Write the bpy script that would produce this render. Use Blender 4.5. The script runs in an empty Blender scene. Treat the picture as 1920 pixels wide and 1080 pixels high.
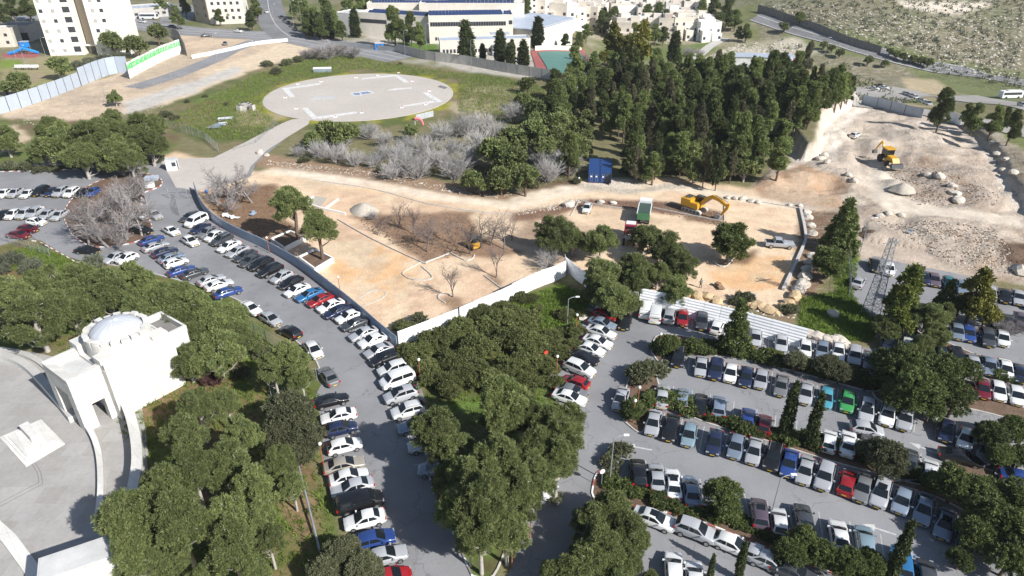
import bpy, bmesh, math, random
import numpy as np
from mathutils import Vector, Matrix
from mathutils.geometry import tessellate_polygon
R = math.radians
sc = bpy.context.scene
col = sc.collection
# ---------------------------------------------------------------- camera, sky, sun, exposure
FPX, TH, CH = 1290.0, R(29.8), 57.0
cam_d = bpy.data.cameras.new('camera'); cam = bpy.data.objects.new('camera', cam_d); col.objects.link(cam)
cam.location = (0, 0, CH); cam.rotation_euler = (R(90) - TH, 0, 0)
cam_d.sensor_width = 36; cam_d.lens = 36 * FPX / 1920; cam_d.clip_start = 0.5; cam_d.clip_end = 5000
sc.camera = cam
SUN_EL, SUN_AZ = R(36), R(-39)          # azimuth measured from +X
sd = Vector((math.cos(SUN_AZ) * math.cos(SUN_EL), math.sin(SUN_AZ) * math.cos(SUN_EL), math.sin(SUN_EL)))
w = bpy.data.worlds.new('World'); sc.world = w; w.use_nodes = True
nt = w.node_tree; nt.nodes.clear()
sky = nt.nodes.new('ShaderNodeTexSky'); sky.sky_type = 'NISHITA'; sky.sun_disc = False
sky.sun_elevation = SUN_EL; sky.sun_rotation = math.atan2(sd.x, sd.y); sky.air_density = 1.0; sky.dust_density = 0.8
bg = nt.nodes.new('ShaderNodeBackground'); bg.inputs[1].default_value = 0.075
wo = nt.nodes.new('ShaderNodeOutputWorld'); nt.links.new(sky.outputs[0], bg.inputs[0]); nt.links.new(bg.outputs[0], wo.inputs[0])
sun_d = bpy.data.lights.new('sun', 'SUN'); sun_d.energy = 4.9; sun_d.angle = R(0.5); sun_d.color = (1, .972, .93)
sun = bpy.data.objects.new('sun', sun_d); col.objects.link(sun); sun.location = (60, -60, 150)
sun.rotation_euler = sd.to_track_quat('Z', 'Y').to_euler()
sc.view_settings.view_transform = 'Standard'; sc.view_settings.look = 'None'
sc.view_settings.exposure = 0.55; sc.view_settings.gamma = 1; sc.view_settings.use_curve_mapping = False
try:
    sc.cycles.max_bounces = 5; sc.cycles.diffuse_bounces = 2; sc.cycles.glossy_bounces = 2
    sc.cycles.transmission_bounces = 2; sc.cycles.transparent_max_bounces = 4
    sc.cycles.caustics_reflective = False; sc.cycles.caustics_refractive = False
except Exception: pass
HAZE = .00009
random.seed(7); rng = np.random.default_rng(11)

# ---------------------------------------------------------------- pixel (1920x1080) -> ground
def ray(px, py):
    u = (px - 960) / FPX; v = (540 - py) / FPX
    return Vector((u, math.cos(TH) + v * math.sin(TH), -math.sin(TH) + v * math.cos(TH)))
def flat(px, py, z=0.0):
    d = ray(px, py); t = (z - CH) / d.z
    return Vector((d.x * t, d.y * t, z))
def sm(x, a, b):
    t = np.clip((x - a) / (b - a), 0, 1); return t * t * (3 - 2 * t)
_P = rng.random((256, 256))
def vn(x, y):
    xi = np.floor(x).astype(int); yi = np.floor(y).astype(int); fx = x - xi; fy = y - yi
    fx = fx * fx * (3 - 2 * fx); fy = fy * fy * (3 - 2 * fy)
    a = _P[xi % 256, yi % 256]; b = _P[(xi + 1) % 256, yi % 256]; c = _P[xi % 256, (yi + 1) % 256]; d = _P[(xi + 1) % 256, (yi + 1) % 256]
    return (a * (1 - fx) + b * fx) * (1 - fy) + (c * (1 - fx) + d * fx) * fy
def fbm(x, y, s, o=4):
    r = 0; a = 1; t = 0
    for i in range(o):
        r = r + a * vn(x / s + 17.3 * i, y / s + 9.1 * i); t += a; a *= .5; s *= .5
    return r / t
def inpoly(x, y, poly):
    ins = np.zeros(np.shape(x), bool); n = len(poly)
    for i in range(n):
        x1, y1 = poly[i][0], poly[i][1]; x2, y2 = poly[(i + 1) % n][0], poly[(i + 1) % n][1]
        if y1 == y2: continue
        c = ((y1 > y) != (y2 > y)) & (x < (x2 - x1) * (y - y1) / (y2 - y1) + x1)
        ins ^= c
    return ins
def pdist(x, y, poly):                      # distance to polygon outline
    m = np.full(np.shape(x), 1e9); n = len(poly)
    for i in range(n):
        ax, ay = poly[i][0], poly[i][1]; bx, by = poly[(i + 1) % n][0], poly[(i + 1) % n][1]
        dx, dy = bx - ax, by - ay; L = dx * dx + dy * dy + 1e-9
        t = np.clip(((x - ax) * dx + (y - ay) * dy) / L, 0, 1)
        m = np.minimum(m, np.hypot(x - ax - t * dx, y - ay - t * dy))
    return m
# bumps of the dig: pixel x, pixel y, radius m, height m
BUMPS = [(flat(a, b), r, h) for a, b, r, h in [(1690,352,4,1.6),(1600,300,6,1.8),(1640,275,6,1.4),(1720,300,5,1.8),(1760,290,5,1.2),(1575,260,5,2.2),(1740,260,7,1.3),(1830,330,6,1.8),(1680,240,6,1.2),(1560,320,5,1.5),(1500,335,6,1.6),(1455,345,4,1.4),(1545,350,4,-1.2),
    (1600,330,5,1.2),(1770,350,6,1.6),(1850,372,5,1.4),(1835,392,3,1.0),(1740,330,5,1.5),(1650,312,3,.8),
    (1640,440,6,.9),(1780,452,6,1.2),(1870,480,6,1.3),(1700,470,6,.6),(1650,395,3,.8),(740,462,2.6,0),(1770,545,4,0)]]
RIM = [flat(a, b) for a, b in [(1470,170),(1500,150),(1600,160),(1612,185),(1575,212),(1548,240),(1536,300),(1500,305),(1470,260)]]
RIDGE = [flat(a, b) for a, b in [(1795,236),(1835,265),(1872,305),(1880,345),(1960,430),(2100,440),(2100,240),(1850,232)]]
PIT = [flat(a, b) for a, b in [(1415,350),(1450,312),(1530,290),(1535,195),(1600,188),(1690,208),(1800,245),(1960,330),(2060,500),(1940,535),(1880,525),(1790,505),(1735,468),(1620,450),(1625,410),(1575,392),(1500,380)]]
def h(x, y):
    x = np.asarray(x, float); y = np.asarray(y, float)
    z = -17 * sm(x, 66, 150) * sm(y, 195, 300) - 12 * sm(x, -10, 60) * (1 - sm(x, 66, 150)) * sm(y, 262, 340)
    hs = sm(x + .25 * (y - 300), 95, 230)
    z = z + hs * np.clip(y - 330, 0, 900) * .30 + hs * 7 * (fbm(x, y, 60) - .5) * sm(y, 250, 380)
    z = z + 0.10 * np.clip(y - 520, 0, 900)
    for pl, hh in ((RIM, 4.0), (RIDGE, 2.0)):
        q = inpoly(x + 2.5 * (fbm(x, y, 6) - .5), y + 2.5 * (fbm(x + 40, y, 6) - .5), pl)
        if np.any(q): z = z + hh * np.where(q, sm(pdist(x, y, pl), -.2, 2.2), 0)
    near = (x > 40) & (y > 80) & (y < 260) & (x < 190)
    if np.any(near):
        e = np.zeros_like(z)
        for c, r, hh in BUMPS:
            if hh: e = e + hh * np.exp(-((x - c.x) ** 2 + (y - c.y) ** 2) / (2 * (r * .62) ** 2))
        ins = inpoly(x, y, PIT); dd = np.where(ins, pdist(x, y, PIT), 0)
        f = sm(dd, 0, 5)
        e = e * sm(dd + 3 * ins, 0, 5) + f * ((fbm(x, y, 7, 5) - .5) * 2.6 - 1.2 * np.abs(fbm(x * .5, y * 1.4, 5, 3) - .5))
        trk = np.exp(-(pdist(x, y, TRK) / 2.6) ** 2)
        z = z + np.where(near, e * (1 - .9 * trk), 0)
    return z
TRKL = [flat(a, b) for a, b in [(1990,432),(1900,414),(1780,398),(1700,385),(1660,372),(1630,340),(1615,300),(1600,262)]]
TRK = TRKL + TRKL[::-1]
def hz(x, y): return float(h(np.array([x]), np.array([y]))[0])
def W(px, py, z=0.0):                       # pixel -> point z above the terrain
    p = flat(px, py, z)
    if p.y < 120 or (p.y < 190 and p.x < 40): return p
    zz = 0
    for i in range(25):
        zn = hz(p.x, p.y) + z; zz = .5 * zz + .5 * zn if i else zn * .5
        p = flat(px, py, zz)
    return p

# ---------------------------------------------------------------- materials
M = {}
def newmat(name):
    m = bpy.data.materials.new(name); m.use_nodes = True; n = m.node_tree; n.nodes.clear()
    o = n.nodes.new('ShaderNodeOutputMaterial'); b = n.nodes.new('ShaderNodeBsdfPrincipled'); n.links.new(b.outputs[0], o.inputs[0])
    M[name] = m; return m, n, b
def N(n, t, **k):
    x = n.nodes.new('ShaderNode' + t)
    for a, v in k.items():
        if a.startswith('i_'): x.inputs[int(a[2:])].default_value = v
        else: setattr(x, a, v)
    return x
def mixc(n, f, a, b, bt='MIX'):
    m = n.nodes.new('ShaderNodeMix'); m.data_type = 'RGBA'; m.blend_type = bt
    for s, v in ((0, f), (6, a), (7, b)):
        if isinstance(v, bpy.types.NodeSocket): n.links.new(v, m.inputs[s])
        elif isinstance(v, tuple): m.inputs[s].default_value = v if len(v) == 4 else (*v, 1)
        else: m.inputs[s].default_value = v
    return m.outputs[2]
def ramp(n, src, stops):
    r = n.nodes.new('ShaderNodeValToRGB'); e = r.color_ramp.elements
    while len(e) < len(stops): e.new(.5)
    for i, (p, c) in enumerate(stops):
        e[i].position = p; e[i].color = (c, c, c, 1) if isinstance(c, (int, float)) else (*c, 1)
    n.links.new(src, r.inputs[0]); return r.outputs[0]
def noise(n, scale, det=4, rough=.6, vec=None, dist=0):
    x = N(n, 'TexNoise'); x.inputs['Scale'].default_value = scale; x.inputs['Detail'].default_value = det; x.inputs['Roughness'].default_value = rough; x.inputs['Distortion'].default_value = dist
    if vec: n.links.new(vec, x.inputs['Vector'])
    return x.outputs[0]
def pos(n, obj=False):
    return N(n, 'TexCoord').outputs['Object'] if obj else N(n, 'NewGeometry').outputs['Position']
def smat(name, c, rough=.8, var=.18, scale=1.2, metal=0, bump=0, obj=False, fine=0):
    m, n, b = newmat(name); p = pos(n, obj)
    f = ramp(n, noise(n, scale, 5, .65, p), [(.3, 1 - var), (.7, 1 + var)])
    c2 = mixc(n, 1.0, (*c, 1), f, 'MULTIPLY')
    if fine:
        f2 = ramp(n, noise(n, scale * 14, 3, .7, p), [(.3, 1 - fine), (.7, 1 + fine)]); c2 = mixc(n, 1.0, c2, f2, 'MULTIPLY')
    n.links.new(c2, b.inputs['Base Color']); b.inputs['Roughness'].default_value = rough; b.inputs['Metallic'].default_value = metal
    if bump:
        bp = N(n, 'Bump'); bp.inputs['Distance'].default_value = bump; n.links.new(noise(n, scale * 6, 4, .6, p), bp.inputs['Height']); n.links.new(bp.outputs[0], b.inputs['Normal'])
    return m
smat('white_wall', (.80, .78, .74), .8, .05, .4, fine=.04); smat('stone_pale', (.70, .65, .57), .85, .10, .25, bump=.03, fine=.08)
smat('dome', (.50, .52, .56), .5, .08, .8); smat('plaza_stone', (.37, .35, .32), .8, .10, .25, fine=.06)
smat('house_stone', (.62, .56, .48), .85, .14, .15, fine=.1); smat('roof_pale', (.55, .55, .54), .8, .2, .3)
smat('roof_shed', (.42, .47, .55), .5, .08, .2); smat('roof_red', (.35, .11, .07), .8, .2, .8)
smat('dark_window', (.05, .055, .065), .25, .2, .3); smat('blind_window', (.42, .41, .38), .5, .2, .6)
smat('solar', (.03, .05, .12), .15, .1, .3); smat('metal_grey', (.38, .40, .42), .45, .15, 1, .4); smat('metal_dark', (.06, .065, .07), .5, .2, 2)
smat('concrete', (.45, .43, .40), .85, .15, .6, fine=.1, bump=.02); smat('concrete_dark', (.20, .19, .18), .9, .2, .6)
smat('kerb', (.50, .48, .45), .8, .2, 1.5, fine=.1); smat('paint_white', (.78, .78, .76), .7, .12, 1.0, fine=.1); smat('paint_red', (.40, .13, .10), .8, .2, 1)
smat('paint_faded', (.48, .48, .47), .8, .3, 1.5, fine=.2); smat('paint_blue', (.12, .20, .38), .7, .25, 1); smat('stain', (.17, .165, .165), .8, .3, 1)
smat('fence_white', (.84, .85, .86), .5, .06, .7); smat('fence_panel', (.40, .45, .52), .5, .06, .5); smat('fence_blue', (.33, .40, .50), .45, .10, .6, .2); smat('fence_back', (.40, .42, .44), .6, .1, 1)
smat('rust', (.30, .12, .05), .8, .3, 2); smat('yellow', (.62, .33, .02), .4, .12, 1.5); smat('green_paint', (.05, .17, .08), .5, .15, 1); smat('maroon', (.25, .02, .05), .4, .1, 1)
smat('container_blue', (.018, .06, .20), .45, .12, 1.2, .1, fine=.1); smat('bright_blue', (.02, .25, .75), .4, .1, 1); smat('red_plastic', (.55, .06, .03), .5, .1, 1); smat('pink', (.70, .18, .20), .7, .1, 1)
smat('graffiti', (.10, .55, .16), .7, .15, 1); smat('twig_dark', (.15, .125, .12), .95, .25, .6); smat('bark', (.13, .09, .065), .95, .3, 3, bump=.03); smat('bark_grey', (.36, .33, .30), .95, .25, 2); smat('twig', (.37, .355, .345), .95, .25, .6)
smat('twig_brown', (.255, .235, .23), .95, .3, .6); smat('rock', (.52, .47, .40), .9, .25, .8, bump=.05, fine=.15); smat('rock_orange', (.50, .37, .22), .9, .25, .8, bump=.05)
smat('soil', (.14, .09, .06), .95, .3, .8, bump=.08, fine=.3); smat('gravel', (.42, .38, .32), .95, .15, 1.5, bump=.05, fine=.3); smat('rubber', (.02, .02, .02), .8, .2, 3); smat('rim', (.45, .46, .47), .35, .1, 3, .7)
smat('lamp_white', (.80, .80, .78), .3, .02, 1); smat('court_green', (.10, .22, .19), .8, .12, .2); smat('court_red', (.33, .10, .09), .8, .12, .2); smat('wood', (.25, .16, .10), .8, .2, 2)
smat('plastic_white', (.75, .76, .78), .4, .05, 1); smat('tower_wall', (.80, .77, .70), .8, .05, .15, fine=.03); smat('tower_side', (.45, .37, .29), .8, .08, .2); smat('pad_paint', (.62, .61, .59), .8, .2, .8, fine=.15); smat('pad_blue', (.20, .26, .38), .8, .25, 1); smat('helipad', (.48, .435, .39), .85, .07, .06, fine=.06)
# squared stone with joints
def stonework(name, c, bw, bh, wall=True, joint=.7):
    m, n, b = newmat(name); p = pos(n, wall); v = p
    if wall:
        sx = N(n, 'SeparateXYZ'); n.links.new(p, sx.inputs[0]); ad = N(n, 'Math', operation='ADD'); n.links.new(sx.outputs[0], ad.inputs[0]); n.links.new(sx.outputs[1], ad.inputs[1])
        cx = N(n, 'CombineXYZ'); n.links.new(ad.outputs[0], cx.inputs[0]); n.links.new(sx.outputs[2], cx.inputs[1]); v = cx.outputs[0]
    br = N(n, 'TexBrick'); n.links.new(v, br.inputs['Vector']); br.inputs['Scale'].default_value = 1; br.inputs['Brick Width'].default_value = bw; br.inputs['Row Height'].default_value = bh; br.inputs['Mortar Size'].default_value = .018
    br.inputs['Color1'].default_value = (1, 1, 1, 1); br.inputs['Color2'].default_value = (.86, .85, .83, 1); br.inputs['Mortar'].default_value = (joint, joint, joint, 1)
    x = mixc(n, 1.0, (*c, 1), br.outputs[0], 'MULTIPLY')
    for sc_, a_ in ((.25, .12), (2.2, .08)): x = mixc(n, 1.0, x, ramp(n, noise(n, sc_, 5, .7, p), [(.3, 1 - a_), (.7, 1 + a_)]), 'MULTIPLY')
    n.links.new(x, b.inputs['Base Color']); b.inputs['Roughness'].default_value = .85
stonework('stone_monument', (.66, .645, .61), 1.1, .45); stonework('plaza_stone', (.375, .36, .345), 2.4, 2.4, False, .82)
# asphalt with patches, cracks and oil marks
def asphalt(name, c):
    m, n, b = newmat(name); p = pos(n)
    a = ramp(n, noise(n, .09, 5, .6, p), [(.35, .84), (.65, 1.12)]); f = ramp(n, noise(n, 6, 4, .8, p), [(.3, .88), (.7, 1.12)])
    s = ramp(n, noise(n, .45, 3, .6, p), [(.62, 1.0), (.74, .80)])
    vo = N(n, 'TexVoronoi', feature='DISTANCE_TO_EDGE'); vo.inputs['Scale'].default_value = .11
    wv = N(n, 'Mapping'); dn = N(n, 'TexNoise'); dn.inputs['Scale'].default_value = .5; n.links.new(p, dn.inputs['Vector'])
    ad = N(n, 'VectorMath', operation='MULTIPLY_ADD'); n.links.new(dn.outputs[1], ad.inputs[0]); ad.inputs[1].default_value = (3, 3, 3); n.links.new(p, ad.inputs[2]); n.links.new(ad.outputs[0], vo.inputs['Vector'])
    cr = ramp(n, vo.outputs['Distance'], [(.003, .74), (.006, 1.0)])
    x = mixc(n, 1.0, (*c, 1), a, 'MULTIPLY')
    for q in (f, s, cr): x = mixc(n, 1.0, x, q, 'MULTIPLY')
    n.links.new(x, b.inputs['Base Color']); b.inputs['Roughness'].default_value = .85
asphalt('asphalt', (.238, .238, .246)); asphalt('asphalt_dark', (.19, .19, .195)); asphalt('asphalt_tan', (.34, .32, .295))
# car paint: colour from the object
m, n, b = newmat('car_paint'); oi = N(n, 'ObjectInfo'); n.links.new(oi.outputs['Color'], b.inputs['Base Color']); b.inputs['Roughness'].default_value = .32; b.inputs['Metallic'].default_value = .15
b.inputs['Coat Weight'].default_value = .8; b.inputs['Coat Roughness'].default_value = .06
m, n, b = newmat('car_glass'); b.inputs['Base Color'].default_value = (.012, .016, .02, 1); b.inputs['Roughness'].default_value = .06; b.inputs['IOR'].default_value = 1.5
m, n, b = newmat('headlight'); b.inputs['Base Color'].default_value = (.6, .62, .65, 1); b.inputs['Roughness'].default_value = .1; b.inputs['Metallic'].default_value = .5
m, n, b = newmat('tail_light'); b.inputs['Base Color'].default_value = (.4, .01, .01, 1); b.inputs['Roughness'].default_value = .2
m, n, b = newmat('plate'); b.inputs['Base Color'].default_value = (.75, .5, .03, 1)
m, n, b = newmat('trim'); b.inputs['Base Color'].default_value = (.02, .02, .022, 1); b.inputs['Roughness'].default_value = .6
def leafmat(name, c1, c2, trans=.25, rough=.6, vr=.25):
    m = bpy.data.materials.new(name); m.use_nodes = True; n = m.node_tree; n.nodes.clear(); M[name] = m
    at_ = N(n, 'Attribute', attribute_name='tint'); oi = N(n, 'ObjectInfo')
    c = mixc(n, at_.outputs['Fac'], (*c1, 1), (*c2, 1))
    r = ramp(n, oi.outputs['Random'], [(0, 1 - vr), (1, 1 + vr)]); c = mixc(n, 1.0, c, r, 'MULTIPLY')
    d = N(n, 'BsdfPrincipled'); d.inputs['Roughness'].default_value = rough; d.inputs['Specular IOR Level'].default_value = .35; n.links.new(c, d.inputs['Base Color'])
    t = N(n, 'BsdfTranslucent'); n.links.new(c, t.inputs[0])
    mx = N(n, 'MixShader'); mx.inputs[0].default_value = trans; n.links.new(d.outputs[0], mx.inputs[1]); n.links.new(t.outputs[0], mx.inputs[2])
    o = N(n, 'OutputMaterial'); n.links.new(mx.outputs[0], o.inputs[0])
leafmat('leaf_pine', (.086, .118, .038), (.265, .298, .112), .3); leafmat('leaf_forest', (.070, .102, .034), (.240, .282, .092), .3, .6, .5); leafmat('leaf_cypress', (.040, .058, .022), (.095, .115, .042))
leafmat('leaf_olive', (.075, .088, .042), (.180, .185, .10)); leafmat('leaf_thicket', (.070, .090, .028), (.205, .220, .078)); leafmat('leaf_bright', (.08, .11, .02), (.19, .21, .05))
leafmat('leaf_brownish', (.075, .075, .040), (.185, .175, .100), .3, .6, .4); leafmat('leaf_dark', (.055, .080, .024), (.165, .200, .060)); leafmat('leaf_yellow', (.12, .125, .025), (.26, .25, .055)); leafmat('leaf_grass', (.09, .14, .02), (.20, .27, .05)); leafmat('leaf_dry', (.16, .14, .08), (.28, .25, .15))
leafmat('leaf_grey', (.10, .115, .075), (.20, .21, .14)); leafmat('leaf_purple', (.06, .025, .03), (.13, .07, .06)); leafmat('leaf_flower', (.30, .28, .02), (.5, .45, .03))

# ---------------------------------------------------------------- mesh building
class MB:
    def __init__(s): s.v = []; s.f = []; s.m = []; s.mi = 0
    def face(s, ids): s.f.append(tuple(ids)); s.m.append(s.mi)
    def poly(s, pts): b = len(s.v); s.v += [tuple(p) for p in pts]; s.face(range(b, b + len(pts))); return s
    def box(s, c, d, rz=0, tilt=None):
        b = len(s.v); mt = Matrix.Rotation(rz, 4, 'Z')
        if tilt: mt = mt @ Matrix.Rotation(tilt[0], 4, tilt[1])
        for k in (-.5, .5):
            for i, j in ((-.5, -.5), (.5, -.5), (.5, .5), (-.5, .5)):
                s.v.append(tuple(Vector(c) + mt @ Vector((i * d[0], j * d[1], k * d[2]))))
        for q in ((3, 2, 1, 0), (4, 5, 6, 7), (0, 1, 5, 4), (1, 2, 6, 5), (2, 3, 7, 6), (3, 0, 4, 7)): s.face([b + x for x in q])
        return s
    def bx(s, x0, x1, y0, y1, z0, z1): return s.box(((x0 + x1) / 2, (y0 + y1) / 2, (z0 + z1) / 2), (x1 - x0, y1 - y0, z1 - z0))
    def prism(s, pts, z0, z1):          # polygon counter-clockwise
        n = len(pts); b = len(s.v); s.v += [(p[0], p[1], z0) for p in pts] + [(p[0], p[1], z1) for p in pts]
        for i in range(n): s.face((b + i, b + (i + 1) % n, b + n + (i + 1) % n, b + n + i))
        for t in tessellate_polygon([[Vector((p[0], p[1], 0)) for p in pts]]):
            a, c, d = [Vector((pts[k][0], pts[k][1])) for k in t]
            if (c - a).cross(d - a) < 0: t = (t[0], t[2], t[1])
            s.face([b + n + k for k in t]); s.face([b + k for k in (t[0], t[2], t[1])])
        return s
    def tube(s, path, rad, sides=6, cap=True):
        b = len(s.v); path = [Vector(p) for p in path]; rad = rad if hasattr(rad, '__len__') else [rad] * len(path)
        for i, p in enumerate(path):
            d = (path[min(i + 1, len(path) - 1)] - path[max(i - 1, 0)]).normalized()
            a = d.orthogonal().normalized() if i == 0 else (a - d * a.dot(d)).normalized(); c = d.cross(a)
            for k in range(sides):
                t = 2 * math.pi * k / sides; s.v.append(tuple(p + (a * math.cos(t) + c * math.sin(t)) * rad[i]))
        for i in range(len(path) - 1):
            for k in range(sides):
                s.face((b + i * sides + k, b + i * sides + (k + 1) % sides, b + (i + 1) * sides + (k + 1) % sides, b + (i + 1) * sides + k))
        if cap: s.face([b + k for k in range(sides)][::-1]); s.face([b + (len(path) - 1) * sides + k for k in range(sides)])
        return s
    def cyl(s, a, c, r, sides=12): return s.tube([a, c], r, sides)
    def lathe(s, prof, c=(0, 0, 0), sides=24):
        b = len(s.v)
        for r, z in prof:
            for k in range(sides): t = 2 * math.pi * k / sides; s.v.append((c[0] + r * math.cos(t), c[1] + r * math.sin(t), c[2] + z))
        for i in range(len(prof) - 1):
            for k in range(sides): s.face((b + i * sides + k, b + i * sides + (k + 1) % sides, b + (i + 1) * sides + (k + 1) % sides, b + (i + 1) * sides + k))
        return s
    def loft(s, rings, closed=False, caps=True):
        b = len(s.v); n = len(rings[0])
        for r in rings: s.v += [tuple(p) for p in r]
        for i in range(len(rings) - 1):
            for k in range(n if closed else n - 1): s.face((b + i * n + k, b + i * n + (k + 1) % n, b + (i + 1) * n + (k + 1) % n, b + (i + 1) * n + k))
        if caps: s.face([b + k for k in range(n)][::-1]); s.face([b + (len(rings) - 1) * n + k for k in range(n)])
        return s
    def mesh(s, name, mats, smooth=None):
        me = bpy.data.meshes.new(name); me.from_pydata(s.v, [], s.f)
        for q in (mats if isinstance(mats, (list, tuple)) else [mats]): me.materials.append(M[q])
        if any(s.m): me.polygons.foreach_set('material_index', s.m)
        if smooth:
            me.polygons.foreach_set('use_smooth', [True] * len(me.polygons))
            try: me.set_sharp_from_angle(angle=R(smooth))
            except Exception: pass
        me.update(); return me
    def obj(s, name, mats, parent=None, smooth=None, loc=None, rz=0):
        return link(name, s.mesh(name, mats, smooth), parent, loc, rz)
def link(name, me, parent=None, loc=None, rz=0):
    o = bpy.data.objects.new(name, me); col.objects.link(o)
    if parent: o.parent = parent
    if loc is not None: o.location = loc
    if rz: o.rotation_euler = (0, 0, rz)
    return o
def tag(o, label, cat, group=None):
    o['label'] = label; o['category'] = cat
    if group: o['group'] = group
    return o
def thing(name, label, cat, loc=(0, 0, 0), rz=0, group=None):
    o = link(name, None, None, loc, rz); o.empty_display_size = .5; return tag(o, label, cat, group)
def struct(o): o['kind'] = 'structure'; return o
def copy_tree(o, parent=None):
    c = o.copy(); col.objects.link(c)
    if parent: c.parent = parent
    for ch in KIDS.get(o.name) or KIDS.setdefault(o.name, list(o.children)): copy_tree(ch, c)
    return c
KIDS = {}
ORD = ['first', 'second', 'third', 'fourth', 'fifth', 'sixth', 'seventh', 'eighth', 'ninth', 'tenth', 'eleventh', 'twelfth'] + [f'{i}th' if i not in (21, 22, 23, 31, 32, 33) else {21: '21st', 22: '22nd', 23: '23rd', 31: '31st', 32: '32nd', 33: '33rd'}[i] for i in range(13, 60)]
# ---------------------------------------------------------------- terrain
GR = (.105, .125, .040); LG = (.115, .19, .028); OL = (.17, .155, .075); BR = (.20, .125, .075); DB = (.12, .075, .05); SA = (.68, .52, .36); OS = (.66, .41, .22)
RU = (.58, .49, .40); TN = (.40, .31, .225); GV = (.42, .39, .34); HL = (.185, .165, .105); FL = (.30, .28, .04); SH = (.11, .10, .045); RD = (.72, .61, .48)
GRW = 1.0046
ys = [16.0]
while ys[-1] < 1500: ys.append(ys[-1] * GRW)
ys = np.array(ys); ny = len(ys); nx = 780; tx = np.linspace(-1, 1, nx)
X = tx[None, :] * (75 + .85 * ys[:, None]); Y = np.repeat(ys[:, None], nx, 1)
Z = h(X, Y)
C = np.zeros((ny, nx, 4)); C[..., :3] = OL; C[..., 3] = .15
A = np.zeros((ny, nx, 4)); A[..., 3] = 1         # aux: R grass tuft, G dug earth
J1 = (fbm(X, Y, 5, 4) - .5); J2 = (fbm(X + 300, Y + 70, 5, 4) - .5); NB = fbm(X + 50, Y, 14, 4); NF = fbm(X + 150, Y + 33, 3, 4)
def zone(pts, c, rock=0, tuft=0, dug=0, jit=2.0, mix=None, world=False, thr=.5):
    poly = pts if world else [W(*p) for p in pts]
    ms = inpoly(X + J1 * jit * 2.2, Y + J2 * jit * 2.2, poly)
    if mix is not None: 
        k = sm(NB * .6 + NF * .4, thr - .09, thr + .09)[..., None]; cc = np.array(c) * (1 - k) + np.array(mix) * k
        C[ms, :3] = cc[ms]
    else: C[ms, :3] = c
    C[ms, 3] = rock; A[ms, 0] = tuft; A[ms, 1] = dug
    return poly
# far: hillside with rock, valley floor
hp = sm(X + .25 * (Y - 300), 60, 130) * sm(Y, 215, 260)
k = sm(fbm(X, Y, 40, 4), .42, .58)[..., None]
hc = np.array(HL) * (1 - k) + np.array((.155, .155, .085)) * k
ms = hp > .5; C[ms, :3] = hc[ms]; C[ms, 3] = .55; A[ms, 0] = .3
zone([(1460,70),(1560,100),(1700,120),(1760,165),(1920,190),(1920,135),(1750,110),(1640,70),(1500,45)], (.15, .17, .07), .15, .5)
zone([(1440,100),(1560,130),(1750,180),(1780,200),(1640,205),(1600,160),(1440,125)], (.13, .16, .05), .2, .5, mix=(.35, .28, .17))
zone([(1690,145),(1760,150),(1790,175),(1770,178),(1700,172)], (.42, .34, .22), .1, .2)
zone([(1680,0),(1860,0),(1850,12),(1800,26),(1740,22),(1690,12)], (.62, .55, .46), 0, 0, .3)
zone([(1000,0),(1420,0),(1440,120),(1300,120),(1130,110),(1080,60),(990,50)], (.16, .17, .07), .1, .4, mix=(.32, .28, .20))
zone([(1130,85),(1240,92),(1330,75),(1345,90),(1300,112),(1130,108)], (.13, .17, .05), 0, .6)
zone([(1310,115),(1380,80),(1500,70),(1540,100),(1440,118)], (.50, .45, .35), .6, .2, mix=(.2, .19, .1))
zone([(0,0),(640,0),(600,60),(540,70),(300,110),(0,110)], (.22, .20, .13), 0, .3, mix=(.13, .14, .06))
zone([(620,30),(1000,30),(1010,150),(760,130),(640,90)], (.36, .33, .28), 0, .1, mix=(.2, .2, .11))
zone([(820,100),(1000,105),(1000,150),(880,140),(815,112)], GV); zone([(680,62),(815,66),(815,100),(720,90)], (.45,.41,.36)); zone([(740,78),(826,82),(826,102),(740,92)], (.10, .17, .03), 0, .5)
zone([(0,105),(300,105),(250,125),(150,160),(0,205)], (.26, .25, .11), 0, .4, mix=(.30, .24, .16))
zone([(0,112),(40,112),(42,124),(0,128)], (.17, .24, .04), 0, .4, jit=.5)
zone([(0,198),(60,185),(250,130),(330,85),(310,60),(340,62),(400,70),(540,75),(600,95),(520,130),(330,190),(230,215),(120,235),(0,275)], (.60, .47, .34), .1, 0, .7, mix=(.45, .36, .27))
zone([(400,130),(540,78),(590,92),(520,128),(380,180),(300,200)], (.62, .50, .36), 0, 0, .3)
zone([(230,190),(320,165),(440,125),(460,132),(330,185),(240,215)], (.50, .47, .43), 0, 0, .2)
# helipad field
zone([(250,225),(330,190),(480,130),(600,92),(660,95),(760,118),(1000,150),(1060,190),(1000,235),(820,245),(560,245),(470,290),(380,270),(290,240)], GR, 0, .9, 0, mix=(.21, .17, .095), thr=.50)
zone([(345,200),(430,165),(505,170),(500,200),(470,225),(400,215)], (.13, .17, .045), 0, .8, mix=BR)
zone([(860,165),(960,160),(1010,185),(950,210),(850,215),(840,190)], (.22, .17, .10), 0, .5, mix=(.42, .35, .24))
zone([(440,205),(500,190),(540,215),(510,235),(450,240)], (.36, .28, .19), .1, .2)
hc0 = flat(675, 178); rr = np.hypot(X - hc0.x, Y - hc0.y); ms = (rr < 33.5 + J1 * 8) & (NF + J2 * .6 > .47); C[ms, :3] = FL; A[ms, 0] = .8
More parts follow.
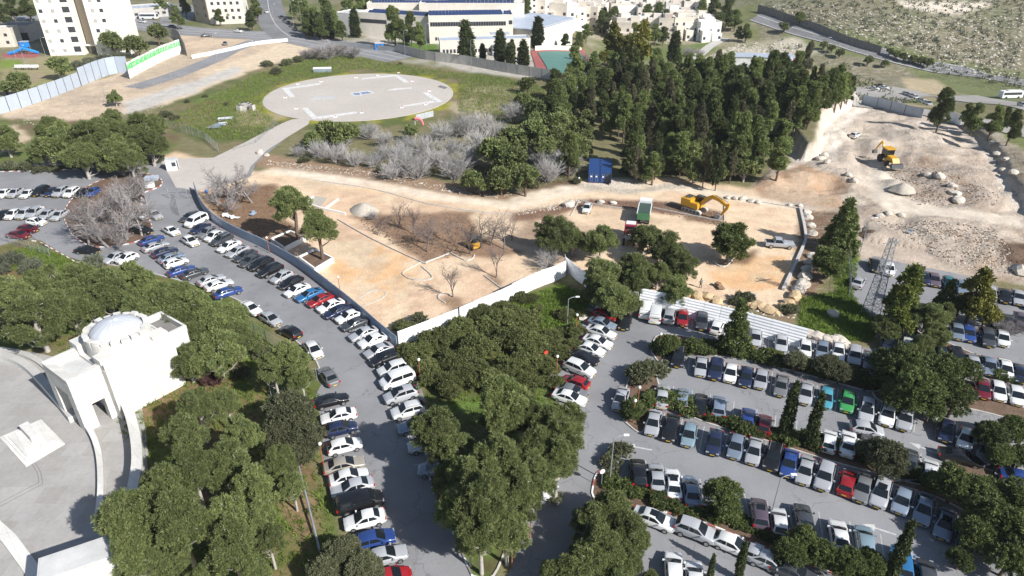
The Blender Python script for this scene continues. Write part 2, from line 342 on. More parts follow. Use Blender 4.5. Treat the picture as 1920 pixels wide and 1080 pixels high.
# left tree belt, road verge
zone([(-60,225),(250,225),(330,255),(330,300),(300,315),(150,325),(-80,335)], (.16, .12, .07), 0, .5, mix=(.11, .15, .04))
zone([(-60,240),(40,235),(50,262),(0,290),(-60,300)], (.50, .40, .28), 0, 0, .3)
zone([(-80,470),(60,455),(130,480),(240,505),(360,520),(470,590),(530,640),(600,720),(590,790),(600,880),(625,960),(680,1080),(700,1180),(100,1180),(230,1080),(280,900),(260,780),(340,600),(280,580),(80,660),(-80,660)], (.105, .135, .035), 0, .9, 0, mix=(.22, .135, .08), thr=.60)
zone([(440,620),(560,690),(560,720),(500,700),(430,660)], (.13, .19, .035), 0, .9, mix=(.21, .15, .08), thr=.62); zone([(480,860),(560,860),(600,960),(590,1020),(520,1000)], (.25, .165, .10), 0, .5, mix=GR, thr=.6)
# planted belt between roads and thicket
zone([(745,655),(860,600),(960,560),(1060,525),(1110,560),(1090,620),(1040,690),(1010,740),(1100,800),(1110,840),(1040,900),(990,960),(960,1040),(920,1130),(900,1130),(850,1000),(815,930),(795,860),(810,800),(790,730)], (.10, .09, .04), 0, .6, 0, mix=(.11, .17, .035), thr=.58)
zone([(960,565),(1050,535),(1115,560),(1090,600),(1040,620),(960,590)], LG, 0, .9, 0, jit=1, mix=(.09, .11, .03))
zone([(1395,520),(1560,545),(1640,560),(1700,620),(1640,650),(1500,615),(1350,560)], (.22,.16,.10), .2, .4, mix=GR)
zone([(1500,555),(1590,545),(1640,600),(1640,640),(1560,640),(1500,615)], LG, .1, .9, 0, jit=1, mix=(.10, .12, .03), thr=.6); zone([(1560,490),(1600,478),(1640,490),(1600,560),(1570,555)], LG, 0, .9, 0, jit=1)
# construction plain
zone([(290,300),(330,285),(480,322),(560,300),(700,322),(860,352),(960,366),(1060,340),(1150,335),(1270,335),(1400,352),(1560,392),(1545,470),(1500,585),(1250,560),(1060,510),(950,548),(850,600),(745,646),(680,598),(500,470),(430,440),(370,385)], SA, 0, 0, .25, jit=.8, mix=(.62, .44, .30), thr=.55)
zone([(825,568),(838,552),(862,560),(870,575),(850,585)], (.30, .20, .13), 0, .1, .6, jit=.3); zone([(908,517),(922,512),(945,528),(945,545),(925,532)], (.30, .20, .13), 0, .1, .6, jit=.3)
zone([(480,330),(640,335),(760,375),(800,385),(700,360),(560,350)], (.60, .47, .33), 0, 0, .2, mix=(.68, .48, .30))
zone([(600,455),(690,450),(790,492),(765,560),(725,575),(640,520),(570,470)], OS, 0, 0, .2, mix=(.64, .50, .35), thr=.55)
zone([(1350,480),(1480,478),(1470,545),(1330,540)], OS, 0, 0, .2, mix=(.62, .46, .30)); zone([(1100,385),(1250,410),(1200,470),(1090,440)], (.60, .45, .31), 0, 0, .1, mix=(.55, .40, .27))
zone([(480,322),(560,312),(760,330),(940,368),(1060,345),(1150,338),(1300,348),(1500,385),(1500,395),(1300,362),(1150,352),(1060,368),(960,392),(800,372),(520,326)], RD, 0, 0, .2, jit=.6, mix=(.60, .46, .32), thr=.6)
zone([(375,375),(440,350),(520,345),(520,400),(570,440),(555,465),(500,468),(430,432)], (.24, .145, .085), .1, .1, .7, jit=.8)
zone([(655,405),(700,425),(790,490),(802,492),(850,478),(925,485),(995,470),(960,420),(880,395),(720,402)], (.28, .18, .115), .05, 0, .8, jit=.5)
zone([(880,400),(1050,400),(1110,430),(1060,500),(980,470),(900,440)], (.36, .26, .18), .1, 0, .5, mix=SA)
zone([(480,285),(560,300),(700,315),(870,348),(960,362),(960,378),(860,368),(700,338),(560,318),(480,312)], (.33, .22, .14), .3, .1, .9, jit=.7)
zone([(960,360),(1060,340),(1085,335),(1085,345),(1040,352),(960,368)], (.16, .11, .07), .1, .2, .5)
zone([(1085,345),(1190,352),(1280,345),(1290,352),(1190,362),(1100,358)], (.55, .48, .38), .7, 0, .5)
zone([(960,398),(1050,385),(1105,373),(1250,378),(1358,398),(1358,412),(1250,402),(1110,386),(1075,392),(1050,405),(960,418)], (.22, .13, .085), .2, 0, .9, jit=.5)
zone([(1280,412),(1358,425),(1358,400),(1290,395)], (.22, .14, .09), .1, 0, .8, jit=.4)
zone([(1360,480),(1420,470),(1400,500),(1345,498)], BR, 0, 0, .5)
zone([(1505,395),(1600,400),(1600,430),(1520,560),(1500,585),(1480,560)], (.22, .14, .09), .5, .1, .9, jit=.6)
# dig
zone([(1410,352),(1450,312),(1530,290),(1530,190),(1600,185),(1690,205),(1800,240),(1970,330),(2080,500),(1960,540),(1880,528),(1790,505),(1735,478),(1620,462),(1600,400),(1500,392)], RU, .35, 0, .9, jit=1.2, mix=(.46, .37, .29), thr=.54)
zone([(1415,350),(1500,305),(1590,345),(1575,392),(1440,372)], (.40, .26, .165), .05, 0, .7, mix=(.50, .37, .26)); zone([(1640,300),(1760,290),(1810,330),(1890,390),(1870,408),(1720,388),(1640,355)], (.30, .22, .16), .5, 0, 1, mix=(.48, .40, .33))
zone([(1620,405),(1720,405),(1860,420),(1930,450),(1940,530),(1880,530),(1790,512),(1730,478),(1620,450)], (.38, .28, .20), .15, 0, 1, mix=(.50, .42, .34)); zone([(1630,300),(1660,300),(1700,368),(1780,392),(1920,408),(1920,428),(1780,408),(1660,395),(1630,370)], (.62, .54, .44), 0, 0, .2, jit=.5)
zone([(1680,225),(1800,255),(1860,310),(1920,380),(1960,400),(1920,330),(1830,265),(1790,240)], (.60, .52, .45), .05, 0, .3, jit=.8)
zone([(1860,455),(1960,450),(1960,520),(1880,500)], DB, .1, 0, 1)
zone([(1620,445),(1730,470),(1780,505),(1880,530),(1650,500),(1610,480)], (.50,.41,.33), .1,0,.5)
band = [W(1536,300), W(1548,240), W(1575,212), W(1612,185), W(1640,200), W(1590,240), W(1570,300)]; zone(band, (.68, .60, .52), .1, 0, .3, jit=.6, world=True)
zone([(1800,240),(1835,262),(1872,300),(1885,345),(1925,390),(2060,420),(2060,250),(1860,232)], (.40, .34, .27), .8, .1, .8, mix=(.24, .20, .14), jit=.8)
zone([(1850,235),(1920,250),(2060,270),(2060,300),(1920,285)], (.15, .17, .06), .2, .6)
for pl in (RIM, RIDGE):
    dd = pdist(X, Y, pl); ms = (dd < 1.6) & (Y < 260) & (X > 60); C[ms, :3] = (.60, .53, .45)
def ruts(pts, n_=3, gap=1.9, spread=1.6, f=.86, seed=0):
    g_ = np.random.default_rng(seed); L = [W(*q) for q in pts]
    bx0, bx1 = min(q.x for q in L) - 6, max(q.x for q in L) + 6; by0, by1 = min(q.y for q in L) - 6, max(q.y for q in L) + 6
    i0, i1 = np.searchsorted(ys, [by0, by1]); sub = (slice(i0, i1 + 1), slice(None)); xs_, ys_ = X[sub] + J1[sub] * .8, Y[sub] + J2[sub] * .8
    for k_ in range(n_):
        o_ = g_.uniform(-spread, spread)
        for e_ in (-gap / 2, gap / 2):
            q = [(p_.x + o_ + e_ * .4, p_.y + (o_ + e_) * .9) for p_ in L]; dd = pdist(xs_, ys_, q + q[::-1]); w_ = np.exp(-(dd / .28) ** 2)[..., None] * (NF[sub][..., None] > .42)
            C[sub][..., :3] = C[sub][..., :3] * (1 - w_ * (1 - f))
ruts([(480,318),(620,318),(760,345),(950,380),(1060,355),(1160,345),(1300,352),(1400,368),(1540,402),(1620,398)], 4, seed=1)
ruts([(1620,398),(1700,392),(1800,404),(1920,420)], 3, seed=2); ruts([(1640,385),(1640,340),(1625,300),(1610,262),(1640,240)], 3, seed=3, spread=2.5); ruts([(1700,235),(1800,262),(1860,310),(1920,385)], 3, seed=4, spread=2.5)
ruts([(530,420),(620,450),(720,540),(760,590)], 3, seed=5, spread=3); ruts([(600,400),(700,470),(800,560)], 2, seed=6, spread=2); ruts([(1110,400),(1250,430),(1400,450),(1480,470)], 3, seed=7, spread=3); ruts([(1150,410),(1200,450)], 2, seed=8); ruts([(560,345),(700,372),(860,395)], 3, seed=9, spread=1.5)
ruts([(0,225),(120,215),(240,200),(330,165),(420,135)], 3, seed=10, spread=4); ruts([(850,520),(960,480),(1040,440)], 2, seed=11, spread=2); ruts([(1640,450),(1720,490),(1850,520)], 3, seed=12, spread=3)
def hz(x, y):                               # height of the ground mesh itself
    if y < ys[0] or y >= ys[-2]: return 0.0
    i = int(math.log(y / ys[0]) / math.log(GRW)); fy = (y - ys[i]) / (ys[i + 1] - ys[i]); r_ = []
    for k_ in (i, i + 1):
        u_ = (x / (75 + .85 * ys[k_]) + 1) / 2 * (nx - 1); j_ = int(min(max(u_, 0), nx - 2)); f_ = min(max(u_ - j_, 0), 1); r_.append(Z[k_, j_] * (1 - f_) + Z[k_, j_ + 1] * f_)
    return float(r_[0] * (1 - fy) + r_[1] * fy)
me = bpy.data.meshes.new('ground')
nv = nx * ny; me.vertices.add(nv); me.vertices.foreach_set('co', np.stack([X, Y, Z], -1).astype(np.float32).ravel())
i = np.arange((ny - 1) * (nx - 1)); r_ = i // (nx - 1); c_ = i % (nx - 1); a = r_ * nx + c_
q = np.stack([a, a + 1, a + nx + 1, a + nx], 1).astype(np.int32)
me.loops.add(q.size); me.loops.foreach_set('vertex_index', q.ravel()); me.polygons.add(len(q)); me.polygons.foreach_set('loop_start', np.arange(0, q.size, 4, dtype=np.int32))
me.update(calc_edges=True); me.polygons.foreach_set('use_smooth', np.ones(len(q), bool))
for _ in range(2):
    for ar_ in (C, A):
        ar_[1:-1] = .25 * ar_[:-2] + .5 * ar_[1:-1] + .25 * ar_[2:]; ar_[:, 1:-1] = .25 * ar_[:, :-2] + .5 * ar_[:, 1:-1] + .25 * ar_[:, 2:]
for nm, arr in (('zone', C), ('aux', A)):
    ca = me.color_attributes.new(nm, 'FLOAT_COLOR', 'POINT'); ca.data.foreach_set('color', arr.astype(np.float32).ravel())
m, n, b = newmat('ground_soil'); p = pos(n)
za = N(n, 'Attribute', attribute_name='zone'); aa = N(n, 'Attribute', attribute_name='aux'); sep = N(n, 'SeparateColor'); n.links.new(aa.outputs['Color'], sep.inputs[0])
c = mixc(n, 1.0, za.outputs['Color'], ramp(n, noise(n, .35, 6, .7, p), [(.3, .80), (.7, 1.20)]), 'MULTIPLY')
c = mixc(n, 1.0, c, ramp(n, noise(n, 3.5, 4, .75, p), [(.3, .80), (.7, 1.2)]), 'MULTIPLY')
# pale rock patches
rk = N(n, 'Math', operation='MULTIPLY'); n.links.new(za.outputs['Alpha'], rk.inputs[0])
st = N(n, 'Mapping'); st.inputs['Scale'].default_value = (.25, .8, .8); n.links.new(p, st.inputs[0])
n.links.new(ramp(n, noise(n, 1.0, 6, .75, st.outputs[0]), [(.50, 0.0), (.60, 1.0)]), rk.inputs[1])
c = mixc(n, rk.outputs[0], c, (.42, .39, .33, 1))
# tufts
tf = N(n, 'Math', operation='MULTIPLY'); n.links.new(sep.outputs[0], tf.inputs[0]); n.links.new(ramp(n, noise(n, 1.6, 5, .8, p), [(.48, 0.0), (.66, .8)]), tf.inputs[1])
c = mixc(n, tf.outputs[0], c, (.06, .085, .02, 1))
# dug clods
dg = N(n, 'Math', operation='MULTIPLY'); n.links.new(sep.outputs[1], dg.inputs[0]); n.links.new(ramp(n, noise(n, 2.6, 5, .85, p, 1.0), [(.50, 0.0), (.68, .55)]), dg.inputs[1])
c = mixc(n, dg.outputs[0], c, (.16, .105, .07, 1))
n.links.new(c, b.inputs['Base Color']); b.inputs['Roughness'].default_value = .95; b.inputs['Specular IOR Level'].default_value = .2
bp = N(n, 'Bump'); bp.inputs['Distance'].default_value = .35; bp.inputs['Strength'].default_value = .9
hh_ = N(n, 'Math', operation='MULTIPLY'); n.links.new(noise(n, 1.3, 5, .75, p), hh_.inputs[0])
ha = N(n, 'Math', operation='ADD'); n.links.new(sep.outputs[1], ha.inputs[0]); n.links.new(za.outputs['Alpha'], ha.inputs[1]); hb = N(n, 'Math', operation='ADD'); hb.inputs[1].default_value = .12; n.links.new(ha.outputs[0], hb.inputs[0])
n.links.new(hb.outputs[0], hh_.inputs[1]); n.links.new(hh_.outputs[0], bp.inputs['Height']); n.links.new(bp.outputs[0], b.inputs['Normal'])
me.materials.append(m); struct(link('ground', me))

# ---------------------------------------------------------------- sheets, strips, kerbs
def sheet(name, pts, mat, z=.02, world=False):
    P = [Vector((p[0], p[1])) for p in pts] if world else [flat(*p).to_2d() for p in pts]
    ar = sum(P[i].x * P[(i + 1) % len(P)].y - P[(i + 1) % len(P)].x * P[i].y for i in range(len(P)))
    if ar < 0: P = P[::-1]
    return struct(MB().prism(P, z - .3, z).obj(name, mat))
def smooth_line(pts, n=6):
    P = [Vector(p) for p in pts]; out = []
    for i in range(len(P) - 1):
        p0 = P[max(i - 1, 0)]; p1 = P[i]; p2 = P[i + 1]; p3 = P[min(i + 2, len(P) - 1)]
        for k in range(n):
            t = k / n; out.append(.5 * ((2 * p1) + (p2 - p0) * t + (2 * p0 - 5 * p1 + 4 * p2 - p3) * t * t + (3 * p1 - p0 - 3 * p2 + p3) * t ** 3))
    out.append(P[-1]); return out
def offs(line, d):
    o = []
    for i, p in enumerate(line):
        t = (line[min(i + 1, len(line) - 1)] - line[max(i - 1, 0)]); t = Vector((t.x, t.y, 0)).normalized(); o.append(Vector((p.x - t.y * d, p.y + t.x * d, p.z)))
    return o
def drape(name, line, wid, mat, z=.06, parent=None):
    n_ = max(1, int(wid / 2)); mb = MB(); rows = [[q for q in offs(line, -wid / 2 + wid * k / n_)] for k in range(n_ + 1)]
    b0 = len(mb.v); L = len(line)
    for r in rows:
        for q in r: mb.v.append((q.x, q.y, hz(q.x, q.y) + z))
    for k in range(n_):
        for j in range(L - 1): mb.face((b0 + k * L + j + 1, b0 + k * L + j, b0 + (k + 1) * L + j, b0 + (k + 1) * L + j + 1))
    return mb.obj(name, mat, parent)
def wallstrip(mb, line, d0, d1, z0, z1):      # solid sweep between two offsets
    a = offs(line, d0); b = offs(line, d1)
    rings = [[(p.x, p.y, p.z + z0), (p.x, p.y, p.z + z1), (q.x, q.y, q.z + z1), (q.x, q.y, q.z + z0)] for p, q in zip(a, b)]
    return mb.loft(rings, closed=True)
def kerb(pts, closed=False, z=0, hgt=.13, wd=.18, painted=False, world=False, name='kerb', sm_=5):
    L = [Vector(p) if world else flat(*p) for p in pts]
    if closed: L = L + [L[0]]
    if sm_: L = smooth_line(L, sm_)
    mb = MB()
    if not painted: wallstrip(mb, L, -wd / 2, wd / 2, z - .1, z + hgt); mats = ['kerb']
    else:
        D = [0]
        for i in range(1, len(L)): D.append(D[-1] + (L[i] - L[i - 1]).length)
        n_ = max(2, int(D[-1] / 1.0)); pts2 = []
        for k in range(n_ + 1):
            d = D[-1] * k / n_; j = max(0, min(len(L) - 2, next((i for i in range(1, len(D)) if D[i] >= d), len(D) - 1) - 1)); pts2.append(L[j].lerp(L[j + 1], (d - D[j]) / max(1e-6, D[j + 1] - D[j])))
        for k in range(n_): mb.mi = k % 2; wallstrip(mb, [pts2[k], pts2[k + 1]], -wd / 2, wd / 2, z - .1, z + hgt)
        mats = ['paint_white', painted if isinstance(painted, str) else 'paint_red']
    return struct(mb.obj(name, mats))
# road past the monument with the fence-side bays; upper lot on the left
road_pts = [(-260,318),(0,322),(130,318),(300,305),(328,298),(400,300),(450,280),(520,240),(545,228),(575,222),(572,232),(545,252),(480,305),(470,330),(430,345),(366,358),(374,385),(400,415),(440,440),(500,468),(560,503),(620,548),(680,596),(745,650),(770,690),(790,730),(805,770),(812,820),(802,860),(815,930),(850,1000),(885,1080),(930,1180),(730,1180),(690,1080),(655,1000),(628,950),(608,890),(603,800),(592,740),(606,715),(590,672),(556,640),(520,612),(470,582),(440,560),(350,530),(230,500),(160,492),(125,480),(75,450),(40,448),(0,460),(-260,465)]
sheet('road', road_pts, 'asphalt', .02)
lot = [(1108,560),(1180,560),(1250,580),(1420,620),(1500,632),(1560,640),(1640,655),(1690,640),(1650,600),(1600,560),(1588,520),(1600,495),(1640,480),(1700,495),(1790,512),(1960,565),(2200,640),(2500,1250),(900,1250),(930,1120),(960,1060),(985,980),(1010,930),(1050,900),(1085,835),(1068,790),(1035,740),(1030,700),(1080,640)]
sheet('parking_lot', lot, 'asphalt', .02)
# islands
def island(pts, mat='soil', painted=False, nm='planting_bed'):
    P = smooth_line([flat(*p) for p in pts + pts[:1]], 5)[:-1]
    sheet(nm, [(q.x, q.y) for q in P], mat, .13, world=True); kerb([tuple(q) for q in P], closed=True, painted=painted, world=True, hgt=.16, sm_=0)
island([(135,440),(120,400),(150,360),(200,335),(260,325),(300,335),(300,350),(270,362),(265,380),(272,400),(285,425),(275,445),(230,460),(170,462)], 'soil', True)
island([(1222,662),(1238,628),(1330,640),(1420,655),(1530,678),(1640,705),(1640,735),(1530,708),(1420,680),(1330,665),(1260,648),(1240,680)])
island([(1170,790),(1168,760),(1185,700),(1225,695),(1245,735),(1330,768),(1420,800),(1540,830),(1640,858),(1740,885),(1740,912),(1640,888),(1540,860),(1420,822),(1330,795),(1240,765),(1215,790),(1200,812)])
island([(1110,925),(1118,890),(1140,880),(1160,905),(1200,915),(1290,940),(1400,970),(1500,1000),(1600,1035),(1720,1075),(1760,1120),(1650,1120),(1560,1075),(1440,1030),(1330,985),(1240,960),(1150,950),(1120,945)], 'soil', True)
island([(1640,705),(1720,690),(1830,720),(1960,765),(1960,800),(1830,770),(1760,760),(1700,770),(1640,745)])
island([(1700,640),(1760,660),(1850,690),(1960,735),(1960,715),(1850,675),(1780,645),(1720,622)])
island([(1660,905),(1760,935),(1860,990),(1990,1060),(1990,960),(1900,900),(1800,870),(1760,895)])
kerb([(140,492),(230,500),(350,530),(440,560),(470,582),(520,612),(556,640),(590,672),(606,715)], hgt=.12)
kerb([(795,800),(800,860),(815,930),(850,1000),(885,1080),(930,1180)], painted='concrete_dark', hgt=.14)
kerb([(0,322),(130,318),(300,305)], painted=True); kerb([(-40,312),(60,312),(130,308),(200,304),(262,296)], wd=.9, hgt=.35); kerb([(60,452),(75,455),(125,482),(145,494)], painted=True)
kerb([(885,1080),(925,1080),(960,1000),(985,960),(1010,930)]) 
# helipad
hp_ = thing('helipad', 'round pale concrete helipad with white corner marks in the grass field', 'helipad', (hc0.x, hc0.y, 0)); struct(hp_)
HR = 30.4
MB().lathe([(0, .10), (HR, .10), (HR + .05, -.2)], sides=72).obj('pad', 'helipad', hp_)
def padq(pts, mat, z=.115, nm='marking'):
    P = [flat(480 + a / 4.8, 110 + b / 4.8) - Vector((hc0.x, hc0.y, 0)) for a, b in pts]; mb = MB()
    P = [(p.x, p.y) for p in P]; ar = sum(P[i][0] * P[(i + 1) % len(P)][1] - P[(i + 1) % len(P)][0] * P[i][1] for i in range(len(P)))
    return mb.prism(P if ar > 0 else P[::-1], z - .02, z).obj(nm, mat, hp_)
for q in ([(232,268),(285,262),(352,345),(305,350)], [(285,262),(575,222),(585,235),(296,275)], [(412,448),(465,444),(560,538),(512,548)], [(560,538),(545,525),(900,478),(912,492),(570,546)],
          [(955,178),(1235,148),(1245,160),(950,190)], [(1232,150),(1275,150),(1382,212),(1340,220)], [(1497,308),(1545,305),(1680,388),(1625,396)], [(1625,396),(1610,378),(1320,424),(1322,436)], [(1180,290),(1245,270),(1400,262),(1405,270),(1260,284)]): padq(q, 'pad_paint')
padq([(845,312),(1020,290),(1065,312),(885,340)], 'pad_paint'); padq([(868,315),(930,308),(940,330),(892,334)], 'pad_blue', .12); padq([(938,307),(1005,298),(1045,312),(955,326)], 'pad_blue', .12)
padq([(455,380),(545,338),(600,345),(725,338),(720,358),(600,368)], 'paint_faded'); padq([(1630,255),(1660,242),(1725,262),(1700,276)], 'stain')
for j, (a, b_) in enumerate(sorted(((375,235),(585,212),(262,355),(360,455),(1095,155),(900,175),(1405,208),(1560,295),(1525,418),(1310,445),(950,492),(712,530),(1285,132)))):
    q = flat(480 + a / 4.8, 110 + b_ / 4.8); f = thing('pad_light', f'small white landing light on the round helipad, {ORD[j]} from the left', 'light', (q.x, q.y, .1), 0, 'landing lights around the helipad')
    MB().box((0, 0, .15), (1.0, .7, .3)).obj('light_box', 'plastic_white', f); MB().cyl((.2, 0, .3), (.2, 0, .55), .14, 8).obj('lens', 'red_plastic', f)
# upper roads
def road_px(name, pts, wid, mat, z=.05, line=None):
    L = smooth_line([W(*p) for p in pts], 10); o = struct(drape(name, L, wid, mat, z))
    if line:
        for d in line: struct(drape('lane_marking', offs(L, d), .22, 'paint_white', z + .03))
    return o
road_px('road', [(250,165),(330,140),(400,112),(440,92),(500,72),(560,75)], 8, 'asphalt')
road_px('road', [(-40,42),(120,30),(240,42),(330,56),(440,64),(540,70),(620,84),(690,96),(760,110)], 20, 'asphalt', .08, (0, 5, -5))
road_px('road', [(500,-20),(505,20),(520,50),(545,70)], 16, 'asphalt_dark', .12, (0,))
road_px('road', [(240,20),(330,12),(330,40)], 16, 'asphalt', .1)
road_px('highway', [(1420,30),(1520,62),(1640,98),(1730,122),(1840,143),(1990,172)], 12, 'asphalt_dark', .25, (0, 5.4, -5.4))
road_px('dirt_road', [(1600,185),(1700,205),(1790,225),(1900,245),(2000,265)], 9, 'asphalt_tan', .2)
struct(drape('valley_lot', smooth_line([W(1600,178), W(1650,178), W(1705,184)], 10), 26, 'asphalt_tan', .2))
struct(drape('valley_lot', smooth_line([W(1790,180), W(1860,190), W(2000,215)], 10), 20, 'asphalt_tan', .2))
road_px('path', [(1300,112),(1330,88),(1360,72)], 5, 'concrete', .15); road_px('path', [(1290,75),(1320,72),(1345,76)], 4, 'concrete', .15)
# worn direction arrows and bay lines in the lot
def arrow(px, py, qx, qy):
    a = flat(px, py); b_ = flat(qx, qy); d = (b_ - a).normalized(); s = Vector((-d.y, d.x, 0)); mb = MB()
    mb.mi = 0; P = [a - s * .1, b_ - s * .1, b_ + s * .1, a + s * .1]; mb.prism([(p.x, p.y) for p in P], .01, .026); P = [a - s * .55, a + s * .0 - d * 1.3, a + s * .55]; P = [a + s * .5, a - d * 1.2, a - s * .5]
    mb.prism([(p.x, p.y) for p in P], .01, .026); struct(mb.obj('arrow_marking', 'paint_faded'))
arrow(1725,838,1760,852); arrow(1640,990,1680,1003); arrow(1190,838,1222,844)

sheet('track', [(300,300),(330,297),(400,296),(450,272),(500,246),(530,231),(548,224),(582,222),(578,233),(540,256),(500,282),(470,312),(462,330),(430,345),(366,357),(330,352),(318,330)], 'helipad', .05)
# ---------------------------------------------------------------- foliage
def leaf_mesh(name, cen, out, nleaf, rc, size, mat, aspect=.55, wild=.9, seed=0, radial=False):
    g = np.random.default_rng(seed); n = len(cen)
    c = np.repeat(cen, nleaf, 0); o = np.repeat(out, nleaf, 0); k = len(c)
    rd = g.normal(size=(k, 3)); rd /= np.linalg.norm(rd, axis=1)[:, None]
    rcl = (rc if np.isscalar(rc) else np.repeat(rc, nleaf)[:, None])
    p = c + rd * (g.random((k, 1)) ** .45) * rcl
    d = (rd * 1.2 + o * .6 if radial else o + g.normal(size=(k, 3)) * wild); d /= np.linalg.norm(d, axis=1)[:, None] + 1e-9
    s = np.cross(d, g.normal(size=(k, 3))); s /= np.linalg.norm(s, axis=1)[:, None] + 1e-9
    L = size * g.uniform(.6, 1.35, (k, 1)); w_ = L * aspect
    V = np.empty((k, 4, 3)); V[:, 0] = p - s * w_ * .5; V[:, 1] = p - d * L * .1 + s * w_ * .5; V[:, 2] = p + d * L + s * w_ * .3; V[:, 3] = p + d * L * .9 - s * w_ * .3
    me = bpy.data.meshes.new(name); me.vertices.add(k * 4); me.vertices.foreach_set('co', V.astype(np.float32).ravel())
    me.loops.add(k * 4); me.loops.foreach_set('vertex_index', np.arange(k * 4, dtype=np.int32)); me.polygons.add(k); me.polygons.foreach_set('loop_start', np.arange(0, k * 4, 4, dtype=np.int32)); me.update(calc_edges=True)
    t = np.clip(np.repeat(g.random(n) ** 1.3, nleaf) * .8 + g.random(k) * .3, 0, 1)
    a = me.attributes.new('tint', 'FLOAT', 'FACE'); a.data.foreach_set('value', t.astype(np.float32)); me.materials.append(M[mat]); return me
def dirs(g, n, up=0.0, lo=-.45):
    v = g.normal(size=(n * 3 + 12, 3)); v /= np.linalg.norm(v, axis=1)[:, None]; v[:, 2] += up; v = v[v[:, 2] > lo][:n]; return v / np.linalg.norm(v, axis=1)[:, None]
def twigs(mb, g, base, lobes, rad):
    for c, r in lobes:
        m_ = Vector(base) * .5 + Vector(c) * .5 + Vector((0, 0, -.12)); mb.tube([base, m_, c], [rad, rad * .6, rad * .25], 5, False)
# unit trees: crown radius 1, base at z = 0
def crown_lobes(kind, g):
    L = []
    if kind == 'pine':
        H_ = 1.9
        for i in range(34):
            a = g.uniform(0, 6.28); q = g.random() ** .5; z = H_ - .05 - .8 * q ** 2 + g.uniform(-.55, .12); L.append(((.76 * q * math.cos(a), .76 * q * math.sin(a), z), g.uniform(.15, .28)))
        for i in range(8): a = g.uniform(0, 6.28); L.append(((.5 * math.cos(a), .45 * math.sin(a), g.uniform(.75, 1.1)), g.uniform(.16, .24)))
        return L, .95, H_
    if kind == 'umbrella':
        for i in range(30):
            a = g.uniform(0, 6.28); q = g.random() ** .5; L.append(((.72 * q * math.cos(a), .72 * q * math.sin(a), 2.6 - .6 * q * q + g.uniform(-.75, .05)), g.uniform(.24, .34)))
        return L, 1.6, 2.5
    if kind == 'round':
        for i in range(15): v = dirs(g, 1)[0]; L.append(((v[0] * .5, v[1] * .5, 1.05 + v[2] * .5), g.uniform(.36, .5)))
        return L, .5, 1
    if kind == 'thicket':
        for i in range(13): a = g.uniform(0, 6.28); q = g.random() ** .5; L.append(((.68 * q * math.cos(a), .68 * q * math.sin(a), .55 - .25 * q * q + g.uniform(-.12, .12)), g.uniform(.28, .42)))
        return L, .2, .5
    if kind == 'dark':        # tall uneven forest pine
        for i in range(22):
            z = 1.0 + 2.6 * (i / 21.) ** .9; rr_ = .62 * (1 - ((z - 1.4) / 2.6) if z > 1.4 else .9) + .08; a = g.uniform(0, 6.28); L.append(((rr_ * math.cos(a) * g.random() ** .3, rr_ * math.sin(a) * g.random() ** .3, z), g.uniform(.24, .42) * (1 - .35 * (z - 1) / 2.6)))
        return L, 1.0, 2.6
    if kind == 'conifer':     # pointed, tiers
        for i in range(26):
            z = .35 + 2.7 * (i / 25.); rr_ = .72 * (1 - (z - .35) / 3.0); a = i * 2.4 + g.uniform(-.4, .4); L.append(((rr_ * math.cos(a), rr_ * math.sin(a), z), .12 + .28 * (1 - (z - .3) / 3.)))
        return L, .3, 2.5
    if kind == 'cypress':     # radius 1, height 9
        for i in range(40):
            z = .5 + 8.0 * (i / 39.); rr_ = math.sin(min(1, (z / 9.0) ** .55) * math.pi * .96) ** .7; a = g.uniform(0, 6.28); q = g.uniform(.2, .5) * rr_; L.append(((q * math.cos(a), q * math.sin(a), z), .62 * rr_ + .08))
        return L, .3, 7
def crown(kind, seed, ncl, nleaf, size, mat, rc=.13, aspect=.55, radial=False, lift=0):
    g = np.random.default_rng(seed); L, z0, z1 = crown_lobes(kind, g); L = [((c[0], c[1], c[2] + lift), r) for c, r in L]; tot = sum(r * r for _, r in L); cs = []; os_ = []
    for c, r in L:
        k = max(2, int(ncl * r * r / tot)); v = dirs(g, k, .15, -.6 if kind in ('dark', 'conifer', 'cypress') else -.35); rr_ = r * g.uniform(.7, 1.28 if kind in ('pine', 'dark') else 1.08, (len(v), 1))
        sq = np.array([1, 1, 1.25 if kind == 'cypress' else .8]); cs.append(np.array(c) + v * rr_ * sq); os_.append(v)
    cen = np.concatenate(cs); out = np.concatenate(os_)
    me = leaf_mesh(f'{kind}_crown', cen, out, nleaf, rc, size, mat, aspect, .9, seed, radial)
    tb = MB(); rt = {'pine': .075, 'umbrella': .085, 'round': .07, 'thicket': .05, 'dark': .07, 'conifer': .07, 'cypress': .16}[kind]
    top = {'cypress': 7.5, 'dark': 3.2, 'conifer': 2.7, 'thicket': .3, 'round': .9, 'umbrella': 2.1, 'pine': 1.35}[kind] + lift
    tb.tube([(0, 0, -.05), (.02 * g.normal(), .02 * g.normal(), top * .35), (.04 * g.normal(), .04 * g.normal(), top * .7), (0, 0, top)], [rt * 1.25, rt, rt * .8, rt * .4], 7, False)
    if kind in ('pine', 'umbrella', 'round', 'dark', 'thicket'):
        idx = list(range(len(L))); 
        for i in idx[:12]: c, r = L[i]; b_ = Vector((0, 0, min(top * .85, max(.15, c[2] - .7)))); twigs(tb, g, b_, [(c, r)], rt * .45)
    if kind == 'pine':
        for i in range(46):
            c, r = L[g.integers(0, len(L))]; v = dirs(g, 1, .3)[0]; p0 = Vector(c); p1 = p0 + Vector(v) * r * g.uniform(.9, 1.25); tb.tube([p0, p1, p1 + Vector(g.normal(size=3)) * .05], [.012, .008, .004], 3, False)
    return me, tb.mesh(f'{kind}_trunk', 'bark_grey' if kind in ('pine', 'thicket') else 'bark', 60)
TP = {}
